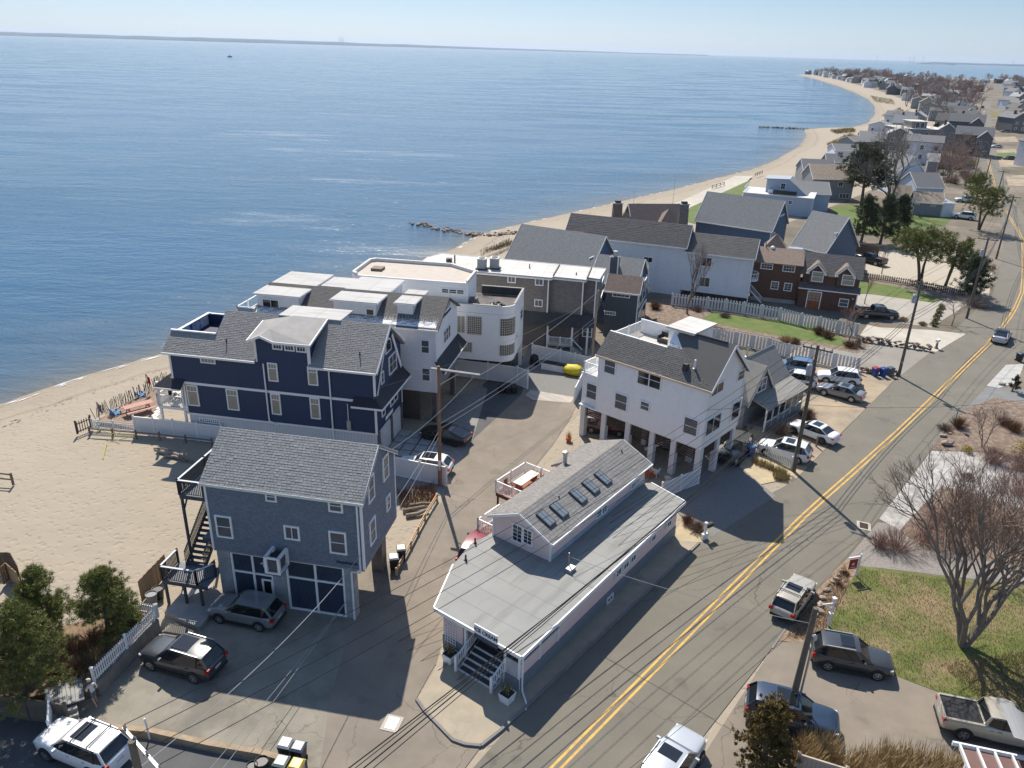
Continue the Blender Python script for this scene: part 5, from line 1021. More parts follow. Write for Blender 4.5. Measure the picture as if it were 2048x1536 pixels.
bar(B, (cu[1] + .7, 2.18, .1), (cu[1] + 2.5, 2.18, 1.45), .05, .3, WHITE, 'stringer')
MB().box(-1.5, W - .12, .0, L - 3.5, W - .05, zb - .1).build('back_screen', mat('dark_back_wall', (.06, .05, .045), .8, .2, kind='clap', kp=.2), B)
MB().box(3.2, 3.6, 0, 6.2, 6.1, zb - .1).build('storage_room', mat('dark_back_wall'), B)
# ---------------------------------------------------------------- 16. grey cottage
h = House('grey_cottage', 'weathered grey cottage with striped asphalt roof, cross gable and front porch', *G(1528, 865)[:2], .80); B = h.o
CRF = mat('cottage_roof', (.27, .26, .235), .9, .1, 2., kind='clap', kp=.13); CWL = mat('cottage_siding', (.21, .225, .24), .7, .08, 2., kind='clap', kp=.15)
fix_normals(gable_walls(8.4, 4.4, 0, 3.2, 5.9, 2.2).build('wall', CWL, B, loc=(-.9, 1.9, 0)))
roof_plane(h, [(-1.2, 1.6, 3.0), (7.8, 1.6, 3.0), (7.8, 4.1, 6.0), (-1.2, 4.1, 6.0)], CRF); roof_plane(h, [(7.8, 6.6, 3.0), (-1.2, 6.6, 3.0), (-1.2, 4.11, 6.0), (7.8, 4.11, 6.0)], CRF)
gc, gw = 1.5, 2.4
fix_normals(MB().add([(gc - gw, 1.75, 2.9), (gc + gw, 1.75, 2.9), (gc, 1.75, 5.75), (gc - gw, 4.1, 2.9), (gc + gw, 4.1, 2.9), (gc, 4.1, 5.75)], [(0, 1, 2), (5, 4, 3), (0, 3, 4, 1), (1, 4, 5, 2), (2, 5, 3, 0)]).build('cross_gable_wall', CWL, B))
for s in (-1, 1): roof_plane(h, [(gc + s * (gw + .3), 1.45, 2.6), (gc, 1.45, 5.9), (gc, 4.1, 5.9), (gc + s * (gw + .3), 4.1, 2.6)][::s], CRF, name='cross_gable_roof'); bar(B, (gc + s * (gw + .3), 1.42, 2.5), (gc, 1.42, 5.82), .05, .2, mat('cream_trim', (.6, .58, .52), .6), 'rake_board')
window_at(B, 'S', gc, 3.3, 1.7, 1.4, 1.74, 'dbl')
roof_plane(h, [(-.3, -.3, 2.55), (7.9, -.3, 2.55), (7.9, 1.9, 3.2), (-.3, 1.9, 3.2)], CRF, name='porch_roof')
for k in range(7): u = k * 7.6 / 6; MB().box(u - .07, 0, 0, u + .07, .14, 2.55).build('porch_post', WHITE, B)
MB().box(0, .02, .3, 7.6, .1, .95).build('porch_wall', CWL, B); MB().box(0, 0, 0, 7.6, 1.9, .3).build('porch_floor', mat('cottage_deck', (.2, .21, .22), .8), B); MB().box(0, .01, .95, 7.6, .12, 1.02).build('porch_rail', WHITE, B)
for k in range(6): MB().box(k * 7.6 / 6 + .14, .05, 1.1, (k + 1) * 7.6 / 6 - .14, .08, 2.4).build('porch_screen', GLASS, B)
vent_pipe(B, 2.5, 4.2, 5.9, 1.2, .09, GALV)
acw = MB().box(-1.45, 3.0, 1.6, -.9, 3.9, 2.4).build('window_air_conditioner', WHITE, B)
# ---------------------------------------------------------------- 17. pink ice cream shop
PINK = mat('pale_pink_siding', (.82, .63, .585), .65, .04, 2., kind='clap', kp=.15, depth=.008); PBASE = mat('grey_base_siding', (.20, .215, .24), .7, .06, 2., kind='clap', kp=.15, depth=.008)
h = House('ice_cream_shop', 'pale pink ice cream shop with low grey roof, shingled upper storey and skylights', .946, 32.37, .935, cat='shop'); B = h.o; SHOP = h
zt = 2.99; LOWR = mat('grey_low_roof', (.265, .265, .25), .8, .07, .5, kind='seam', kp=1.5)
foot = [(0, 0), (20.1, 0), (20.9, 3.2), (20.6, 3.5), (8.1, 3.6), (8.1, 8.4), (6.1, 8.75), (3.8, 8.15), (0, 6.32)]
MB().prism(foot, zt - .12, zt).build('roof', LOWR, B)
ed = MB()
for a, b in (((0, 0), (20.1, 0)), ((0, 6.32), (0, 0)), ((20.1, 0), (20.9, 3.2)), ((3.8, 8.15), (0, 6.32))):
    d_ = Vector((b[0] - a[0], b[1] - a[1])).normalized(); n_ = Vector((-d_.y, d_.x)) * -.03; ed.prism([a, b, (b[0] + n_.x * 3, b[1] + n_.y * 3), (a[0] + n_.x * 3, a[1] + n_.y * 3)], zt - .2, zt + .03)
ed.build('gutter', WHITE, B)
wallp = [(.4, .35), (19.8, .35), (20.4, 3.3), (20.4, 8.2), (8.1, 8.2), (6.1, 8.35), (3.9, 7.8), (.4, 6.0)]
wb = MB(); P_ = wallp
def wall_run(bld, pts, z0, z1, th=.12):
    for a, b in pts:
        d_ = Vector((b[0] - a[0], b[1] - a[1])).normalized(); n_ = Vector((-d_.y, d_.x)) * th; bld.prism([a, b, (b[0] + n_.x, b[1] + n_.y), (a[0] + n_.x, a[1] + n_.y)], z0, z1)
MB().prism([(4.2, .36), (19.79, .36), (20.39, 3.3), (20.39, 8.19), (8.1, 8.19), (6.1, 8.34), (3.9, 7.79), (2.2, 6.9), (2.2, 4.4), (4.2, 4.4)], 0, zt - .12).build('wall', PINK, B)
MB().prism([(.4, 4.5), (2.2, 4.5), (2.2, 6.9), (.4, 6.0)], 0, zt - .12).build('wall', PINK, B)
MB().box(.4, .36, 0, 4.2, .5, 1.95).build('porch_wall', PINK, B); MB().box(.4, .5, 0, .52, 1.38, 1.9).build('porch_wall', mat('pale_panel', (.45, .46, .48), .7), B)
bs = MB(); bs.box(.39, .31, 0, 19.82, .36, .95); bs.prism([(.36, 4.5), (.4, 4.5), (.4, 6.02), (.36, 6.04)], 0, .95); bs.box(.36, .36, 0, .39, 1.38, .8); bs.build('base_siding', PBASE, B)
MB().prism([(1.4, .5), (4.2, .5), (4.2, 4.4), (1.4, 4.4)], 0, .85).build('porch_floor', mat('dark_porch', (.06, .06, .065), .8), B)
MB().box(.45, .38, 1.98, 4.2, .42, 2.8).build('porch_opening_shade', GLASS, B); MB().box(.43, .5, 1.95, .47, 1.35, 2.8).build('porch_opening_shade', GLASS, B)  # dark glass panels stand in for the shade inside open porch openings
for u, v in ((.45, .4), (2.3, .4), (4.2, .4), (.45, 1.4), (.45, 4.3)): MB().box(u - .08, v - .08, 0, u + .08, v + .08, zt - .1).build('porch_post', WHITE, B)
MB().box(.4, .3, 1.9, 4.25, .5, 1.98).build('porch_sill', mat('pale_panel'), B)
MB().box(2.0, 1.9, .85, 2.08, 3.2, 2.75).build('door', mat('shop_door', (.5, .42, .42), .6), B); MB().box(2.05, 3.3, .85, 2.12, 4.3, 2.6).build('serving_hatch', GLASS, B)
z3 = Z(820, 860, 2.648)
for a, b in (((1087, 747), (1115, 760)), ((1128, 707), (1154, 720)), ((1166, 670), (1192, 682)), ((1276, 562), (1298, 575)), ((1357, 487), (1380, 500))): win(h, 'S', .33, z3(*a), z3(*b), 'slide')
win(h, 'S', .33, z3(1040, 893), z3(1072, 890), 'slide')
# front steps
for k in range(5):
    MB().box(.9 - k * .36, 1.5, 0, 1.4 - k * .36, 4.05, .85 - .17 * k - .01).build('step', mat('step_white', (.6, .6, .6), .7), B); MB().box(.93 - k * .36, 1.56, .85 - .17 * k - .01, 1.36 - k * .36, 3.99, .85 - .17 * k + .008).build('step_tread', mat('dark_tread', (.05, .05, .055), .8), B)
for v in (1.5, 4.1):
    MB().box(-.75, v - .07, 0, -.61, v + .07, 1.15).build('newel_post', WHITE, B); bar(B, (-.7, v, 1.0), (1.3, v, 1.85), .08, .07, WHITE, 'handrail'); bar(B, (-.7, v, .35), (1.3, v, 1.2), .05, .06, WHITE, 'bottom_rail')
    for k in range(11): f = (k + .5) / 11; MB().cbox((-.7 + 2 * f, v, .68 + .85 * f), (.04, .04, .62)).build('baluster', WHITE, B)
# arched trellis
tr = MB(); n = 8
for k in range(5): y = 5.0 + .2 * k; tr.box(.3, y - .015, .6, .34, y + .015, 1.9 + .3 * math.sin(math.pi * (k + .5) / 5))
for k in range(7): tr.box(.295, 4.98, .7 + .2 * k, .335, 5.82, .73 + .2 * k)
for k in range(n): a, b = math.pi * k / n, math.pi * (k + 1) / n; tr.tube([(.31, 5.4 + .42 * math.cos(a), 1.9 + .42 * math.sin(a)), (.31, 5.4 + .42 * math.cos(b), 1.9 + .42 * math.sin(b))], .02, n=4)
tr.build('trellis', WHITE, B)
pp_ = [(.42, .18, zt - .15), (.42, .18, .35), (.35, .1, .15), (-.15, -.55, .06), (-.5, -.75, .05)]
MB().tube(pp_, .055, n=6).build('downpipe', WHITE, B)
# ICE CREAM sign
vs0, zs1 = h.on(*z3(343, 1000), 'W', -.15); vs1, zs0 = h.on(*z3(465, 1108), 'W', -.15)
wS = abs(vs0 - vs1); vc = (vs0 + vs1) / 2
sg = thing('shop_sign', 'white board lettered ICE CREAM in blue on the front roof edge of the pink shop', 'sign', h.w(-.16, vc, zt + .02), .935 - math.pi / 2)
MB().box(-wS / 2, -.03, .02, wS / 2, .03, .62).build('board', mat('sign_white', (.78, .80, .82), .6), sg)
MB().box(-wS / 2 + .002, -.034, -.28, wS / 2 - .002, .028, .02).build('lower_band', mat('sign_navy', (.035, .06, .11), .6), sg)
def text_mesh(txt, size, m, parent, loc, rot, ext=.006):
    cu_ = bpy.data.curves.new('lettering', 'FONT'); cu_.body = txt; cu_.size = size; cu_.align_x = 'CENTER'; cu_.align_y = 'CENTER'; cu_.extrude = ext; cu_.offset = .012; cu_.resolution_u = 2
    t_ = bpy.data.objects.new('tmp_text', cu_); COL.objects.link(t_); dg = bpy.context.evaluated_depsgraph_get(); me = bpy.data.meshes.new_from_object(t_.evaluated_get(dg)); bpy.data.objects.remove(t_)
    me.materials.clear(); me.materials.append(m); return ob('lettering', me, parent, loc, 0, rot)
text_mesh('ICE CREAM', wS / 4.9, mat('sign_blue', (.012, .045, .13), .6), sg, (0, -.036, .31), (math.pi / 2, 0, 0))
# upper storey
a, b, c0, d0, zE, zR = 7.9, 20.5, 3.6, 8.2, 4.72, 5.8
fix_normals(gable_walls(b - a, d0 - c0, zt - .01, zE, zR - .05, (d0 - c0) / 2).build('upper_wall', PINK, B, loc=(a, c0, 0)))
vm = (c0 + d0) / 2 
roof_plane(h, [(a - .3, c0 - .35, zE - .12), (b + .4, c0 - .35, zE - .12), (b + .4, vm, zR), (a - .3, vm, zR)], SH_TAUPE, mat('shingle_ash', (.215, .207, .196), .9, .10, .5, kind='tint2', c2=(.25, .242, .232)), course=.26, tab=.5, name='upper_roof')
roof_plane(h, [(b + .9, d0 + .35, zE - .12), (a - .3, d0 + .35, zE - .12), (a - .3, vm + .01, zR), (b + .4, vm + .01, zR)], SH_TAUPE, mat('shingle_pale_ash', (.22, .205, .188), .9, .12, .5, kind='tint2', c2=(.26, .243, .225)), course=.26, tab=.5, name='upper_roof')
MB().box(a - .02, c0 - .05, zt + .003, b, c0 + .01, zt + .35).build('flashing', mat('blue_flashing', (.35, .40, .47), .6), B)
MB().box(a - .34, c0 - .42, zE - .24, b + .4, c0 - .33, zE - .1).build('gutter', WHITE, B)
for s in (-1, 1): bar(B, (a - .33, vm + s * ((d0 - c0) / 2 + .3), zE - .2), (a - .33, vm, zR - .08), .05, .18, WHITE, 'rake_board')
bar(B, (b + .43, c0 - .3, zE - .2), (b + .43, vm, zR - .08), .05, .18, WHITE, 'rake_board')
for v in (c0, d0): MB().box(a - .05, v - .06, zt, a + .07, v + .06, zE - .1).build('corner_board', WHITE, B)
for p, q in (((543, 482), (600, 607)), ((600, 508), (652, 618))): win(h, 'W', a, z3(*p), z3(*q), 'grid24')
for p, q in (((985, 428), (1010, 450)), ((1014, 408), (1040, 428)), ((1167, 283), (1190, 298)), ((1192, 262), (1212, 275))): win(h, 'S', c0, z3(*p), z3(*q), 'grid23')
SKF = mat('skylight_frame', (.05, .05, .055), .5)
sl_ = (zR - zE + .12) / (vm - c0 + .35); an_ = math.atan(sl_)
for px, py in ((718, 472), (787, 425), (888, 350), (955, 300), (1020, 253)):
    u, v = h.at(*z3(px, py), 5.25); f = MB().box(-.38, -.62, 0, .38, .62, .14).mesh('skylight', SKF); o = ob('skylight', f, B, (u, v, zE - .12 + (v - c0 + .35) * sl_), 0, (an_, 0, 0))
    MB().box(-.30, -.54, .14, .30, .54, .15).build('skylight_glass', mat('skylight_glass', (.18, .22, .25), .1, .1), o); MB().box(-.02, -.54, .15, .02, .54, .16).build('skylight_bar', SKF, o)
u, v = h.at(*z3(822, 150), 5.3); MB().lathe([(.16, 4.9), (.16, 5.7), (.23, 5.7), (.23, 5.86), (.12, 5.9)], 12, (u, v)).build('flue', GALV, B)
for px, py in ((788, 372), (1120, 128), (345, 600), (295, 690)): u, v = h.at(*z3(px, py), 5.3 if px > 400 else zt); vent_pipe(B, u, v, 5.2 if px > 400 else zt, .45)
pv = h.at(*z3(850, 745), zt); MB().box(pv[0] - .3, pv[1] - .2, zt, pv[0] + .3, pv[1] + .2, zt + .25).build('service_box', GALV, B); MB().tube([(pv[0] + .2, pv[1] + .3, zt), (pv[0] + .2, pv[1] + .3, zt + 1.1)], .04).build('service_mast', GALV, B)
# left wing roof (lower) and decks
roof_plane(h, [(b + 1.2, 10.0, 3.6), (17.3, 10.0, 3.6), (17.3, 8.4, 4.6), (b + 1.0, 8.4, 4.6)], SH_TAUPE, mat('shingle_pale_ash'), name='wing_roof'); MB().box(17.6, 8.2, 0, b + .6, 9.8, 3.6).build('wing_wall', PINK, B)
TERRA = mat('red_deck', (.30, .12, .075), .8, .2)
def shop_deck(u0, v0, u1, v1, z):
    n_ = int((v1 - v0) / .2)
    for k in range(n_): MB().box(u0, v0 + k * .2, z - .05, u1, v0 + k * .2 + .185, z).build('deck_board', TERRA, B)
    for u in (u0 + .1, u1 - .1): MB().box(u - .06, v1 - .2, 0, u + .06, v1 - .08, z - .05).build('deck_post', mat('dark_red', (.1, .03, .025), .8), B)
    MB().box(u0, v1 - .05, z - .3, u1, v1, z - .05).build('deck_fascia', mat('dark_red'), B); MB().box(u0, v0, z - .3, u0 + .05, v1, z - .05).build('deck_fascia', mat('dark_red'), B)
q0 = h.at(*Z(760, 660, 3.339)(775, 1008), 2.15); q1 = h.at(*Z(760, 660, 3.339)(972, 884), 2.15)
zdk = 1.1; shop_deck(q0[0], 8.2, q1[0], q0[1], zdk); railing(B, [(q0[0], 8.4, zdk), (q0[0], q0[1], zdk), (q1[0], q0[1], zdk), (q1[0], 8.4, zdk)], 1.05, WHITE, .14)
q2 = h.at(*Z(760, 660, 3.339)(655, 1262), 2.15)
shop_deck(q2[0], 8.3, q2[0] + 2.6, q2[1], zdk); railing(B, [(q2[0], 8.4, zdk), (q2[0], q2[1], zdk), (q2[0] + 2.6, q2[1], zdk)], 1.05, WHITE, .14)
pt_ = thing('deck_table', 'long pale table on the shop terrace with wooden chairs', 'table', h.w((q0[0] + q1[0]) / 2 + .5, q0[1] - 1.2, zdk), .935)
MB().box(-1.3, -.42, .68, 1.3, .42, .74).build('table_top', mat('cream_top'), pt_)
for x in (-1, 1): MB().box(x - .05, -.3, 0, x + .05, .3, .68).build('leg', TERRA, pt_)
for k in range(5):
    p = h.w(q0[0] + .9 + .75 * (k % 4), q0[1] - (1.95 if k < 4 else .5), zdk); c = thing('deck_chair', 'reddish wooden slat chair at the pale table on the shop terrace', 'chair', p, .935 + (math.pi if k < 4 else 0), 'wooden chairs on the shop terrace')
    for q in range(4): MB().box(-.25, -.24 + q * .125, .4, .25, -.14 + q * .125, .43).build('seat_slat', TERRA, c)
    for q in range(4): MB().box(-.24 + q * .125, .22, .43, -.15 + q * .125, .26, .95).build('back_slat', TERRA, c)
    for x in (-.22, .22):
        for y in (-.2, .22): MB().box(x - .025, y - .025, 0, x + .025, y + .025, .42).build('leg', TERRA, c)
wt = thing('round_table', 'small round white table on the small shop terrace', 'table', h.w(q2[0] + 1.2, q2[1] - .9, zdk)); MB().lathe([(.45, .7), (.45, .74)], 16).build('table_top', WHITE, wt); MB().lathe([(.25, 0), (.04, .06), (.04, .7)], 8).build('pedestal', WHITE, wt)
# ================================================================== vehicles
TYRE = mat('tyre_rubber', (.018, .018, .018), .85, .2); RIM = mat('alloy_rim', (.55, .56, .58), .3, .05, metal=.8); RIMD = mat('dark_rim', (.08, .08, .085), .35, .1, metal=.6)
CARGL = mat('car_glass', (.012, .015, .018), .04, .2, spec=.7); CLAD = mat('black_cladding', (.022, .022, .023), .7, .1); LAMP = mat('headlamp', (.7, .72, .74), .15, .02); TAIL = mat('tail_lamp', (.40, .012, .012), .25, .05); PLATE = mat('number_plate', (.5, .52, .55), .5)
def paint(name, c, metal=.0): return mat('paint_' + name, c, .28, .02, coat=.8, metal=metal)
def loft(rings, closed_ends=True):
    b = MB(); n = len(rings[0])
    for r in rings: b.v += [tuple(p) for p in r]
    for i in range(len(rings) - 1):
        for k in range(n): b.f.append((i * n + k, i * n + (k + 1) % n, (i + 1) * n + (k + 1) % n, (i + 1) * n + k)); b.t.append(.5)
    if closed_ends: b.f += [tuple(range(n))[::-1], tuple(range((len(rings) - 1) * n, len(rings) * n))]; b.t += [.5, .5]
    return b
SPEC = {  # length, width, height, hood z, belt z, xs: cowl, roof front, roof rear, rear base, deck z (None = hatch), wheelbase, wheel r
    'suv': dict(l=4.6, w=1.86, h=1.66, hz=1.02, bz=1.06, c=.95, rf=.22, rr=-1.75, rb=-2.17, dz=None, wb=2.7, wr=.36),
    'bigsuv': dict(l=4.85, w=1.94, h=1.76, hz=1.10, bz=1.14, c=1.0, rf=.25, rr=-1.9, rb=-2.3, dz=None, wb=2.9, wr=.39),
    'wagon': dict(l=4.75, w=1.76, h=1.54, hz=.92, bz=.98, c=.95, rf=.2, rr=-1.75, rb=-2.2, dz=None, wb=2.67, wr=.33),
    'sedan': dict(l=4.85, w=1.84, h=1.45, hz=.92, bz=.97, c=1.0, rf=.22, rr=-1.05, rb=-1.75, dz=1.04, wb=2.83, wr=.35),
    'fast': dict(l=4.7, w=1.86, h=1.44, hz=.86, bz=.96, c=1.15, rf=.30, rr=-.9, rb=-2.05, dz=1.02, wb=2.88, wr=.35),
    'pickup': dict(l=5.6, w=1.95, h=1.82, hz=1.15, bz=1.2, c=1.35, rf=.75, rr=-.55, rb=-.75, dz=None, wb=3.4, wr=.40)}
WHEELS = {}
def wheel_mesh(r, dark):
    k = (r, dark)
    if k not in WHEELS:
        t = MB(); n = 18; w_ = .11
        prof_ = [(r * .62, -w_), (r * .94, -w_), (r, -w_ * .6), (r, w_ * .6), (r * .94, w_), (r * .62, w_)]
        for p, z in prof_: t.v += [(p * math.cos(2 * math.pi * q / n), z, p * math.sin(2 * math.pi * q / n)) for q in range(n)]
        for i in range(5): t.f += [(i * n + q, (i + 1) * n + q, (i + 1) * n + (q + 1) % n, i * n + (q + 1) % n) for q in range(n)]
        t.f += [tuple(range(5 * n, 6 * n)), tuple(range(n))[::-1]]; t.t = [.5] * len(t.f)
        me = t.mesh('wheel', TYRE, 40)
        rm = MB(); rr = r * .64
        for s in (-1, 1):
            y = s * (w_ - .012)
            for q in range(5):
                a = 2 * math.pi * q / 5
                for da in (-.17, .17):
                    ca, sa = math.cos(a + da * .5), math.sin(a + da * .5); cb, sb = math.cos(a + da * 1.3), math.sin(a + da * 1.3); px_, pz_ = -sa * .022, ca * .022
                    rm.add([(px_, y + s * .02, pz_), (-px_, y + s * .02, -pz_), (rr * cb - px_, y + s * .02, rr * sb - pz_), (rr * cb + px_, y + s * .02, rr * sb + pz_)], [(0, 1, 2, 3) if s < 0 else (3, 2, 1, 0)])
            ring = [(rr * f * math.cos(2 * math.pi * q / n), y + s * .022, rr * f * math.sin(2 * math.pi * q / n)) for f in (.9, 1.02) for q in range(n)]
            rm.add(ring, [(q, (q + 1) % n, n + (q + 1) % n, n + q) for q in range(n)]); hub = [(rr * .22 * math.cos(2 * math.pi * q / 8), y + s * .024, rr * .22 * math.sin(2 * math.pi * q / 8)) for q in range(8)]; rm.add(hub, [tuple(range(8))])
        WHEELS[k] = (me, rm.mesh('rim', RIMD if dark else RIM))
    return WHEELS[k]
def car(name, label, cat, kind, pos, rz, pm, roofm=None, rails=False, sunroof=True, dark_rim=False, clad=True, group=None, bars=False, plate=True, z=0):
    s = SPEC[kind]; t = thing(name, label, cat, (pos[0], pos[1], z), rz, group)
    l, w_, hgt, hz, bz, cx, rf, rr, rb, dz, wb, wr = (s[k] for k in ('l', 'w', 'h', 'hz', 'bz', 'c', 'rf', 'rr', 'rb', 'dz', 'wb', 'wr'))
    hw = w_ / 2; xf, xr = l / 2, -l / 2; sill = .22; pick = kind == 'pickup'
    zrear = bz + .02 if dz is None else dz
    # lower body : cross sections along the length
    def ring(x, k, zs, zt, cr):   # k = width factor
        a = hw * k
        half = [(0, zs), (a * .86, zs), (a * .97, zs + .12), (a, zs + (zt - zs) * .45), (a * .985, zs + (zt - zs) * .72), (a * .93, zt - .035), (a * .80, zt + cr * .5), (a * .4, zt + cr), ]
        return [(x, -y, z_) for y, z_ in half] + [(x, y, z_) for y, z_ in [(0, zt + cr)] + half[::-1][:-1]]
    st = [(xf, .60, .42, .66, .0), (xf - .05, .78, .34, hz - .22, .01), (xf - .18, .90, .26, hz - .12, .03), (xf - .55, .97, sill, hz - .04, .045), (cx + .15, 1.0, sill, hz, .05), (cx - .35, 1.0, sill, bz - .01, .04), (-.2, 1.0, sill, bz, .03), (rb + .9, 1.0, sill, bz + .02, .03), (rb + .25, .99, sill + .02, zrear + .0, .03), (xr + .25, .95, .28, zrear - .01, .03), (xr + .07, .88, .34, zrear - .08, .02), (xr, .74, .42, zrear - .2, .0)]
    if pick: st = st[:7] + [(-.6, 1.0, sill + .1, bz, .0), (xr + .2, .99, .42, bz, 0), (xr + .03, .97, .45, bz - .02, 0), (xr, .95, .5, bz - .05, 0)]
    bo = loft([ring(*q) for q in st]).build('body', pm, t, True); md = bo.modifiers.new('s', 'SUBSURF'); md.levels = md.render_levels = 1
    # greenhouse (glass) and roof shell
    ht = hw * .985
    def gring(x, zlo, zhi, kb, kt):
        a, b = ht * kb, ht * kt
        return [(x, -a, zlo), (x, a, zlo), (x, b, zhi), (x, -b, zhi)]
    tk = .80 if not pick else .84
    base_r = rb if dz is None else rb
    gl = MB(); zlo = bz - .03
    bot = [(cx, .86), (cx - .5, .93), (0, .94), (rb + .6, .93), (base_r, .84)]; top = [(rf, tk * .92), (rf - .3, tk), ((rf + rr) / 2, tk), (rr + .25, tk * .98), (rr, tk * .90)]
    zt_ = [hgt - .05, hgt - .02, hgt - .015, hgt - .03, hgt - .09]; zb_l = [hz + .02, zlo, zlo, zlo, zrear - .0]
    vb = []
    for i in range(5):
        for sg in (-1, 1): vb.append((bot[i][0], sg * ht * bot[i][1], zb_l[i]))
    for i in range(5):
        for sg in (-1, 1): vb.append((top[i][0], sg * ht * top[i][1], zt_[i]))
    fs = [(0, 1, 11, 10)[::-1], (8, 9, 19, 18)]
    for i in range(4): fs += [(2 * i, 2 * i + 2, 12 + 2 * i, 10 + 2 * i)[::-1], (2 * i + 1, 2 * i + 3, 13 + 2 * i, 11 + 2 * i), (10 + 2 * i, 12 + 2 * i, 13 + 2 * i, 11 + 2 * i)[::-1]]
    g = gl.add(vb, fs).build('window_glass', CARGL, t); fix_normals(g)
    rs = []
    for i in range(5):
        x = top[i][0] + (.05 if i == 0 else -.06 if i == 4 else 0); a = ht * top[i][1] + .012; z_ = zt_[i]
        rs.append([(x, -a, z_ - .05), (x, -a * .97, z_ + .012), (x, -a * .55, z_ + .045), (x, 0, z_ + .055), (x, a * .55, z_ + .045), (x, a * .97, z_ + .012), (x, a, z_ - .05)])
    ro = loft(rs).build('roof', roofm or pm, t, 50)
    def strip(i0, i1, sg, wd, m_, nm):   # pillar between bottom i0 and top i1
        a, b = Vector(vb[2 * i0 + (sg > 0)]), Vector(vb[10 + 2 * i1 + (sg > 0)]); d_ = Vector((wd, 0, 0)); o_ = Vector((0, sg * .012, 0))
        q = [a - d_ + o_, a + d_ + o_, b + d_ * .8 + o_, b - d_ * .8 + o_]
        return MB().slab(q if sg < 0 else q[::-1], .03).build(nm, m_, t)
    for sg in (-1, 1):
        strip(0, 0, sg, .07, pm, 'pillar'); strip(2, 2, sg, .045, CLAD, 'pillar'); strip(4, 4, sg, .13 if dz is None else .10, pm, 'pillar')
        if dz is None and not pick: strip(3, 3, sg, .05, CLAD, 'pillar')
        bar(t, (cx - .3, sg * (hw - .015), .62), (rb + .7, sg * (hw - .015), .64), .012, .025, CLAD, 'door_trim')
        for xx in (.05, -.95 if not pick else -.35): MB().cbox((xx - .15, sg * (hw * .995), bz - .16), (.2, .03, .035)).build('door_handle', pm, t)
        mi = MB().cbox((cx - .42, sg * (hw + .09), bz + .06), (.12, .2, .13)).build('mirror', pm if kind != 'pickup' else CLAD, t)
        MB().cbox((xf - .26, sg * hw * .70, hz - .25), (.20, .36, .12)).build('headlight', LAMP, t)
        MB().cbox((xr + .10, sg * hw * .80, zrear - .17), (.2, .26, .2 if dz is None else .14)).build('tail_light', TAIL, t)
        if rails: bar(t, (rf - .25, sg * ht * (tk - .03), hgt + .05), (rr + .15, sg * ht * (tk - .03), hgt + .02), .045, .05, GALV, 'roof_rail')
        # wheel arches and wheels
        for x in (wb / 2, -wb / 2):
            ar = MB(); n = 12; r1 = wr + .075
            pts = [(r1 * math.cos(math.pi * k / n), r1 * math.sin(math.pi * k / n)) for k in range(n + 1)] + [(-r1, -.12), (r1, -.12)]
            y = sg * (hw + .006); ar.add([(x + p, y, wr + q) for p, q in pts] + [(x + p, y - sg * .2, wr + q) for p, q in pts], [tuple(range(len(pts)))] + [(i, (i + 1) % len(pts), len(pts) + (i + 1) % len(pts), len(pts) + i) for i in range(len(pts))])
            fix_normals(ar.build('wheel_arch', CLAD, t))
            m1, m2 = wheel_mesh(wr, dark_rim); wo = ob('wheel', m1, t, (x, sg * (hw - .085), wr)); ob('rim', m2, wo)
        if clad: MB().cbox((0, sg * (hw - .01), .30), (wb - 2 * wr - .1, .05, .16)).build('side_cladding', CLAD, t)
    if bars:
        for x in (rf - .55, rr + .6): bar(t, (x, -ht * tk, hgt + .1), (x, ht * tk, hgt + .1), .05, .03, CLAD, 'crossbar')
    if sunroof and not pick: MB().cbox((rf - .62, 0, hgt + .036), (.75 if sunroof != 'pano' else 1.5, ht * 1.05, .02) if sunroof != 'pano' else (1.1, ht * 1.15, .02)).build('sunroof', CARGL, t)
    MB().cbox((xf - .04, 0, .46), (.1, w_ * .62, .2)).build('front_grille', CLAD, t); MB().cbox((xr + .06, 0, .42), (.13, w_ * .80, .16)).build('rear_bumper', CLAD if clad else pm, t)
    if plate: MB().cbox((xr + (.0 if not pick else -.0) + .012, 0, zrear - .36), (.03, .46, .13)).build('number_plate', PLATE, t)
    if pick:
        bx0, bx1 = xr + .12, -.85
        MB().box(bx0, -hw * .82, bz + .004, bx1, hw * .82, bz + .012).build('bed_liner', mat('bed_liner', (.02, .02, .022), .8), t)
        for sg in (-1, 1): MB().box(bx0, sg * hw * .9 - .07, bz - .01, bx1, sg * hw * .9 + .07, bz + .07).build('bed_rail', pm, t)
        MB().box(bx0 - .1, -hw * .9, bz - .05, bx0, hw * .9, bz + .065).build('tailgate', pm, t)
    return t
def heading(p_rear, p_front): a, b = G(*p_rear), G(*p_front); return math.atan2(b.y - a.y, b.x - a.x)
def from_wheels(p_rear, p_front, side, kind):
    """place a car by the ground contact of the near rear and near front wheel; side=+1 if the near wheels are on the car's left"""
    a, b = G(*p_rear), G(*p_front); rz = math.atan2(b.y - a.y, b.x - a.x); m = (a + b) / 2; n = Vector((-math.sin(rz), math.cos(rz), 0)); w_ = SPEC[kind]['w'] / 2 - .09
    p = m - n * side * w_; return (p.x, p.y), rz
def C(name, label, cat, kind, pr, pf, side, pm, **k):
    pos, rz = from_wheels(pr, pf, side, kind); return car(name, label, cat, kind, pos, rz, pm, **k)
SILV = paint('silver', (.52, .54, .56), .3); PWH = paint('white', (.74, .74, .73)); PBLK = paint('black', (.012, .012, .014)); PGRY = paint('grey', (.22, .225, .23), .2); PDK = paint('charcoal', (.055, .058, .062), .3); PNAV = paint('navy', (.025, .045, .08), .2); PBG = paint('beige', (.46, .42, .34), .2); PRED = paint('red', (.22, .01, .015)); PBLU = paint('blue', (.10, .18, .30), .2)
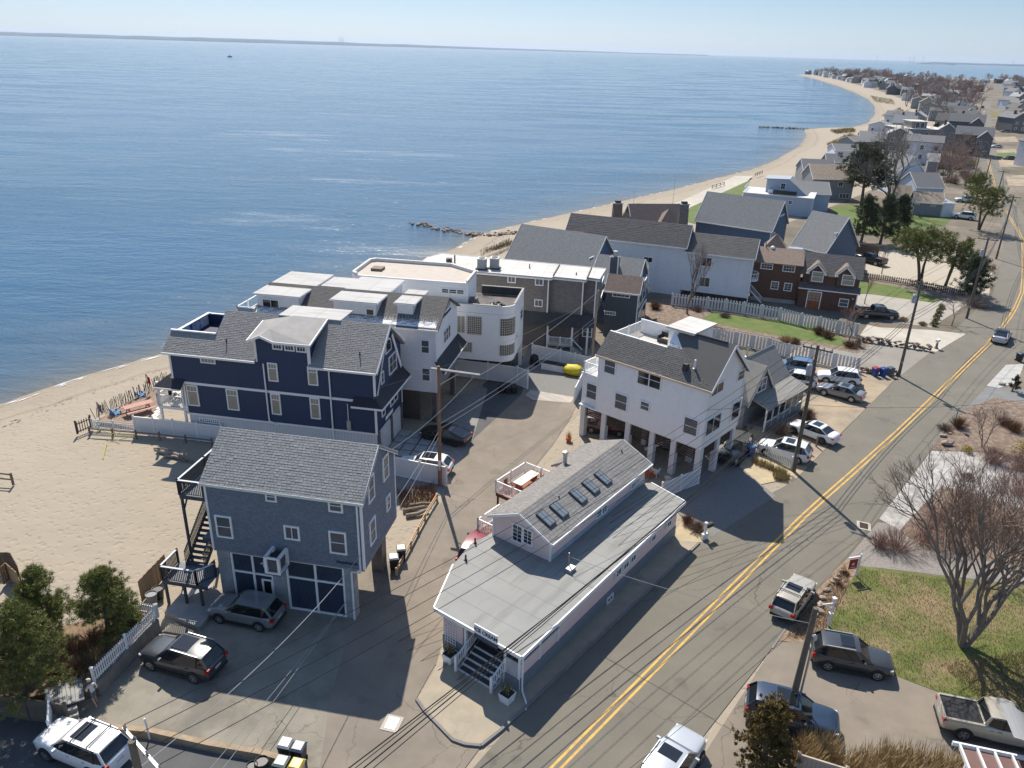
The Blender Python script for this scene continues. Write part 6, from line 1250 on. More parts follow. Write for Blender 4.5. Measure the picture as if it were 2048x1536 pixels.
C('parked_suv', 'compact light grey SUV parked under the blue house garage screens', 'car', 'suv', (519, 1262), (442, 1246), 1, PGRY, sunroof=False)
C('parked_suv', 'dark charcoal SUV with panoramic roof on the sunny parking lot', 'car', 'bigsuv', (391, 1366), (304, 1340), 1, PDK, rails=True, sunroof='pano')
C('parked_suv', 'white SUV with roof bars on the street below the timber kerb', 'car', 'bigsuv', (192, 1560), (92, 1518), 1, PWH, rails=True, bars=True, clad=False)
C('parked_car', 'black saloon in the shade of the navy house driveway', 'car', 'fast', (915, 895), (850, 880), 1, PBLK, dark_rim=True, sunroof=False)
C('parked_suv', 'white SUV with twin sunroofs behind the white fence beside the blue house', 'car', 'wagon', (874, 955), (814, 947), 1, PWH, sunroof='pano')
C('parked_car', 'red car half hidden behind the roof of the ice cream shop', 'car', 'wagon', (960, 1140), (995, 1082), -1, PRED, sunroof=False)
C('parked_car', 'dark red car parked under the stilt house nearest the lane', 'car', 'wagon', (1195, 868), (1225, 872), -1, paint('dark_red', (.08, .01, .012)), sunroof=False)
C('pickup_truck', 'black jeep-like truck parked under the open end of the stilt house', 'truck', 'bigsuv', (1466, 890), (1434, 924), -1, PBLK, dark_rim=True, sunroof=False, roofm=CLAD)
C('parked_suv', 'white crossover behind the white picket fence by the road', 'car', 'suv', (1592, 928), (1532, 912), 1, PWH)
C('parked_car', 'white saloon with dark wheels parked in front of the cottage porch', 'car', 'sedan', (1643, 889), (1586, 867), 1, PWH, dark_rim=True, clad=False)
C('parked_suv', 'blue SUV with pale roof next to the long white fence', 'car', 'suv', (1612, 752), (1560, 744), 1, PBLU, sunroof=False, rails=True)
C('parked_suv', 'white SUV parked close to the cottage corner', 'car', 'suv', (1604, 778), (1570, 772), 1, PWH, sunroof=False)
C('parked_suv', 'white crossover between the white SUV and the grey saloon', 'car', 'suv', (1707, 774), (1646, 766), 1, PWH, sunroof=False)
C('parked_car', 'grey saloon parked across the cottage lot', 'car', 'sedan', (1700, 805), (1648, 791), 1, PGRY, clad=False)
p0, p1 = G(1986, 690), G(2002, 660); rz = math.atan2(p1.y - p0.y, p1.x - p0.x)
q = G(1996, 680); car('moving_car', 'silver fastback car driving away along the main road', 'car', 'fast', (q.x + .3, q.y), rz, SILV, roofm=CARGL, clad=False)
q = (G(1545, 1238) + G(1632, 1180)) / 2; car('parked_wagon', 'beige estate car with roof rails pulled up at the road edge by the rocks', 'car', 'wagon', (q.x - .15, q.y + .05), heading((1560, 1222), (1600, 1165)), PBG, rails=True, bars=True)
C('parked_suv', 'dark grey SUV on the driveway beside the lawn', 'car', 'suv', (1653, 1340), (1752, 1360), -1, PDK, rails=True)
C('parked_suv', 'navy blue SUV behind the tall utility pole and amber cedar', 'car', 'bigsuv', (1520, 1456), (1640, 1488), -1, PNAV, sunroof='pano')
q = G(1338, 1540); car('silver_suv', 'silver SUV at the kerb cut off by the bottom of the scene', 'car', 'bigsuv', (q.x, q.y - .2), heading((1310, 1560), (1360, 1490)), SILV, rails=True)
C('pickup_truck', 'beige pickup truck with empty black bed below the bare tree', 'truck', 'pickup', (1918, 1478), (2070, 1510), -1, PBG)
C('pickup_truck', 'black pickup truck parked beside the brown house', 'truck', 'pickup', (1728, 638), (1785, 641), -1, PBLK)
C('parked_suv', 'white SUV on the drive behind the twisted pine', 'car', 'bigsuv', (1942, 441), (1910, 437), 1, PWH, sunroof=False)
C('parked_van', 'white vehicle half hidden behind the dark pine by the road', 'van', 'bigsuv', (1940, 540), (1905, 532), 1, PWH, sunroof=False)
C('parked_truck', 'black pickup behind the brown house seen past its roof', 'truck', 'pickup', (1745, 530), (1722, 524), 1, PBLK)
zc = Z(1840, 150, 5.6875)
for lb, kd, x0, y0, x1, y1, pm in (('silver estate in a carport across the far road', 'wagon', 880, 598, 965, 600, SILV), ('grey car by the carport across the far road', 'suv', 945, 655, 1000, 658, PGRY), ('dark saloon on the far sandy drive', 'sedan', 965, 965, 1085, 968, PDK), ('white SUV behind the twisted pines', 'suv', 470, 1450, 560, 1455, PWH), ('white car parked by the far red shrubs', 'sedan', 850, 830, 905, 832, PWH)):
    C('parked_car', lb, 'car', kd, zc(x1, y1), zc(x0, y0), 1, pm, sunroof=False)
p = G(*zc(710, 378)); car('delivery_truck', 'dark truck far up the main road', 'truck', 'pickup', (p.x, p.y), math.radians(62), PDK)
p = G(*zc(560, 1060)); lo = thing('loader', 'yellow and black machine parked among the bare shrubs by the far road', 'machine', (p.x, p.y, 0), .5)
MB().box(-1.6, -1, .5, 1.6, 1, 1.5).build('chassis', CLAD, lo); MB().box(.2, -.9, 1.5, 1.5, .9, 2.7).build('cab', mat('loader_yellow', (.55, .38, .02), .5), lo)
for x in (-1.1, 1.1):
    for y in (-1, 1): ob('wheel', wheel_mesh(.40, True)[0], lo, (x, y, .4))
# ================================================================== utility poles and wires
POLE = mat('grey_pole_wood', (.135, .115, .092), .9, .2, 2., .01, 20); POLEB = mat('brown_pole_wood', (.22, .125, .07), .85, .2, 2., .01, 20)
ATT = {}
def pole(key, label, base, h, arm=None, m=POLE, r=.15, trans=False, lean=(0, 0), armlen=2.4, armz=.35):
    p = base if isinstance(base, Vector) else G(*base); t = thing('utility_pole', label, 'pole', (p.x, p.y, 0))
    MB().tube([(0, 0, -.1), (lean[0] * .5, lean[1] * .5, h * .5), (lean[0], lean[1], h)], r, r * .66, 10).build('shaft', m, t, 40)
    ATT[key] = p + Vector((lean[0], lean[1], 0)); A = ATT[key]
    t['h'] = h; ATT[key + 'h'] = h
    if arm is not None:
        c, s = math.cos(arm), math.sin(arm); a = armlen / 2; z = h - armz
        bar(t, (lean[0] - c * a, lean[1] - s * a, z), (lean[0] + c * a, lean[1] + s * a, z), .09, .11, m, 'crossarm')
        for k in (-1, -.45, .45, 1):
            MB().lathe([(.03, z + .05), (.06, z + .1), (.045, z + .16), (.06, z + .2), (.02, z + .24)], 8, (lean[0] + c * a * k * .94, lean[1] + s * a * k * .94)).build('insulator', mat('insulator', (.35, .33, .3), .3), t)
        for k in (-.5, .5): bar(t, (lean[0] + c * a * k, lean[1] + s * a * k, z), (lean[0], lean[1], z - .6), .03, .03, GALV, 'arm_brace')
        ATT[key + 'a'] = [A + Vector((c * a * k * .94, s * a * k * .94, z + .24)) for k in (-1, -.45, .45, 1)]
    if trans:
        MB().lathe([(.2, h - 2.6), (.24, h - 2.55), (.24, h - 1.75), (.21, h - 1.68), (.06, h - 1.6)], 12, (lean[0] - .38, lean[1] - .1)).build('transformer', mat('transformer_grey', (.42, .44, .46), .5), t)
        for k in (-.1, .1): MB().lathe([(.03, h - 1.65), (.045, h - 1.5), (.02, h - 1.4)], 6, (lean[0] - .38 + k, lean[1] - .1)).build('bushing', GALV, t)
    MB().cbox((lean[0] * .1, lean[1] * .1 - r - .01, 1.7), (.16, .03, .28)).build('pole_tag', mat('pole_tag', (.45, .42, .36), .7), t)
    return t
def PT(k, z, dx=0, dy=0): return ATT[k] + Vector((dx, dy, z))
WIRE = mat('black_wire', (.012, .012, .013), .6); WIREG = mat('grey_cable', (.30, .31, .32), .5)
def wire(a, b, sag, label, r=.018, m=None, group=None, n=18):
    P = [a.lerp(b, i / n) - Vector((0, 0, sag * 4 * (i / n) * (1 - i / n))) for i in range(n + 1)]; c = P[0].copy()
    o = MB().tube([p - c for p in P], r, n=4, cap=False).build('overhead_wire', m or WIRE, None, loc=c); return tag(o, label, 'wire', group)
RD = .87
pole('near', 'brown wooden utility pole with long steel double arm beside the lane', (880, 972), 10.6, None, POLEB, .17)
o = bpy.data.objects['utility_pole']
for dz_ in (0, .16): bar(o, (-.6, .15, 10.3 + dz_ * .0 + .0), (3.2, -.9, 10.3), .09, .1, mat('dull_steel', (.24, .24, .24), .6), 'steel_arm') if dz_ == 0 else bar(o, (-.6, .32, 10.3), (3.2, -.73, 10.3), .09, .1, mat('dull_steel', (.24, .24, .24), .6), 'steel_arm')
bar(o, (0, 0, 9.0), (1.6, -.4, 10.2), .05, .05, GALV, 'arm_brace'); MB().box(-.12, -.2, 1.9, .1, -.16, 2.5).build('notice', WHITE, o)
pole('lean', 'leaning bare pole between the stilt house and the flat-roofed house', (1181, 742), 9.4, None, mat('tan_pole', (.30, .22, .16), .85, .2), .15, lean=(.25, .1))
pole('main', 'tall utility pole with transformer by the white picket fence', (1587, 943), 11.7, RD - 1.45, trans=True, r=.19)
pole('second', 'utility pole with transformer beside the blue and red bins', (1797, 752), 11.3, RD - 1.5, trans=True, r=.18)
pole('third', 'utility pole in front of the dark pines', (1933, 637), 11.5, RD - 1.4, trans=True, r=.18)
pole('across', 'utility pole across the road bend with street light', (1992, 518), 11.5, RD - 1.2, r=.18)
zc = Z(1840, 150, 5.6875)
for k, (b, tp, lb) in enumerate((((855, 1450), 1085, 'utility pole beyond the twisted pine on the far road'), ((730, 1240), 925, 'utility pole standing at the bend of the far road'), ((610, 1180), 750, 'utility pole at the verge past the yellow machine'), ((605, 1075), 730, 'thin pole next to the verge pole by the yellow machine'), ((628, 640), 430, 'distant pole beside the conical evergreen'), ((668, 470), 260, 'most distant pole at the end of the visible road'))):
    b2 = zc(*b); pole('far%d' % k, lb, b2, height(*b2, zc(0, tp)[1]), RD - 1.4, r=.17)
pole('right', 'short grey utility pole rising behind the navy SUV', (1577, 1432), height(1577, 1432, 1216), None, POLE, .2, lean=(.15, 0))
o = [q for q in bpy.data.objects if q.get('label') == 'short grey utility pole rising behind the navy SUV'][0]
MB().tube([(.35, 0, 0), (.42, 0, ATT['righth'] - 2.0)], .06, n=8).build('conduit', GALV, o); MB().lathe([(.05, ATT['righth'] - 2.1), (.14, ATT['righth'] - 2.0), (.14, ATT['righth'] - 1.8), (.05, ATT['righth'] - 1.7)], 10, (.42, 0)).build('weatherhead', GALV, o)
p = G(263, 1482, 10.2); pole('left', 'utility pole with steel crossarm at the lower street', Vector((p.x, p.y, 0)), 10.2, None, POLE, .2)
o = [q for q in bpy.data.objects if q.get('label') == 'utility pole with steel crossarm at the lower street'][0]
a0 = G(247, 1457, 10.0) - p; a1 = G(330, 1552, 10.0) - p
bar(o, (a0.x, a0.y, 10.02), (a1.x, a1.y, 10.02), .1, .1, GALV, 'steel_crossarm')
LA = []
for k in (.05, .3, .6, .9):
    q = a0.lerp(a1, k); MB().lathe([(.03, 10.07), (.07, 10.13), (.05, 10.2), (.06, 10.26), (.02, 10.3)], 8, (q.x, q.y)).build('insulator', mat('insulator'), o); LA.append(Vector((p.x + q.x, p.y + q.y, 10.3)))
# primary and secondary lines along the road
M_ = ATT['maina']
for k in range(4):
    wire(M_[k], LA[k], 1.3, ['outermost', 'second', 'third', 'innermost'][k] + ' thin line from the picket-fence pole crossarm to the lower street pole')
e0 = at_dist(560, 1640, 22.5)
for k, (dz_, r_) in enumerate(((0, .036), (.5, .024), (.9, .036), (1.25, .024))):
    wire(PT('main', 6.4 + dz_ * 1.4), e0 + Vector((.55 * k, -.2 * k, dz_ * .8)), .55, ['thick lowest cable', 'thin cable', 'thick upper cable', 'topmost cable'][k] + ' of the bundle sweeping over the ice cream shop roof', r_)
for a, b, nm in (('main', 'second', 'between the picket-fence pole and the pole by the bins'), ('second', 'third', 'between the bins pole and the pole at the dark pines'), ('third', 'across', 'over the road bend'), ('across', 'far0', 'from the bend towards the twisted pine'), ('far0', 'far1', 'along the far road'), ('far1', 'far2', 'further along the far road')):
    for k in (0, 1, 3): wire(ATT[a + 'a'][k], ATT[b + 'a'][k], .5, 'thin crossarm line ' + nm, group='primary lines ' + nm)
    for dz_ in (0, .5, .9): wire(PT(a, 6.6 + dz_), PT(b, 6.8 + dz_), .6, 'heavy black cable ' + nm, .03, group='cables ' + nm)
nar = Vector((ATT['near'].x + 3.1, ATT['near'].y - .85, 10.25))
wire(nar, PT('lean', 9.3), .5, 'grey line from the steel arm to the leaning pole', .02, WIREG)
for dz_ in (0, .45): wire(PT('near', 5.2 + dz_), PT('lean', 6.0 + dz_), .5, 'grey cable pair between brown pole and leaning pole', .02, WIREG, 'cable pair over the lane')
for k in range(5): wire(PT('main', 7.6 + .45 * k), at_dist(60 + 110 * k, 1690, 25), .9, 'slack thin line over the parking lot from the picket-fence pole', .016, None, 'slack lines over the parking lot')
BL = bpy.data.objects['blue_house']; bw = lambda u, v, z: BL.matrix_basis @ Vector((u, v, z))
wire(bw(9.75, -.05, 5.1), LA[1] + Vector((0, 0, -1.5)), .7, 'pale service cable from the blue house corner to the lower street pole', .022, WIREG)
for k, (z_, dx) in enumerate(((1.3, 0), (1.5, .15))): wire(bw(8.5 + dx, -.02, z_), e0 + Vector((-4.5 + k * .6, 3.0, -1.2)), .1, 'pale low cable from the blue house garage corner', .018, WIREG, 'low cables at the blue house')
for k in range(2): wire(PT('near', 4.6 + .5 * k), bw(9.9, .8 + 1.6 * k, 4.4 + 1.2 * k), .25, 'pale cable from the brown pole down to the blue house', .016, WIREG, 'cables brown pole to blue house')
wire(nar + Vector((-.3, 0, 0)), bw(10, 5.0, 9.5), .4, 'pale guy line from the steel arm down towards the blue house', .018, WIREG)
ms = SHOP.w(*SHOP.at(*Z(820, 860, 2.648)(850, 745), 2.99), 4.0)
wire(ms, PT('right', ATT['righth'] - 1.0), .35, 'slack pale service line crossing the road to the shop mast', .018, WIREG); wire(ms + Vector((0, 0, -.2)), PT('main', 6.2), .3, 'service line from the shop mast to the picket-fence pole', .016)
wire(PT('main', 7.3), STILT.w(10.6, .1, 6.9), .25, 'service line from the picket-fence pole to the stilt house', .016); wire(PT('main', 6.2), at_dist(1506, 800, 66.5), .2, 'service line from the picket-fence pole to the cottage', .014)
wire(PT('main', 6.4), Vector((45, 62, 6.0)), .5, 'thin line crossing the road from the picket-fence pole', .014); wire(PT('second', 6.4), Vector((75, 84, 6.0)), .6, 'thin line crossing the road from the bins pole', .014)
wire(PT('right', ATT['righth'] - .3), e0 + Vector((9, -1, -1.5)), .5, 'thin line from the short grey pole towards the lower street', .012)
wire(PT('lean', 8.6), NAVYH.w(18.6, 1.0, 6.5), .7, 'thin line from the leaning pole to the navy house', .012, WIREG)
# ================================================================== fences
def seg_iter(P, step):
    out = []
    for a, b in zip(P, P[1:]):
        n = max(1, round((b - a).length / step)); out += [(a.lerp(b, i / n), a.lerp(b, (i + 1) / n)) for i in range(n)]
    return out
_fm = {}
def fmesh(key, fn):
    if key not in _fm: _fm[key] = fn()
    return _fm[key]
VINYL = mat('white_vinyl', (.70, .70, .70), .5, .04, 2., kind='groove', kp=.16)
def panel_fence(label, pts, h=1.8, step=2.4, m=None, pm=None, z=0, name='panel_fence'):
    P = [q if isinstance(q, Vector) else G(*q) for q in pts]; o0 = P[0]; t = thing(name, label, 'fence', (o0.x, o0.y, z)); m = m or VINYL; pm = pm or WHITE
    pme = fmesh(('pp', pm.name, h), lambda: MB().box(-.065, -.065, 0, .065, .065, h + .1).add([(-.08, -.08, h + .1), (.08, -.08, h + .1), (.08, .08, h + .1), (-.08, .08, h + .1), (0, 0, h + .17)], [(3, 2, 1, 0), (0, 1, 4), (1, 2, 4), (2, 3, 4), (3, 0, 4)]).mesh('post', pm))
    S = seg_iter(P, step)
    for a, b in S:
        L_ = (b - a).length; rz = math.atan2((b - a).y, (b - a).x)
        pl = fmesh(('pn', m.name, round(L_, 2), h), lambda: MB().box(.06, -.025, .08, L_ - .06, .025, h - .1).mesh('panel', m)); ob('panel', pl, t, a - o0, rz)
        rl = fmesh(('rl', pm.name, round(L_, 2), h), lambda: MB().box(.06, -.045, 0, L_ - .06, .045, .11).mesh('rail', pm)); ob('rail', rl, t, a - o0 + Vector((0, 0, h - .12)), rz); ob('rail', rl, t, a - o0 + Vector((0, 0, .04)), rz); ob('post', pme, t, a - o0, rz)
    ob('post', pme, t, S[-1][1] - o0); return t
def picket_fence(label, pts, h=1.0, gap=.14, pw=.07, m=None, point=True, step=2.2, z=0, name='picket_fence', jit=0, lean=0, rails=True, capped=True, th=.02):
    P = [q if isinstance(q, Vector) else G(*q) for q in pts]; o0 = P[0]; t = thing(name, label, 'fence', (o0.x, o0.y, z)); m = m or WHITE; rr = random.Random(int(o0.x * 31) + 5)
    pk = fmesh(('pk', m.name, h, pw, point, th), lambda: (lambda b: (b.box(-pw / 2, -th, .06, pw / 2, th, h - (.06 if point else 0)), point and b.add([(-pw / 2, -th, h - .06), (pw / 2, -th, h - .06), (0, -th, h), (-pw / 2, th, h - .06), (pw / 2, th, h - .06), (0, th, h)], [(0, 1, 2), (5, 4, 3), (0, 2, 5, 3), (1, 4, 5, 2)]), b)[2])(MB()).mesh('picket', m))
    ps = fmesh(('ps', m.name, h, capped), lambda: MB().box(-.06, -.06, 0, .06, .06, h + .08).add([(-.09, -.09, h + .08), (.09, -.09, h + .08), (.09, .09, h + .08), (-.09, .09, h + .08), (0, 0, h + .17)], [(3, 2, 1, 0), (0, 1, 4), (1, 2, 4), (2, 3, 4), (3, 0, 4)]).mesh('post', m))
    for a, b in seg_iter(P, step):
        L_ = (b - a).length; rz = math.atan2((b - a).y, (b - a).x)
        if rails:
            for zz in (.2, h * .78): bar(t, a - o0 + Vector((0, 0, zz)), b - o0 + Vector((0, 0, zz)), .05, .08, m, 'rail')
        if capped: ob('post', ps, t, a - o0, rz)
        n = int(L_ / gap)
        for i in range(n):
            q = ob('picket', pk, t, (a - o0).lerp(b - o0, (i + .5) / n) + Vector((0, 0, rr.uniform(-jit, jit))), rz)
            if lean: q.rotation_euler = (rr.gauss(0, lean), rr.gauss(0, lean), rz)
    if capped: ob('post', ps, t, P[-1] - o0)
    return t
panel_fence('white vinyl fence along the sandy base of the navy house', [(272, 868), (350, 876), (446, 888)])
panel_fence('white vinyl fence between the blue house and the white SUV', [(786, 950), (840, 962), (893, 972)])
panel_fence('tall white fence in front of the modern house', [(912, 752), (975, 760), (1033, 768)], 2.0)
panel_fence('white fence gate panel with grey post at the modern house', [(1034, 770), (1055, 778)], 2.1)
panel_fence('white fence in front of the flat-roofed house porch', [(1064, 716), (1120, 728), (1178, 742)], 1.7)
panel_fence('white fence closing the side yard between shop and stilt house', [(1322, 998), (1396, 968)], 1.5)
panel_fence('short white fence beside the stilt house bay at the gravel yard', [(1148, 805), (1166, 768)], 1.6)
WF = mat('white_fence_board', (.60, .61, .63), .6, .05)
picket_fence('long white board fence along the far side of the lawn', [(1342, 611), (1450, 623), (1558, 641), (1600, 652), (1713, 674)], 1.75, .36, .24, WF, False, 2.6, name='board_fence')
picket_fence('long white board fence stepping down beside the parked cars', [(1400, 678), (1470, 690), (1536, 703), (1574, 715), (1715, 744)], 1.7, .36, .24, WF, False, 2.6, name='board_fence')
picket_fence('weathered white picket fence beside the main utility pole', [(1486, 896), (1530, 912), (1582, 938)], 1.15, .17, .10)
picket_fence('dark brown picket fence beyond the small lawn', [(1724, 556), (1830, 572), (1930, 594)], 1.0, .3, .12, mat('brown_picket', (.09, .065, .05), .85, .2), False, 2.4, capped=False)
panel_fence('brown board fence behind the steel blue house wing', [(1678, 500), (1755, 512)], 1.8, 2.4, mat('brown_board', (.13, .09, .07), .85, .2, kind='groove', kp=.15), mat('brown_board'))
panel_fence('tan vinyl fence with caps at the bottom right driveway', [(1586, 1560), (1680, 1590), (1830, 1630)], 1.8, 2.6, mat('tan_vinyl', (.40, .32, .26), .6, .05, kind='groove', kp=.2), mat('tan_vinyl_post', (.42, .34, .28), .6), name='vinyl_fence')
# retaining wall with picket fence
wa, wb_ = G(318, 1262), G(196, 1392); d = (wb_ - wa).normalized(); n = Vector((-d.y, d.x, 0))
rw = thing('retaining_wall', 'stained concrete retaining wall below the white picket fence', 'wall', (wa.x, wa.y, 0), math.atan2(d.y, d.x)); Lw = (wb_ - wa).length
for k in range(6): MB().box(k * Lw / 6 + .01, -.15, 0, (k + 1) * Lw / 6 - .01, .15, .95 + .02 * (k % 2)).build('wall_block', mat('stained_concrete', (.24, .225, .20), .9, .3, 1.2, .02, 10, c2=(.12, .12, .11)), rw)
picket_fence('white picket fence on top of the concrete retaining wall', [wa, wb_], .95, .15, .07, None, True, 2.2, z=.97)
picket_fence('short white picket fence turning the corner above the retaining wall', [wa + Vector((0, .2, 0)), G(238, 1240)], .9, .15, .07, None, True, 2.2, z=.9)
gb = [(318, 1255), (196, 1388), (60, 1420), (-120, 1420), (-160, 1310), (60, 1290), (160, 1268), (240, 1245)]
P = [G(*q) for q in gb]; sl_o = MB().prism([(q.x, q.y) for q in P], -.2, .86).build('garden_bank', mat('garden_litter', (.20, .135, .08), .95, .35, 3., .05, 10, c2=(.30, .24, .15))); struct(sl_o)
panel_fence('weathered brown board fence at the end of the garden bank', [(140, 1452), (60, 1440), (-40, 1425)], 1.5, 2.0, mat('grey_board', (.15, .125, .10), .9, .25, kind='groove', kp=.14), mat('grey_board'))
WB_ = mat('tan_board', (.33, .225, .13), .85, .25, kind='object')
picket_fence('tan board fence below the blue house stairs', [(284, 1206), (300, 1188), (336, 1150)], 1.7, .16, .15, WB_, False, 2.0, name='board_fence', capped=False, jit=.03)
picket_fence('sunlit tan board fence at the beach edge', [(42, 1180), (20, 1160), (8, 1172)], 1.4, .16, .15, WB_, False, 2.0, name='board_fence', capped=False, jit=.03)
picket_fence('board fence coloured dark brown as in shade behind the sunlit one', [(-60, 1140), (30, 1142), (44, 1168)], 1.5, .16, .15, mat('tan_board_shade_tone', (.16, .11, .075), .85, .25, kind='object'), False, 2.0, name='board_fence', capped=False, jit=.03)  # the tan boards again, with shade put into a darker colour
picket_fence('brown picket fence end stepping onto the beach', [(155, 868), (184, 856)], 1.2, .22, .06, mat('brown_picket'), False, 2.0)
picket_fence('white low picket fence with timber edging on the beach', [(186, 858), (272, 866)], 1.0, .16, .06, None, False, 2.2)
picket_fence('leaning grey sand fence of thin stakes around the beach terrace', [(190, 838), (240, 815), (300, 785), (333, 765)], 1.25, .15, .045, mat('sand_fence_stake', (.17, .14, .115), .9, .3, kind='object'), False, 3, name='sand_fence', jit=.12, lean=.12, rails=False, capped=False)
picket_fence('sand fence of thin stakes on the dune behind the flat-roofed house', [(962, 512), (990, 502), (1018, 488)], 1.2, .25, .06, mat('sand_fence_stake'), False, 3, name='sand_fence', jit=.12, lean=.1, rails=False, capped=False)
def rail_fence(label, pts, h=1.1, m=WOOD, rails=2, step=2.6, name='rail_fence'):
    P = [G(*q) for q in pts]; o0 = P[0]; t = thing(name, label, 'fence', (o0.x, o0.y, 0))
    S = seg_iter(P, step)
    for a in [s[0] for s in S] + [S[-1][1]]: MB().cbox(((a - o0).x, (a - o0).y, h / 2), (.14, .14, h)).build('post', m, t)
    for a, b in S:
        for k in range(rails): z = h * (.45 + .42 * k) if rails > 1 else h * .7; bar(t, a - o0 + Vector((0, 0, z)), b - o0 + Vector((0, 0, z)), .06, .13, m, 'rail')
rail_fence('split rail fence end standing on open sand', [(-60, 962), (-10, 966), (27, 970)]); rail_fence('low timber rail along the white fence on the sand', [(180, 868), (320, 880), (425, 892)], .8, WOOD, 1)
rail_fence('new pale timber guard rail along the sandy lane edge', [(793, 1150), (822, 1095), (850, 1040), (874, 1000)], .62, NEWWOOD, 2, 2.4); rail_fence('timber rail on the far beach steps', [(1424, 378), (1448, 371)], 1.0, WOOD); rail_fence('second timber rail on the far beach path', [(1510, 353), (1524, 348)], 1.0, WOOD)
for k, (x, y) in enumerate(((1616, 905), (1632, 893))):
    q = G(x, y); MB().lathe([(.09, 0), (.09, 1.05), (.05, 1.1)], 8).build('bollard', mat('bollard_wood', (.24, .20, .16), .9, .2), None, loc=q); tag(bpy.data.objects['bollard' + ('.001' if k else '')], ['round timber bollard beside the white crossover', 'round timber bollard beside the white saloon'][k], 'bollard')
# rope of caution tape
TAPE = mat('yellow_tape', (.50, .55, .06), .5)
wire(G(186, 850, .9), G(240, 866, .7), .35, 'yellow caution tape tied along the beach fence', .035, TAPE); o = wire(G(212, 882, .05), G(270, 870, .4), .15, 'yellow caution tape trailing over the sand', .03, TAPE); wire(G(206, 918, .02), G(214, 884, .08), -.05, 'loose end of yellow tape lying on the sand', .03, TAPE)
# ================================================================== bins
def bin_(label, px, py, body, lid, h=1.0, rz=.3, s=1., open_=False):
    p = G(px, py); t = thing('wheelie_bin', label, 'bin', (p.x, p.y, 0), rz)
    a, b = .24 * s, .31 * s
    MB().add([(-a, -a, .06), (a, -a, .06), (a, a, .06), (-a, a, .06), (-b, -b, h), (b, -b, h), (b, b, h), (-b, b, h)], [(3, 2, 1, 0), (4, 5, 6, 7), (0, 1, 5, 4), (1, 2, 6, 5), (2, 3, 7, 6), (3, 0, 4, 7)]).build('body', body, t)
    l = MB().add([(-b - .03, -b - .04, h), (b + .03, -b - .04, h), (b + .03, b + .05, h), (-b - .03, b + .05, h), (-b * .8, -b * .8, h + .09), (b * .8, -b * .8, h + .09), (b * .8, b * .8, h + .11), (-b * .8, b * .8, h + .11)], [(4, 5, 6, 7), (0, 1, 5, 4), (1, 2, 6, 5), (2, 3, 7, 6), (3, 0, 4, 7), (3, 2, 1, 0)]).build('lid', lid, t)
    for sg in (-1, 1): o = ob('wheel', fmesh('bw', lambda: MB().lathe([(.1, -.03), (.1, .03)], 10).mesh('wheel', TYRE)), t, (sg * a, a + .02, .1), 0, (0, math.pi / 2, 0))
    bar(t, (-b, b + .08, h - .06), (b, b + .08, h - .06), .03, .03, body, 'handle')
BK = mat('bin_black', (.02, .02, .022), .5); BGN = mat('bin_lid_green', (.22, .27, .24), .35); BGY = mat('bin_lid_grey', (.36, .37, .37), .3); BBL = mat('bin_blue', (.015, .06, .28), .45); BRD = mat('bin_red', (.35, .02, .03), .45); BYL = mat('bin_lid_yellow', (.5, .34, .03), .4); BSL = mat('bin_lid_slate', (.08, .10, .14), .4)
bin_('black bin with green-grey lid beside the blue house', 803, 1120, BK, BGN, rz=.2); bin_('black bin with pale grey lid in front of the green-lidded bin', 788, 1138, BK, BGY, rz=.2)
bin_('black bin with folded pale lid at the lot corner', 574, 1515, BK, BGY, rz=-.2); bin_('bin with slate blue lid at the lot corner', 600, 1522, BK, BSL, rz=-.2); bin_('black bin with grey-green lid among the lot corner bins', 566, 1552, BK, BGN, rz=-.2); bin_('bin with bright yellow lid at the lot corner', 596, 1558, mat('bin_silver', (.4, .4, .38), .4), BYL, rz=-.2)
bin_('blue bin with red lid by the stone wall', 1749, 752, BBL, BRD); bin_('blue bin with blue lid by the stone wall', 1765, 753, BBL, BBL); bin_('dark grey bin next to the blue bins', 1779, 752, BSL, BSL)
bin_('black bin standing alone across the road', 2037, 722, BK, BSL); bin_('blue recycling bin at the end of the weathered picket fence', 1499, 912, BBL, mat('bin_lid_skyblue', (.10, .25, .45), .3)); bin_('black bin beside the blue recycling bin', 1484, 900, BK, BK)
for k, x in enumerate((1003, 1016, 1028)): bin_('low black bin against the tall white fence of the modern house', x, 786, BK, BK, .75)
for o in [q for q in bpy.data.objects if q.get('label', '').startswith('low black bin')]: o['group'] = 'black bins at the modern house fence'
def barrel(label, px, py, m, h=.75, r=.3, z=0, red=False):
    p = G(px, py); t = thing('barrel', label, 'bin', (p.x, p.y, z)); MB().lathe([(r * .8, 0), (r, h), (r * 1.07, h), (r * 1.07, h - .05)], 16).build('body', m, t, 40)
    MB().lathe([(r * .93, h - .08), (r * .9, h - .07)], 16).build('contents', DARK, t); MB().tube([(r * 1.02 * math.cos(a * .5236), r * 1.02 * math.sin(a * .5236), h) for a in range(13)], .025, n=5).build('rim', m, t)
barrel('open black barrel on the sand below the stairs', 318, 1195, BK, .7, .36); barrel('grey plastic barrel on the sand below the stairs', 306, 1208, mat('barrel_grey', (.2, .21, .22), .6), .8, .34)
barrel('tall black can with grey rim at the lot corner', 527, 1550, BK, .95, .33); barrel('narrow black can at the lot corner', 508, 1556, BK, .9, .25)
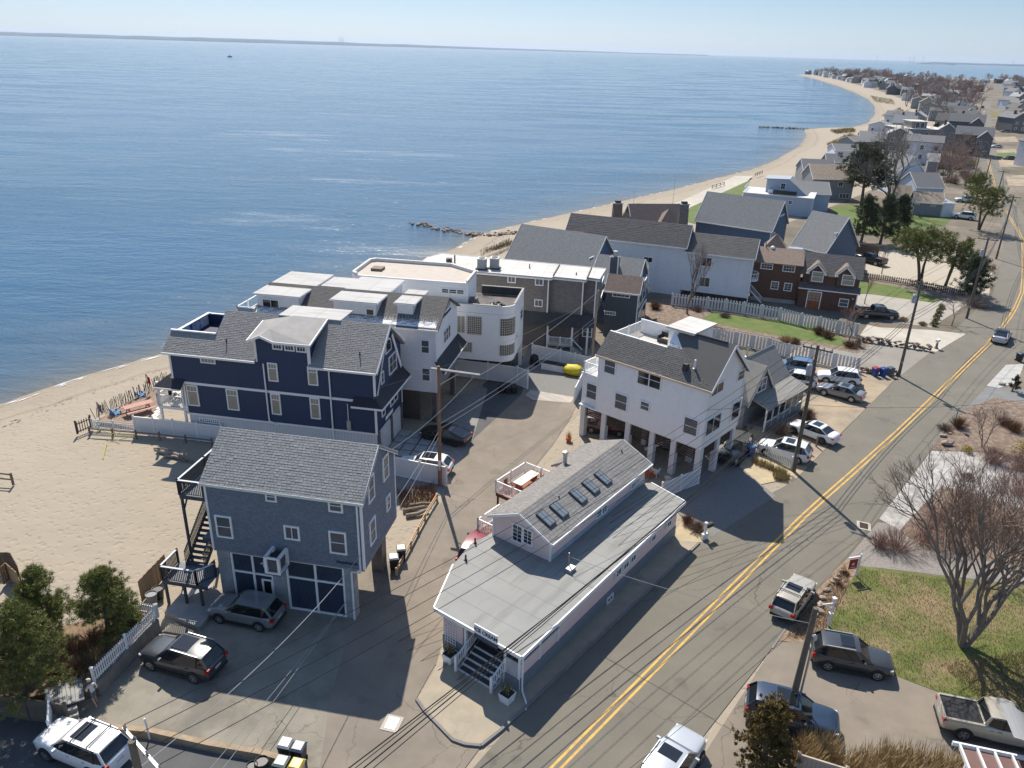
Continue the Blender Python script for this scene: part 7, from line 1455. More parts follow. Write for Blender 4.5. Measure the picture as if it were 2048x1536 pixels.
# ================================================================== small street things
for k, (x, y) in enumerate(((900, 1322), (1014, 1402))):
    q = G(x, y); t = thing('planter', ['white box planter beside the trellis of the pink shop', 'white box planter beside the downpipe of the pink shop'][k], 'planter', (q.x, q.y, 0), .93)
    MB().add([(-.28, -.28, 0), (.28, -.28, 0), (.28, .28, 0), (-.28, .28, 0), (-.36, -.36, .6), (.36, -.36, .6), (.36, .36, .6), (-.36, .36, .6)], [(3, 2, 1, 0), (0, 1, 5, 4), (1, 2, 6, 5), (2, 3, 7, 6), (3, 0, 4, 7), (4, 5, 6, 7)]).build('box', WHITE, t)
    MB().box(-.32, -.32, .55, .32, .32, .61).build('soil', mat('potting_soil', (.03, .022, .018), .95), t); g = MB(); rr = random.Random(k)
    for i in range(70): a, b, c_ = rr.uniform(-.26, .26), rr.uniform(-.26, .26), rr.uniform(.66, .95); g.add([(a, b, c_), (a + .07, b + .02, c_ + .05), (a + .02, b + .07, c_ + .1)], [(0, 1, 2)], rr.random())
    stuff(g.build('flowers', mat('planter_leaves', (.05, .07, .03), .8, .2, kind='tint', c2=(.35, .25, .05)), t, tint=True))
t = thing('for_sale_sign', 'white hanging post with dark red estate agent board at the lawn corner', 'sign', G(1712, 1152), .3)
MB().box(-.05, -.05, 0, .05, .05, 1.85).build('post', WHITE, t); MB().box(-1.0, -.04, 1.6, .1, .04, 1.7).build('arm', WHITE, t); MB().box(-.82, -.02, .7, -.15, .02, 1.5).build('board', mat('sign_red', (.28, .012, .03), .5), t); MB().box(-.6, -.026, 1.0, -.4, .026, 1.2).build('logo', mat('sign_cream', (.6, .55, .5), .6), t); MB().box(-.72, -.025, .8, -.26, .025, .86).build('text_line', mat('sign_cream'), t)
t = thing('sign_post', 'ornate white sign post with side bracket beside the rocks', 'post', G(1656, 1252), .2)
MB().box(-.08, -.08, 0, .08, .08, 1.0).box(-.06, -.06, 1.0, .06, .06, 2.1).build('post', WHITE, t); MB().box(-.12, -.12, .95, .12, .12, 1.05).build('collar', WHITE, t); MB().box(-.12, -.12, 2.1, .12, .12, 2.22).build('cap', WHITE, t); MB().box(-.75, -.03, 1.75, -.06, .03, 1.82).build('bracket', WHITE, t); bar(t, (-.5, 0, 1.72), (-.06, 0, 1.4), .04, .05, WHITE, 'brace')
t = thing('mailbox', 'black mailbox on an ornate white post by the gravel driveway', 'mailbox', G(1408, 1078), .6)
MB().box(-.07, -.07, 0, .07, .07, 1.35).build('post', WHITE, t); MB().box(-.25, -.12, .0, .25, .12, .5).build('base', WHITE, t); MB().box(-.1, -.1, 1.35, .1, .1, 1.45).build('cap', WHITE, t); MB().box(.0, -.04, .85, .65, .04, .95).build('bracket', WHITE, t); MB().box(.12, -.14, .96, .68, .14, 1.25).build('box', BK, t)
t = thing('mailbox', 'white mailbox on a thick rustic log stump by the shell drive', 'mailbox', G(1872, 697), .6); MB().lathe([(.3, 0), (.16, .2), (.1, .9)], 8).build('post', WOOD, t); MB().box(-.3, -.15, .9, .3, .15, 1.2).build('box', WHITE, t)
t = thing('road_sign', 'small white road sign seen from behind on a thin post', 'sign', G(1907, 855), .9); MB().box(-.03, -.03, 0, .03, .03, 2.2).build('post', DARK, t); MB().box(-.25, -.05, 1.7, .25, -.03, 2.25).build('plate', mat('sign_grey', (.5, .5, .5), .6), t)
t = thing('plant_pot', 'orange clay pot with dry upright grass on the lane edge', 'pot', G(1137, 882)); MB().lathe([(.2, 0), (.3, .4), (.33, .4), (.28, .42)], 14).build('pot', mat('orange_clay', (.50, .12, .03), .8), t, 40); g = MB(); rr = random.Random(4)
for i in range(60): a = rr.uniform(0, 6.3); r_ = rr.uniform(0, .18); hh_ = rr.uniform(.6, 1.15); g.add([(r_ * math.cos(a) - .012, r_ * math.sin(a), .35), (r_ * math.cos(a) + .012, r_ * math.sin(a), .35), (r_ * 2.2 * math.cos(a), r_ * 2.2 * math.sin(a), hh_)], [(0, 1, 2)], rr.random())
STRAW = mat('straw_grass', (.36, .25, .11), .9, .2, kind='tint', c2=(.55, .42, .22)); stuff(g.build('dry_grass', STRAW, t, tint=True))
def adirondack(label, pos, rz, m, z=0):
    t = thing('adirondack_chair', label, 'chair', (pos.x, pos.y, z), rz)
    for k in range(5): bar(t, (-.28 + .14 * k, -.3, .38), (-.28 + .14 * k, .25, .26), .12, .025, m, 'seat_slat'); bar(t, (-.26 + .13 * k, .24, .25), (-.3 + .15 * k, .52, .95 - .04 * abs(k - 2)), .11, .025, m, 'back_slat')
    for s in (-1, 1): MB().box(s * .36 - .06, -.4, .55, s * .36 + .06, .35, .58).build('armrest', m, t); MB().box(s * .33 - .03, -.38, 0, s * .33 + .03, -.28, .55).build('leg', m, t); MB().box(s * .33 - .03, .28, 0, s * .33 + .03, .36, .5).build('leg', m, t)
CORAL = mat('orange_paint', (.55, .12, .03), .6); SKY = mat('blue_paint', (.05, .22, .45), .6)
adirondack('orange garden chair in the yard behind the pink shop', G(1297, 952), 2.2, CORAL); adirondack('white garden chair in the yard behind the pink shop', G(1308, 950), 2.6, WHITE)
adirondack('bright blue beach chair beside the leaning stake fence', G(232, 832), 2.6, SKY); adirondack('bright blue beach chair near the picnic table', G(282, 796), 2.4, SKY)
q = G(1335, 962); t = thing('stool', 'small pale round stool in the yard behind the pink shop', 'stool', (q.x, q.y, 0)); MB().lathe([(.28, .3), (.3, .36), (.05, .4)], 14).build('seat', mat('cream_top'), t); MB().lathe([(.2, 0), (.2, .3)], 10).build('base', mat('cream_top'), t)
q = G(278, 822, .3); t = thing('picnic_table', 'faded red picnic table on the beach terrace', 'table', (q.x, q.y, .25), .75)
PKR = mat('faded_red_wood', (.50, .27, .22), .8, .1)
for k in range(5): MB().box(-1.3, -.45 + k * .18, .72, 1.3, -.29 + k * .18, .76).build('top_plank', PKR, t)
for s in (-.85, .85): MB().box(-1.3, s - .13, .42, 1.3, s + .13, .46).build('bench_plank', PKR, t)
for x in (-.9, .9): MB().box(x - .04, -.9, .36, x + .04, .9, .42).build('beam', PKR, t); [bar(t, (x, s * .75, 0), (x, s * .25, .72), .08, .08, PKR, 'leg') for s in (-1, 1)]
tr_ = MB().prism([(p_.x, p_.y) for p_ in (G(195, 845), G(272, 862), G(335, 800), G(325, 775), G(250, 812))], -.05, .22).build('beach_terrace', mat('terrace_planks', (.27, .18, .12), .85, .2, kind='plank', kp=.2)); struct(tr_)
def flag(label, px, py, h, c, top):
    q = G(px, py); t = thing('flag', label, 'flag', (q.x, q.y, 0)); MB().tube([(0, 0, 0), (0, 0, h)], .03, n=6).build('pole', WOOD, t); g = MB()
    for i in range(7):
        for j in range(4): g.v.append((.04 + .05 * i + .02 * j, .05 * math.sin(i * 1.3 + j), h - .05 - .3 * j - .06 * i))
    for i in range(6):
        for j in range(3): g.f.append((i * 4 + j, i * 4 + 4 + j, i * 4 + 5 + j, i * 4 + 1 + j)); g.t.append(.5)
    g.build('cloth', mat('flag_' + str(px), c, .8), t)
flag('limp red flag on a pole at the navy house deck', 298, 790, 2.3, (.42, .01, .015), 0); flag('limp grey flag on a pole at the beach fence', 201, 846, 2.2, (.12, .11, .16), 0)
q = BL.matrix_basis @ Vector((-.9, 4.2, 6.95)); t = thing('parasol', 'closed pink and white beach parasol on the upper deck of the blue house', 'umbrella', q); MB().tube([(0, 0, 0), (-.15, -.2, 1.9)], .025).build('pole', WHITE, t)
for k in range(8):
    a, b = k * .785, (k + 1) * .785; c_ = Vector((-.1, -.15, 1.9)); MB().add([c_, c_ + Vector((.75 * math.cos(a), .75 * math.sin(a), -.55)), c_ + Vector((.75 * math.cos(b), .75 * math.sin(b), -.55))], [(0, 1, 2)]).build('canopy_panel', mat('parasol_pink', (.55, .08, .12), .8) if k % 2 else mat('parasol_white', (.6, .5, .5), .8), t)
def kayak(label, p0, p1, m, w_=.38, hh_=.3):
    a, b = p0, p1; d_ = b - a; L_ = d_.length; rings = []
    for i in range(11):
        f = i / 10; k = math.sin(math.pi * min(max(f, .0), 1)) ** .6; k = max(k, .03); rings.append([(f * L_, w_ * k * math.cos(2 * math.pi * q_ / 10), hh_ * .5 * k * math.sin(2 * math.pi * q_ / 10) + .12 * (2 * f - 1) ** 2) for q_ in range(10)])
    o = loft(rings).build('hull', m, None, True); t = thing('kayak', label, 'kayak', a); t.rotation_euler = d_.to_track_quat('X', 'Z').to_euler(); o.parent = t
    MB().lathe([(.26, hh_ * .42), (.22, hh_ * .52), (.1, hh_ * .45)], 12, (L_ * .5, 0)).build('cockpit', DARK, t)
kayak('red kayak leaning in the shade under the blue house deck', G(398, 1178, .5), G(432, 1120, 1.9), mat('kayak_red', (.32, .03, .02), .4)); kayak('white surfboard leaning under the blue house deck', G(377, 1196, .25), G(408, 1148, 1.7), mat('board_white', (.6, .62, .65), .35), .33, .12)
pl = MB().prism([(p_.x, p_.y) for p_ in (G(330, 1232), G(400, 1262), G(450, 1200), G(400, 1150))], -.1, .28).build('concrete_step', CONC); struct(pl)
# driftwood
DRIFT = mat('driftwood', (.27, .22, .175), .9, .25, 2., .02, 10)
for k, (a, b, r_) in enumerate(((G(318, 902, .12), G(392, 925, .2), .22), (G(330, 912, .1), G(372, 922, .15), .16), (G(308, 897, .1), G(350, 905, .12), .1))):
    o = MB().tube([a - a, (b - a) * .4 + Vector((.1, .15, .08)), b - a], r_, r_ * .4, 8).build('driftwood_log', DRIFT, None, True, loc=a); tag(o, ['thickest bleached driftwood log on the sand below the white fence', 'short driftwood log beside the thick one', 'thin driftwood branch by the fence corner'][k], 'driftwood')
for k, (x, y) in enumerate(((812, 1032), (806, 1022), (820, 1012))):
    a = G(x, y, .15); o = MB().tube([(0, 0, 0), (.9, .3, .05), (1.6, .9 - .3 * k, .1)], .2, .12, 8).build('driftwood_log', DRIFT, None, True, loc=a); tag(o, ['bleached log lowest in the pile beside the lane', 'bleached log across the pile beside the lane', 'bleached log topmost of the pile beside the lane'][k], 'driftwood')
# covers and storage by the modern house
q = G(1145, 748); t = thing('covered_boat', 'small boat under a bright yellow cover', 'boat', (q.x, q.y, 0), -.2); t.scale = (1.1, 1.5, 1.5)
loft([[(x, .62 * k * math.cos(a * .5236), .35 + .4 * k * math.sin(a * .5236) + .06 * math.sin(a * 2.3 + x * 3)) for a in range(12)] for x, k in ((-.95, .35), (-.75, .8), (-.2, 1.), (.4, 1.), (.8, .75), (1.0, .3))]).build('cover', mat('yellow_cover', (.58, .46, .01), .6), t, True)
q = G(1068, 728); t = thing('covered_grill', 'barbecue under a crumpled black and white cover', 'grill', (q.x, q.y, 0), .2); rr = random.Random(9)
loft([[(.6 * k * math.cos(a * .6283) * rr.uniform(.85, 1.1), .5 * k * math.sin(a * .6283) * rr.uniform(.85, 1.1), z_) for a in range(10)] for z_, k in ((0, 1.05), (.4, 1.), (.8, .95), (1.05, .7), (1.2, .3))]).build('cover', mat('black_sheet'), t, 40)
a, b = G(1082, 738), G(1176, 756); rz = math.atan2((b - a).y, (b - a).x); t = thing('storage_bench', 'long low white storage cabinet with black top along the white fence', 'cabinet', (a.x, a.y, 0), rz); L_ = (b - a).length
for k in range(5): MB().box(k * L_ / 5 + .01, 0, 0, (k + 1) * L_ / 5 - .01, .7, .8).build('cabinet', WHITE, t)
MB().box(-.05, -.08, .8, L_ + .05, .78, .88).build('top', BLACKROOF, t)
# field-stone walls and rocks
def stone_wall(label, pts, h=.8, n=90):
    P = [G(*q) for q in pts]; o0 = P[0]; t = thing('stone_wall', label, 'wall', (o0.x, o0.y, 0)); tot = len(P) - 1
    for k in range(n):
        f = R.random() * tot; i = min(int(f), tot - 1); p = P[i].lerp(P[i + 1], f - i); s = R.uniform(.35, .6); o = ob('stone', RM[R.randrange(8)], t, p - o0 + Vector((R.uniform(-.12, .12), R.uniform(-.12, .12), R.uniform(.1, h - .1)))); o.scale = (s, s * .8, s * .6); o.rotation_euler = (0, R.uniform(-.2, .2), R.uniform(0, 6))
stone_wall('dark field-stone wall beside the shell drive', [(1722, 683), (1790, 692), (1862, 703)], .9, 130); stone_wall('low field-stone wall behind the blue bins', [(1718, 742), (1745, 748), (1795, 750)], .7, 50); stone_wall('square field-stone gate pier at the fence end', [(1712, 690), (1718, 694)], 1.5, 34)
for k, (x, y, s) in enumerate(((1684, 1142, .5), (1677, 1150, .45), (1672, 1158, .6), (1671, 1153, .4), (1664, 1164, .6), (1653, 1182, .8), (1651, 1190, .3), (1644, 1198, .9), (1641, 1212, .9), (1637, 1224, 1.0), (1630, 1232, .7))):
    q = G(x, y); o = ob('edging_rock', RM[(k * 2 + 1) % 8], None, (q.x, q.y, s * .15)); o.scale = (s * .8, s * .55, s * .5); o.rotation_euler = (0, 0, k * 1.3); tag(o, 'pale edging rock in the row along the road beside the beige estate car', 'rock', 'edging rocks along the road')
for k, (x, y, s) in enumerate(((1885, 873, .8), (1893, 890, 1.3), (2004, 770, .8), (1900, 868, .5))): q = G(x, y); o = ob('garden_boulder', RM[(k * 2 + 1) % 8], None, (q.x, q.y, s * .2)); o.scale = (s, s * .7, s * .6); tag(o, ['pale boulder among the bare bushes', 'largest pale boulder among the bare bushes', 'pale boulder beside the small conifer', 'small stone between the pale boulders'][k], 'rock')
# pergola corner at the bottom right
q = G(1960, 1536, 3.0); t = thing('pergola', 'white raftered porch roof corner with curved grey awning', 'porch', (q.x, q.y, 0), -.25)
for k in range(5): bar(t, (-.6 + k * .75, 1.2, 3.0), (-.2 + k * .75, -3, 2.7), .09, .2, WHITE, 'rafter')
bar(t, (-.9, 1.2, 3.0), (4.5, 1.2, 3.0), .1, .22, WHITE, 'beam')
for k in range(5): MB().add([(-.5 + k * .75, 1.1, 2.96), (.15 + k * .75, 1.1, 2.96), (.5 + k * .75, -3, 2.66), (-.1 + k * .75, -3, 2.66)], [(0, 1, 2, 3)]).build('roof_panel', mat('brown_panel', (.18, .10, .085), .8, .1, kind='clap', kp=.3), t)
for k in range(9):
    a0_, a1_ = k * .17, (k + 1) * .17; MB().add([(1.3 + 1.6 * math.cos(a), y, 3.1 + 1.2 * math.sin(a)) for a in (a0_, a1_) for y in (1.0, 3.2)], [(0, 1, 3, 2)]).build('awning_panel', mat('awning_grey', (.30, .30, .30), .8, .05), t)
for x in (0, 3.5): MB().box(x - .08, 1.1, 0, x + .08, 1.26, 3.0).build('post', WHITE, t)
# timber steps with white rail at the end of the garden bank
a = G(150, 1428); t = thing('garden_steps', 'grey timber landing and steps with white handrail', 'steps', (a.x, a.y, 0), .55)
for k in range(9): MB().box(-1.2 + k * .2, -.1, .80, -1.02 + k * .2, 1.7, .88).build('deck_board', mat('grey_plank', (.30, .30, .29), .8, .12), t)
for k in range(4): MB().box(-1.0, -.4 - .28 * k, .5 - .2 * k, .2, -.12 - .28 * k, .7 - .2 * k).build('step', mat('grey_plank'), t)
railing(t, [(-1.1, -1.3, .3), (-.9, -.1, .88)], .9, WHITE, .16); 
t = thing('marker_post', 'white leaning marker post at the timber kerb', 'post', G(300, 1478)); MB().tube([(0, 0, 0), (-.12, .1, 1.3)], .05, .05, 6).build('post', WHITE, t)
for k, (x, y, c_) in enumerate(((865, 1000, (.6, .08, .03)), (838, 1008, (.55, .45, .03)))): q = G(x, y); t = thing('traffic_cone', ['orange warning cone at the foot of the brown pole', 'yellow crumpled warning marker in the dry brush'][k], 'cone', (q.x, q.y, 0)); MB().lathe([(.16, .03), (.03, .5)], 10).build('cone', mat('cone%d' % k, c_, .6), t); MB().box(-.18, -.18, 0, .18, .18, .03).build('base', DARK, t)
for k, (x, y, tp) in enumerate(((1342, 438, 350), (1266, 420, 380))): t = thing('flagpole', ['tall flagpole on the beach lawn', 'thin flagpole beside the brown roofed house'][k], 'pole', G(x, y)); MB().tube([(0, 0, 0), (0, 0, height(x, y, tp))], .05, .03, 6).build('pole', GALV, t)
# paving slabs on the navy house drive
slab = mat('drive_slab', (.33, .335, .34), .9, .1)
pd = bpy.data.objects['paved_driveway']
for i in range(4):
    for j in range(5):
        q = NAVYH.w(19.2 + i * 1.15, .3 + j * 1.25, .135); o = ob('paving_slab', fmesh('slab', lambda: MB().box(-.5, -.55, -.06, .5, .55, 0).mesh('paving_slab', slab)), pd, q, -.176)
# ================================================================== person
def person(label, px, py, rz):
    q = G(px, py); t = thing('person', label, 'person', (q.x, q.y, 0), rz)
    V = {}; names = [('pel', (0, 0, .93), .125), ('waist', (0, .02, 1.08), .12), ('chest', (0, .06, 1.32), .14), ('neck', (0, .10, 1.47), .055), ('headb', (0, .13, 1.55), .075), ('head', (0, .15, 1.64), .092), ('top', (0, .15, 1.71), .07),
             ('hipL', (.09, 0, .9), .095), ('kneL', (.11, .16, .50), .06), ('ankL', (.11, .02, .09), .04), ('toeL', (.12, .16, .04), .035), ('hipR', (-.09, 0, .9), .095), ('kneR', (-.10, -.05, .49), .06), ('ankR', (-.10, -.30, .13), .04), ('toeR', (-.11, -.18, .04), .035),
             ('shL', (.19, .06, 1.37), .06), ('elL', (.25, -.06, 1.12), .045), ('wrL', (.21, .12, .95), .033), ('haL', (.20, .19, .92), .03), ('shR', (-.19, .06, 1.37), .06), ('elR', (-.25, .08, 1.12), .045), ('wrR', (-.20, .30, 1.05), .033), ('haR', (-.18, .37, 1.06), .03)]
    for s, hx, hv in (('L', 'haL', Vector((.20, .19, .92))), ('R', 'haR', Vector((-.18, .37, 1.06)))):
        for k in range(5): dx = (-.03 + .015 * k); names.append(('f%s%d' % (s, k), tuple(hv + Vector((dx, .075 - (.03 if k in (0, 4) else 0), -.03 if s == 'L' else 0)) + (Vector((.03 if s == 'R' else -.03, -.03, 0)) if k == 0 else Vector())), .009))
    idx = {n_[0]: i for i, n_ in enumerate(names)}
    ed = [('pel', 'waist'), ('waist', 'chest'), ('chest', 'neck'), ('neck', 'headb'), ('headb', 'head'), ('head', 'top')]
    for s in 'LR': ed += [('pel', 'hip' + s), ('hip' + s, 'kne' + s), ('kne' + s, 'ank' + s), ('ank' + s, 'toe' + s), ('chest', 'sh' + s), ('sh' + s, 'el' + s), ('el' + s, 'wr' + s), ('wr' + s, 'ha' + s)] + [('ha' + s, 'f%s%d' % (s, k)) for k in range(5)]
    me = bpy.data.meshes.new('body'); me.from_pydata([n_[1] for n_ in names], [(idx[a_], idx[b_]) for a_, b_ in ed], []); o = ob('body', me, t)
    me.materials.append(mat('skin', (.48, .29, .21), .6, .05)); me.materials.append(mat('pale_hoodie', (.58, .57, .53), .85, .06)); me.materials.append(mat('denim', (.10, .14, .22), .85, .1)); me.materials.append(mat('trainers', (.6, .6, .58), .7))
    m = o.modifiers.new('skin', 'SKIN'); m.use_smooth_shade = True
    sv = me.skin_vertices[0].data
    for i, n_ in enumerate(names): sv[i].radius = (n_[2], n_[2] * (.8 if n_[0] in ('chest', 'waist', 'pel') else 1)); sv[i].use_root = i == 0
    s2 = o.modifiers.new('sub', 'SUBSURF'); s2.levels = 1; s2.render_levels = 1
    dg = bpy.context.evaluated_depsgraph_get(); me2 = bpy.data.meshes.new_from_object(o.evaluated_get(dg)); me2.name = 'body'
    o.modifiers.clear(); o.data = me2
    while len(me2.materials) < 4: me2.materials.append(me.materials[len(me2.materials)])
    for p in me2.polygons:
        c = p.center; arm = abs(c.x) > .17 and c.z < 1.4
        p.material_index = 1 if (c.z > 1.0 and c.z < 1.47 and not (c.y > .26)) or (arm and c.z > 1.0 and c.y < .24) else 2 if .62 < c.z <= 1.0 and not arm and c.y < .2 else 3 if c.z < .09 else 0
    hr = MB().lathe([(.02, 1.60), (.098, 1.62), (.105, 1.68), (.085, 1.74), (.03, 1.765)], 12, (0, .135)); hr.build('cap', mat('cap_cloth', (.5, .48, .42), .9), t, True); MB().lathe([(.07, 1.45), (.095, 1.53), (.09, 1.62)], 10, (0, .10)).build('hair', mat('brown_hair', (.16, .09, .05), .8), t, True); MB().box(-.06, .22, 1.66, .06, .32, 1.675).build('cap_peak', mat('cap_cloth'), t)
    MB().cbox((0, .245, 1.625), (.025, .03, .035)).build('nose', mat('skin'), t)
    for s in (-1, 1): MB().cbox((s * .033, .236, 1.65), (.02, .012, .012)).build('eye', DARK, t); MB().cbox((s * .095, .14, 1.62), (.018, .03, .05)).build('ear', mat('skin'), t)
    MB().cbox((0, .235, 1.585), (.045, .012, .01)).build('mouth', mat('lips', (.35, .12, .1), .6), t)
person('person in pale hoodie, denim shorts and cap walking onto the lot', 192, 1410, 1.0)
# ================================================================== vegetation
BARK = mat('bark', (.13, .095, .07), .9, .25, 3., .02, 12); BARKG = mat('grey_bark', (.20, .165, .135), .9, .2, 3., .02, 12)
TWIG = mat('twigs', (.25, .18, .14), .9, .2); TWIGR = mat('reddish_twigs', (.31, .19, .145), .9, .2); TWIGG = mat('grey_twigs', (.27, .225, .20), .9, .2)
NEED = mat('pine_needles', (.075, .10, .028), .8, .15, kind='tint', c2=(.27, .28, .055)); NEEDD = mat('dark_needles', (.032, .046, .022), .8, .15, kind='tint', c2=(.085, .11, .04)); CEDAR = mat('amber_cedar', (.085, .068, .018), .8, .15, kind='tint', c2=(.26, .17, .04))
RUST = mat('rust_shrub', (.15, .075, .04), .9, .2, kind='tint', c2=(.30, .17, .09)); HEDGE = mat('olive_hedge', (.075, .075, .012), .8, .15, kind='tint', c2=(.19, .17, .03)); FORS = mat('forsythia', (.30, .22, .01), .8, .15, kind='tint', c2=(.55, .42, .03)); LEAF = mat('mixed_leaf', (.05, .065, .03), .85, .2, kind='tint', c2=(.12, .13, .05))
def rdir(rr): 
    while True:
        v = Vector((rr.uniform(-1, 1), rr.uniform(-1, 1), rr.uniform(-1, 1)))
        if .05 < v.length < 1: return v.normalized()
def tuft(b, p, d, n, L_, w_, rr, base=.5):
    for _ in range(n):
        v = (d * .7 + rdir(rr)).normalized() * L_ * rr.uniform(.6, 1.2); s = v.cross(rdir(rr)).normalized() * w_; q = p + rdir(rr) * L_ * .35
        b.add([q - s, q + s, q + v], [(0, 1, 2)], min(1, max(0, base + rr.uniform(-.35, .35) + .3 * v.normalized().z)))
def pine(name, label, base, h, rad, seed, m=NEED, z=0, lo=.12, limbs=34, tufts=9, nn=26, nl=.26, nw=.016, trunks=1, flat=False, bark=BARK, cat='tree', group=None):
    p = base if isinstance(base, Vector) else G(*base); rr = random.Random(seed); t = thing(name, label, cat, (p.x, p.y, z), 0, group); tk = MB(); cr = MB()
    for k in range(trunks):
        a = rr.uniform(0, 6.3); le = Vector((math.cos(a), math.sin(a), 0)) * (rad * .42 if trunks > 1 else rad * .1); P = [Vector((.15 * k, .1 * k, 0)), le * .35 + Vector((rr.uniform(-.1, .1), 0, h * .33)), le * .8 + Vector((0, 0, h * .66)), le + Vector((0, 0, h * .96))]
        tk.tube(P, h * .028 + .03, .03, 7)
        for i in range(limbs // trunks):
            f = lo + (1 - lo) * (i + rr.random()) / (limbs // trunks); f = min(f, .99); j = min(int(f * 3), 2); o = P[j].lerp(P[j + 1], f * 3 - j); a = rr.uniform(0, 6.3)
            ln = rad * ((1.05 - f) ** .55 if not flat else .55 + .6 * math.sin(math.pi * min(1, f * 1.05))) * rr.uniform(.65, 1.1); dr = Vector((math.cos(a), math.sin(a), rr.uniform(.05, .45))).normalized(); e = o + dr * ln
            tk.tube([o, o + dr * ln * .5 + Vector((0, 0, -.05)), e], .035 * h / 6 + .008, .008, 4)
            for q in range(tufts):
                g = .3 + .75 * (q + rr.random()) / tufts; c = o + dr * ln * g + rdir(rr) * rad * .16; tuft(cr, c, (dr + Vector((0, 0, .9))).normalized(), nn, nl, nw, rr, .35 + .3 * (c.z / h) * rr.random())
    tk.build('trunk', bark, t); stuff(cr.build('crown', m, t, tint=True)); return t
def bare_tree(name, label, base, h, seed, stems=1, spread=.5, depth=6, bark=BARKG, tw=TWIG, z=0, r=.0, upright=.35, twn=5, cat='tree', group=None):
    p = base if isinstance(base, Vector) else G(*base); rr = random.Random(seed); t = thing(name, label, cat, (p.x, p.y, z), 0, group); tk = MB(); tg = MB()
    def br(o, d, L_, r_, dep):
        m_ = o + d * L_ * .5 + rdir(rr) * L_ * .07; e = o + d * L_ + rdir(rr) * L_ * .05
        (tk if dep > 2 else tg).tube([o, m_, e], r_, r_ * .68, 6 if dep > 3 else 4 if dep > 2 else 3, cap=False)
        if dep == 0:
            for _ in range(twn):
                v = (d + rdir(rr) * .8).normalized() * L_ * rr.uniform(.6, 1.3); s = v.cross(rdir(rr)).normalized() * max(.004, r_ * .45); q = o.lerp(e, rr.random()); tg.add([q - s, q + s, q + v], [(0, 1, 2)])
            return
        for k in range(2 if rr.random() < .55 else 3):
            nd = (d + rdir(rr) * spread * rr.uniform(.7, 1.4) + Vector((0, 0, upright * .4))).normalized(); br(e if k < 2 else m_, nd, L_ * rr.uniform(.68, .85), r_ * .66, dep - 1)
    tot = sum(.77 ** i for i in range(depth + 1)) * .86; L0 = h / tot
    for k in range(stems):
        a = 6.28 * k / stems + rr.random(); d0 = Vector((math.cos(a) * .34, math.sin(a) * .34, 1)).normalized() if stems > 1 else Vector((.05, 0, 1)); br(Vector((math.cos(a) * .12, math.sin(a) * .12, 0)) if stems > 1 else Vector(), d0, L0 * rr.uniform(.9, 1.1), (r or h * .021) * (1 if stems == 1 else .8), depth)
    if tk.v: tk.build('trunk', bark, t)
    stuff(tg.build('branches', tw, t)); return t
def twig_shrub(name, label, base, rad, h, seed, m=TWIG, n=260, w_=.012, z=0, group=None, cat='shrub'):
    p = base if isinstance(base, Vector) else G(*base); rr = random.Random(seed); b = MB()
    for _ in range(n):
        a = rr.uniform(0, 6.3); f = rr.random() ** .7; o = Vector((math.cos(a) * rad * .35 * f, math.sin(a) * rad * .35 * f, 0)); v = Vector((math.cos(a) * rad * f * rr.uniform(.5, 1.1), math.sin(a) * rad * f * rr.uniform(.5, 1.1), h * (1 - .45 * f * f) * rr.uniform(.6, 1.1))); s = v.cross(rdir(rr)).normalized() * w_
        mid = o + v * .55 + rdir(rr) * rad * .08; b.add([o - s, o + s, mid + s * .6, mid - s * .6], [(0, 1, 2, 3)], rr.random())
        for _k in range(4): e = mid + (v * .45 + rdir(rr) * v.length * .22); b.add([mid - s * .6, mid + s * .6, e], [(0, 1, 2)], rr.random())
    o = b.build(name, m, None, loc=(p.x, p.y, z), tint=True); return tag(o, label, cat, group)
def leaf_shrub(name, label, base, rad, h, seed, m, n=900, s=.07, z=0, group=None, cat='shrub'):
    p = base if isinstance(base, Vector) else G(*base); rr = random.Random(seed); b = MB(); lob = [(rdir(rr) * rad * .45, rr.uniform(.5, .8)) for _ in range(7)]
    for _ in range(n):
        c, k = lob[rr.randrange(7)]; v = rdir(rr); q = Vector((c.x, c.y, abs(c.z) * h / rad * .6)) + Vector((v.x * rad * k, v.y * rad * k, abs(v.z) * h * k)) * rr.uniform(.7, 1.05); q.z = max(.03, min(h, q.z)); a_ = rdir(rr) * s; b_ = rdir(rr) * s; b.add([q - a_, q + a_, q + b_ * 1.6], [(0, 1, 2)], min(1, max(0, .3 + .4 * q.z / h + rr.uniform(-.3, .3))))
    o = b.build(name, m, None, loc=(p.x, p.y, z), tint=True); return tag(o, label, cat, group)
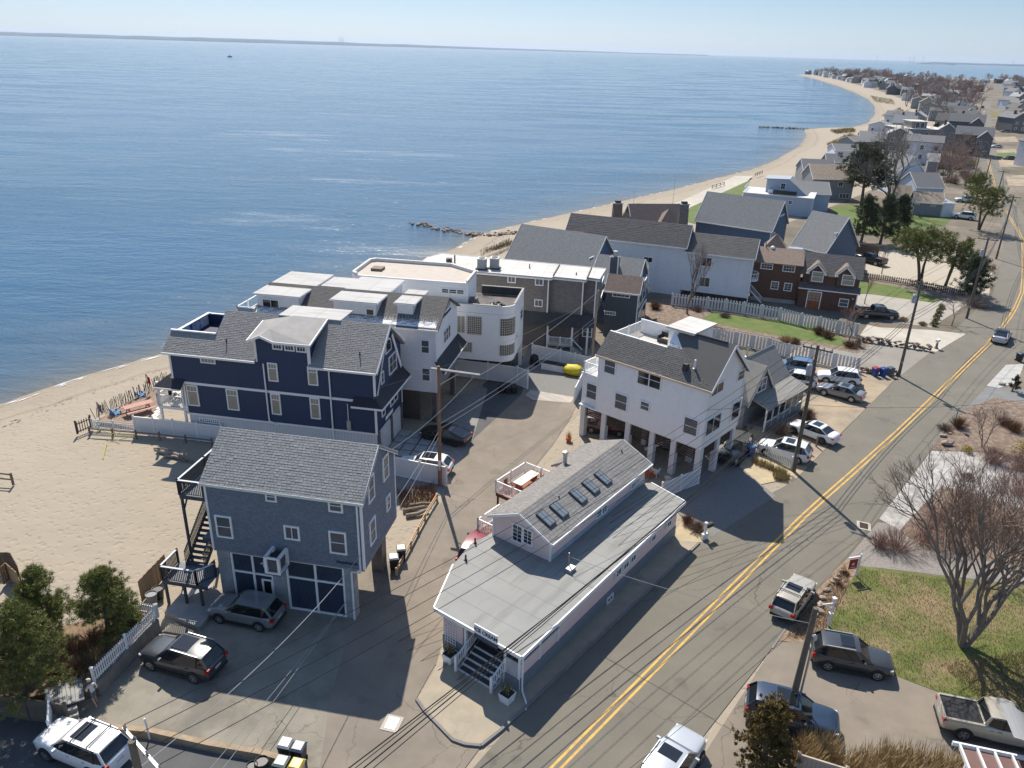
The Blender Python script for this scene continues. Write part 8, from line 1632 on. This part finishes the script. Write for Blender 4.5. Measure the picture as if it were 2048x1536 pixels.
def grass(name, label, pts, n, h, seed, m=STRAW, z=0, w_=.014, cat='grass'):
    P = [G(*q) for q in pts]; rr = random.Random(seed); b = MB(); o0 = P[0]
    T = [(P[0], P[i], P[i + 1]) for i in range(1, len(P) - 1)]; ar = [(t[1] - t[0]).cross(t[2] - t[0]).length for t in T]
    for _ in range(n):
        t_ = rr.choices(T, ar)[0]; f, g_ = rr.random(), rr.random()
        if f + g_ > 1: f, g_ = 1 - f, 1 - g_
        q = t_[0] + (t_[1] - t_[0]) * f + (t_[2] - t_[0]) * g_ - o0; a = rr.uniform(0, 6.3); l = h * rr.uniform(.5, 1.15); e = q + Vector((math.cos(a) * l * .35, math.sin(a) * l * .35, l)); s = Vector((-math.sin(a), math.cos(a), 0)) * w_; b.add([q - s, q + s, q.lerp(e, .6) + Vector((0, 0, l * .12)) + s * .7, q.lerp(e, .6) + Vector((0, 0, l * .12)) - s * .7], [(0, 1, 2, 3)], rr.random()); b.add([q.lerp(e, .6) + Vector((0, 0, l * .12)) - s * .7, q.lerp(e, .6) + Vector((0, 0, l * .12)) + s * .7, e], [(0, 1, 2)], rr.random())
    return stuff(tag(b.build(name, m, None, loc=(o0.x, o0.y, z), tint=True), label, cat))
# near left pines on the garden bank
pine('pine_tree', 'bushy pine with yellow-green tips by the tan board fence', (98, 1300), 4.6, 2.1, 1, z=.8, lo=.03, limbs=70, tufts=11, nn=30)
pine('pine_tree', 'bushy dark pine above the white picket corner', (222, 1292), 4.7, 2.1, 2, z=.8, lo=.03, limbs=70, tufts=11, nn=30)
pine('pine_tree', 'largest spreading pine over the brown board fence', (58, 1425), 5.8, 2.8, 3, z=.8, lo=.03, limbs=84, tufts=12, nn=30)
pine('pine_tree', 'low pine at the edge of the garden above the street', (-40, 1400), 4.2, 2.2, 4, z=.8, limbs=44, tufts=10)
for k, (x, y, r_, hh_) in enumerate(((150, 1330, 1.2, 1.0), (190, 1310, 1.0, .9), (270, 1272, .8, .7), (120, 1370, 1.1, .9), (175, 1365, .9, .8))): twig_shrub('dry_shrub', 'brown leafless shrub under the pines behind the white picket fence', (x, y), r_, hh_, 20 + k, RUST, 200, .02, z=.82, group='dry shrubs under the pines')
grass('dry_grass', 'dry tawny grass between the pines on the garden bank', [(140, 1330), (250, 1262), (180, 1385), (100, 1350)], 1500, .5, 31, z=.82)
# right-hand side
bare_tree('bare_tree', 'large multi-stemmed bare tree on the patchy lawn', (1925, 1292), 11.0, 41, 4, .5, 7, BARKG, TWIG, r=.24, twn=3)
bare_tree('bare_tree', 'slender bare tree leaning beside the gravel lane', (2000, 1130), 7.5, 42, 3, .55, 6, BARKG, TWIGR, r=.12)
for k, (x, y, r_, hh_) in enumerate(((1795, 1098, 1.7, 1.9), (1850, 1082, 2.0, 2.3), (1905, 1090, 2.0, 2.2), (1960, 1060, 2.2, 2.5), (1880, 1040, 1.8, 1.8), (1760, 1095, 1.0, 1.3), (2020, 1075, 2.2, 2.6), (2040, 990, 1.8, 2.2), (1935, 1015, 1.6, 1.6))): twig_shrub('bare_shrub', 'reddish leafless shrub in the mulch bed by the gravel lane', (x, y), r_, hh_, 50 + k, TWIGR, 230, .011, group='bare shrubs by the gravel lane')
bare_tree('bare_tree', 'small rounded bare tree near the thin road sign', (1965, 893), 3.6, 61, 2, .6, 6, BARKG, TWIG)
for k, (x, y, r_, hh_, m_, lb) in enumerate(((1917, 855, .9, 1.2, RUST, 'tawny twiggy shrub under the thin road sign'), (2008, 850, .9, 1.0, RUST, 'round rust-coloured shrub uphill of the small bare tree'), (2028, 862, 1.0, 1.1, RUST, 'larger rust-coloured shrub beside the round one'), (1890, 860, .8, .7, TWIG, 'low bare shrub among the pale boulders'), (1985, 925, 1.5, 1.7, TWIGR, 'bare purple-brown shrub beside the shell path'), (2040, 940, 1.5, 1.8, TWIGR, 'bare purple-brown shrub at the bend of the shell path'))): twig_shrub('twig_shrub', lb, (x, y), r_, hh_, 70 + k, m_, 320)
leaf_shrub('forsythia', 'small yellow forsythia bush by the shell path', (1933, 905), .5, .8, 81, FORS, 500, .05); leaf_shrub('forsythia', 'tall yellow forsythia bush at the driveway edge', (2046, 905), .9, 1.9, 82, FORS, 900, .06); leaf_shrub('green_shrub', 'low green shrub inside the mulch bed', (1932, 957), .6, .6, 83, LEAF, 500, .06)
pine('small_conifer', 'small dark conifer beside the pale paved strip', (2024, 782), 1.9, .7, 84, NEEDD, limbs=20, tufts=6, nl=.2, cat='shrub')
pine('cedar', 'dense amber and olive cedar in front of the navy SUV', (1522, 1545), 4.6, 1.75, 85, CEDAR, lo=.02, limbs=80, tufts=12, nn=26, nl=.17, nw=.03)
grass('tall_grass', 'tall straw-coloured grass behind the tan vinyl fence', [(1575, 1545), (1600, 1490), (1665, 1500), (1690, 1545)], 1500, 1.35, 86); grass('tall_grass', 'straw-coloured grass band along the bottom driveway', [(1690, 1520), (1760, 1500), (1960, 1530), (1980, 1560), (1700, 1575)], 2600, 1.0, 87)
grass('dry_grass', 'dead grass and leaf litter round the white sign post', [(1570, 1275), (1640, 1195), (1690, 1130), (1700, 1170), (1640, 1280)], 3200, .22, 88, m=mat('litter_blades', (.27, .17, .09), .9, .2, kind='tint', c2=(.48, .36, .2))); grass('lawn_grass', 'patchy winter lawn grass blades', [(1660, 1255), (1705, 1160), (1725, 1138), (2050, 1180), (2060, 1440), (1900, 1390), (1790, 1350)], 15000, .15, 89, m=mat('lawn_blades', (.15, .135, .04), .9, .2, kind='tint', c2=(.44, .35, .17)), w_=.012)
grass('dry_grass', 'brown litter along the foot of the bare tree', [(1880, 1330), (2060, 1300), (2060, 1430), (1960, 1400)], 3000, .2, 90, m=mat('litter_blades'))
for k, (x, y) in enumerate(((1691, 1150), (1678, 1172))): twig_shrub('grass_clump', ['brown tuft of grass beside the estate agent sign', 'brown tuft of grass beside the edging rocks'][k], (x, y), .3, .35, 95 + k, RUST, 120)
# stilt house and cottage surroundings
for k, (x, y, r_, hh_, m_) in enumerate(((1613, 838, .9, 1.3, RUST), (1560, 868, 1.0, 1.3, TWIG), (1585, 858, .9, 1.2, RUST), (1375, 1048, .55, .8, RUST), (1395, 1062, .7, .9, TWIG))): twig_shrub('dry_grass_clump', ['tawny grass clump at the cottage corner', 'dark twiggy shrub before the cottage porch', 'rusty grass clump beside the white saloon', 'orange-tan grass clump at the shop end wall', 'bare shrub by the white mailbox post'][k], (x, y), r_, hh_, 100 + k, m_, 320, .014)
BG = mat('beach_grass', (.22, .17, .06), .9, .2, kind='tint', c2=(.45, .36, .16)); grass('beach_grass', 'tufted beach grass along the picket fence base', [(1500, 918), (1570, 945), (1575, 955), (1510, 930)], 700, .6, 110, BG); grass('beach_grass', 'tufted grass mound at the foot of the main utility pole', [(1545, 950), (1580, 955), (1575, 965), (1548, 960)], 500, .5, 111, BG)
grass('dry_brush', 'dry brown brush behind the white fence near the brown pole', [(795, 985), (868, 970), (872, 1000), (820, 1030), (800, 1015)], 1500, .6, 112, RUST); grass('beach_grass', 'wind-blown grass on the dune near the groyne', [(965, 505), (1020, 485), (1060, 480), (1000, 500)], 700, .7, 113, BG, w_=.03)
# lawn and fences
for k, (x, y, r_, hh_, m_, lb) in enumerate(((1572, 684, 1.0, .9, STRAW, 'tan ornamental grass mound on the lawn edge'), (1590, 686, .7, .7, RUST, 'rusty mound next to the tan grass'), (1637, 668, .9, 1.1, RUST, 'rounded maroon shrub at the lawn end'), (1656, 676, .9, 1.0, RUST, 'second maroon shrub at the lawn end'), (1700, 694, 1.0, .9, RUST, 'brown shrub by the stone gate pier'), (1395, 622, .8, .8, TWIG, 'low bare shrub at the long white house'), (1310, 618, .9, 1.2, RUST, 'brown shrub by the blue bay window'), (1450, 634, .8, .6, TWIG, 'low grey shrub against the board fence'), (1768, 626, .7, .6, STRAW, 'tan grass clump before the black pickup'), (1785, 634, .7, .6, STRAW, 'tan grass clump behind the bumper of the black pickup'), (1806, 642, .7, .6, STRAW, 'tan grass clump at the drive corner'), (1845, 650, .6, .5, STRAW, 'small tan grass clump below the hedge'))): twig_shrub('shrub_mound', lb, (x, y), r_, hh_, 120 + k, m_, 300, .018)
for k in range(6): leaf_shrub('hedge_ball', 'clipped olive hedge ball in the row beside the concrete drive', (1866 + 3.4 * k, 652 - 7 * k), .55, .85, 140 + k, HEDGE, 420, .07, group='clipped hedge balls')
bare_tree('bare_tree', 'vase-shaped bare tree against the long white house', (1374, 628), 7.4, 151, 1, .34, 6, BARKG, TWIGG, upright=.7); bare_tree('bare_tree', 'small bare tree by the stone gate pier', (1697, 686), 4.4, 152, 1, .7, 6, BARKG, TWIGR); bare_tree('bare_tree', 'small bare tree with grey trunk on the dry verge', (1903, 652), 4.0, 153, 1, .75, 5, BARKG, TWIGG); bare_tree('bare_tree', 'thin bare sapling at the brown house corner', (1729, 608), 3.6, 154, 1, .5, 5, BARKG, TWIGR); bare_tree('bare_tree', 'thin bare sapling in the gravel yard', (1763, 548), 4.2, 155, 1, .4, 5, BARKG, TWIGG)
twig_shrub('thorn_hedge', 'tangled grey hedge under the dark pine by the road', (1950, 612), 2.2, 1.6, 156, TWIGG, 500, .02)
# mid-distance pines
MP = dict(nn=20, nl=.5, nw=.04)
pine('umbrella_pine', 'wide umbrella pine with forked trunks in the gravel yard', (1838, 568), 8.5, 4.6, 161, lo=.45, limbs=66, tufts=10, trunks=3, flat=True, **MP); pine('umbrella_pine', 'smaller umbrella pine leaning towards the road', (1890, 572), 7.5, 3.2, 162, lo=.4, limbs=36, tufts=9, trunks=2, flat=True, **MP)
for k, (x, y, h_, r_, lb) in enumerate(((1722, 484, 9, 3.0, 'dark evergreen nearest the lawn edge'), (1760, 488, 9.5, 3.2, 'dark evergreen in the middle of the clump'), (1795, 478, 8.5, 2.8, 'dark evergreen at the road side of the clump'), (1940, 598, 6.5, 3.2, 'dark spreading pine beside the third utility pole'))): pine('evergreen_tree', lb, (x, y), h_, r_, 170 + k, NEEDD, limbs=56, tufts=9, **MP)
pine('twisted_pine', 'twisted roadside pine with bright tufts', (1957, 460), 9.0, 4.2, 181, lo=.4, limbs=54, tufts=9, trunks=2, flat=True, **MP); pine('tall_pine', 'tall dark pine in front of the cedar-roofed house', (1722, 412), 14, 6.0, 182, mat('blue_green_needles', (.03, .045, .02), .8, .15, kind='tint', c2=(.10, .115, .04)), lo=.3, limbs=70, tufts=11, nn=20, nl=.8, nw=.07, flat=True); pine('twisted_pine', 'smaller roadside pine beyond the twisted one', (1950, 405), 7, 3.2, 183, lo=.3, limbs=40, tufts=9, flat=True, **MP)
bare_tree('bare_tree', 'huge spreading bare tree behind the evergreens', (1776, 420), 17, 191, 2, .62, 7, BARKG, TWIGG, r=.42, twn=5)
VT = []
for k in range(3): VT.append(bare_tree('bare_tree', 'bare reddish tree among the houses along the far road', (1900 + 12 * k, 345 - 14 * k), 8.5, 200 + k, 2, .6, 5, BARKG, [TWIGR, TWIGG, TWIG][k], group='bare trees along the far road', twn=6))
VE = [pine('evergreen_tree', 'small dark evergreen among the far houses', zc(*q), 7, 2.6, 210 + i, NEEDD, limbs=30, tufts=7, nn=12, nl=.8, nw=.1, group='evergreens among the far houses') for i, q in enumerate(((600, 490), (160, 745)))]

for k in range(34): q = (R.uniform(1850, 1942), R.uniform(300, 372)); o = dup(VT[k % 3], G(*q), R.uniform(0, 6)); c_ = R.uniform(.55, .95); o.scale = (c_, c_, c_)
for k in range(26): twig_shrub('thicket_shrub', 'purple-brown thicket shrub beside the far road', (R.uniform(1860, 1940), R.uniform(318, 378)), R.uniform(1.5, 2.6), R.uniform(1.5, 2.8), 400 + k, TWIGR, 160, .035, group='thicket shrubs beside the far road')
for k, q in enumerate(([(1652, 290), (1700, 268), (1720, 276), (1668, 300)], [(1660, 262), (1705, 258), (1712, 264), (1672, 268)], [(1762, 232), (1800, 216), (1812, 226), (1780, 244)], [(1740, 192), (1785, 200), (1790, 210), (1750, 204)])): grass('dune_grass', ['straw dune grass beside the white gabled beach house', 'dune grass strip behind the far groyne', 'dune grass below the modern grey house', 'dune grass along the curved far beach'][k], q, 900, 1.2, 420 + k, BG, w_=.09)
# ================================================================== far town along the beach
FR = random.Random(77)
WALLS = [mat('far_white', (.6, .62, .65), .8), GRYS, WSH, mat('tan_siding', (.36, .33, .29), .8, .1), mat('dark_grey_siding', (.12, .125, .135), .8, .1)]
ROOFS = [RF_GREY, RF_SLATE, RF_DK, mat('pale_grey_roof', (.33, .33, .33), .85, .1), RF_SLATE]
WN = ['white', 'grey shingle', 'off-white', 'tan', 'dark grey']; RN_ = ['grey', 'slate', 'charcoal', 'pale grey', 'blue-slate']
def proto(i, near):
    wm, rm = WALLS[i % 5], ROOFS[(i * 2 + i // 5) % 5]; L, W, ze = FR.uniform(9, 13), FR.uniform(7, 9), FR.choice((4.2, 5.8, 6.4, 7.2)); zr = ze + FR.uniform(1.6, 3.0)
    lab = '%s %s house with %s roof in the far beach town' % ('taller' if ze > 6 else 'low', WN[i % 5], RN_[(i * 2 + i // 5) % 5]); lab += ' and rear wing' if i % 2 else ''
    if not near: lab = lab.replace('far beach town', 'distant point')
    t = thing('far_house', lab, 'house', (0, -500, 0), 0, 'far houses: ' + lab)
    fix_normals(gable_walls(L, W, 0, ze, zr - .05, W / 2).build('wall', wm, t))
    for pts in ([(-.4, -.4, ze - .1), (L + .4, -.4, ze - .1), (L + .4, W / 2, zr), (-.4, W / 2, zr)], [(L + .4, W + .4, ze - .1), (-.4, W + .4, ze - .1), (-.4, W / 2 + .01, zr), (L + .4, W / 2 + .01, zr)]): MB().slab(pts, .16).build('roof', rm, t)
    if i % 2: fix_normals(gable_walls(W * .7, 5, 0, ze - .6, zr - 1.0, 2.5).build('wing_wall', wm, t, loc=(L * .6, 0, 0), rz=-math.pi / 2)); MB().slab([(L * .6 - .3, -W * .7 - .3, ze - .7), (L * .6 - .3, 1, ze - .7), (L * .6 + 2.5, 1, zr - .9), (L * .6 + 2.5, -W * .7 - .3, zr - .9)][::-1], .14).build('wing_roof', rm, t); MB().slab([(L * .6 + 5.3, -W * .7 - .3, ze - .7), (L * .6 + 5.3, 1, ze - .7), (L * .6 + 2.5, 1, zr - .9), (L * .6 + 2.5, -W * .7 - .3, zr - .9)], .14).build('wing_roof', rm, t)
    if i % 3 == 0: MB().box(L * .3, W * .6, ze, L * .3 + .9, W * .6 + .8, zr + .9).build('chimney', mat('chimney_brick'), t)
    if not near:
        for k in range(3): MB().box(1.2 + k * L * .32, -.06, 1.6, 2.4 + k * L * .32, 0, 3.0).build('window', GLASS, t)
        return t, L, W
    for f in range(2 if ze > 5 else 1):
        for k in range(3 if i % 2 == 0 else 2): window_at(t, 'S', 1.6 + k * (L - 3.2) / 2, 1.3 + 2.7 * f, 1.2, 1.4, 0, 'dh')
        for k in range(2): window_at(t, 'E', 1.8 + k * (W - 3.6), 1.3 + 2.7 * f, 1.1, 1.4, L, 'dh'); window_at(t, 'W', 1.8 + k * (W - 3.6), 1.3 + 2.7 * f, 1.1, 1.4, 0, 'dh')
    return t, L, W
PR = [proto(i, True) for i in range(10)]; PF = [proto(i, False) for i in range(10)]; usedP = set(); PLACED = []
RC = [(p.x, p.y) for p in [(G(*a) + G(*b)) / 2 for a, b in ((roadL[k], roadR[k + 1]) for k in (8, 10, 12, 13, 14, 15, 16, 17, 18))]]
e = Vector(RC[-1]) ; d_ = (Vector(RC[-1]) - Vector(RC[-3])).normalized(); RC += [tuple(e + d_ * k) for k in (150, 400, 800)]
def road_x(y):
    for a, b in zip(RC, RC[1:]):
        if min(a[1], b[1]) <= y <= max(a[1], b[1]): return a[0] + (b[0] - a[0]) * (y - a[1]) / (b[1] - a[1] + 1e-6)
    return RC[-1][0] if y > RC[-1][1] else RC[0][0]
EXIST = [(o.location.x, o.location.y) for o in bpy.data.objects if o.parent is None and o.get('category') == 'house' and o.location.y > 100]
def put(x, y, rz, far):
    q = PX((x, y, 3))
    if not (-40 < q[0] < 2130) : return
    g_ = 15.5 if not far else 21
    if any((x - a) ** 2 + (y - b) ** 2 < g_ ** 2 for a, b in PLACED) or any((x + 4 - a - 5) ** 2 + (y - b) ** 2 < 19 ** 2 for a, b in EXIST): return
    L_ = PF if far else PR; i = FR.randrange(10); t, l, w = L_[i]
    if (far, i) not in usedP: t.location = (x, y, 0); t.rotation_euler = (0, 0, rz); usedP.add((far, i)); o = t
    else: o = dup(t, (x, y, 0), rz)
    s = FR.uniform(.85, 1.12); o.scale = (s, s, FR.uniform(.9, 1.25)); PLACED.append((x, y))
for i in range(len(SH)):
    if SH[i].y < 300: continue
    d = inland(i); tg = math.atan2(d.y, d.x)
    for off in (38, 62, 92, 122, 150):
        p = SH[i] + d * (off + FR.uniform(-5, 5)); p.y += FR.uniform(-4, 4)
        if p.x < road_x(p.y) - 12: put(p.x, p.y, tg + FR.choice((0, math.pi / 2)) + FR.uniform(-.12, .12), p.y > 620)
y = 118.
while y < 1500:
    for off in (26, 52, 80, 112, 150):
        x = road_x(y) + off * (1 if y < 700 else 1.3) + FR.uniform(-4, 4); put(x, y + FR.uniform(-4, 4), .15 + FR.choice((0, math.pi / 2)) + FR.uniform(-.1, .1), y > 620)
    y += 9 + y * .016
for k, (t, l, w) in enumerate(PR + PF):
    if (k >= 10, k % 10) not in usedP:
        for c in list(t.children_recursive): bpy.data.objects.remove(c)
        bpy.data.objects.remove(t)
VX = [bare_tree('bare_tree', 'hazy brown bare tree among the rooftops of the distant point', Vector((300 + 30 * k, 640 + 40 * k, 0)), 11, 230 + k, 3, .6, 4, BARKG, [TWIGG, TWIGR][k], group='bare trees of the distant point', r=.35, twn=16) for k in range(2)]
for (x, y) in list(PLACED):
    if y < 130 or FR.random() < .3: continue
    tx, ty = x + FR.uniform(7, 12), y + FR.uniform(-9, 9); NN = 1
    if abs(tx - road_x(ty)) < 8: continue
    src = FR.choice(VE) if FR.random() < .3 else FR.choice(VT if y < 420 else VX); o = dup(src, (tx, ty, 0), FR.uniform(0, 6)); k = FR.uniform(.75, 1.2) * (1 if y < 600 else 1.15); o.scale = (k, k, k)
# driveways and lawn strips across the far road
for k, (x0, y0, x1, y1) in enumerate(((1996, 318, 2048, 334), (1992, 300, 2030, 308), (1988, 275, 2030, 284), (1985, 255, 2020, 262), (2012, 352, 2048, 372))): sheet('sandy_drive', [(x0, y0), (x1, y0 - 2), (x1 + 8, y1), (x0 + 4, y1)], DIRT, 6)
sheet('verge_lawn', [(1994, 306), (2030, 305), (2036, 316), (1996, 318)], LAWN, 6); sheet('verge_lawn', [(1984, 222), (2000, 221), (2002, 232), (1984, 234)], LAWN2, 6)
# swash line of foam at the water's edge and wrack on the sand
fo = MB(); fr = random.Random(8)
for i in range(1, len(SH) - 1):
    if SH[i].y > 260 or fr.random() < .35: continue
    d = inland(i); tt = (SH[i + 1] - SH[i - 1]).normalized()
    for k in range(3): q = SH[i] + d * fr.uniform(-.1, 1.1) + tt * fr.uniform(-1.2, 1.2); l = fr.uniform(.3, 1.3); a = [q - tt * l, q + d * fr.uniform(.06, .16), q + tt * l, q - d * fr.uniform(.05, .12)]; fo.add([(v.x, v.y, SEA + .02 + .11 * max(0, (v - SH[i]).dot(d))) for v in a], [(0, 1, 2, 3)])
stuff(tag(fo.build('foam', mat('foam', (.75, .75, .74), .6)), 'thin broken line of white foam along the shore', 'foam'))
wr = MB()
for i in range(2, len(SH) - 2):
    if SH[i].y > 400: continue
    d = inland(i); tt = (SH[i + 1] - SH[i - 1]).normalized()
    for k in range(9): o_ = fr.gauss(6.2, .5); q = SH[i] + d * o_ + tt * fr.uniform(-2, 2); s = fr.uniform(.08, .3); z_ = -.78 + (o_ - 6) * .07; wr.add([(q.x - tt.x * s, q.y - tt.y * s, z_ + .02), (q.x + d.x * s * .3, q.y + d.y * s * .3, z_ + .05), (q.x + tt.x * s, q.y + tt.y * s, z_ + .02), (q.x - d.x * s * .3, q.y - d.y * s * .3, z_ + .02)], [(0, 1, 2, 3)])
stuff(tag(wr.build('seaweed_wrack', mat('wrack', (.10, .065, .045), .9, .3)), 'brown seaweed wrack line along the beach', 'seaweed'))
# ================================================================== sea haze
hz_ = MB().box(-45000, -400, SEA - 3.6, 45000, 60000, 230).build('haze', None or mat('haze_air')); stuff(hz_)
hm = MATS['haze_air']; hn = hm.node_tree; hn.nodes.clear(); ho = hn.nodes.new('ShaderNodeOutputMaterial'); pv = hn.nodes.new('ShaderNodeVolumePrincipled')
pv.inputs['Color'].default_value = (.72, .84, .98, 1); pv.inputs['Density'].default_value = 3e-5; pv.inputs['Anisotropy'].default_value = .3; hn.links.new(pv.outputs[0], ho.inputs['Volume'])
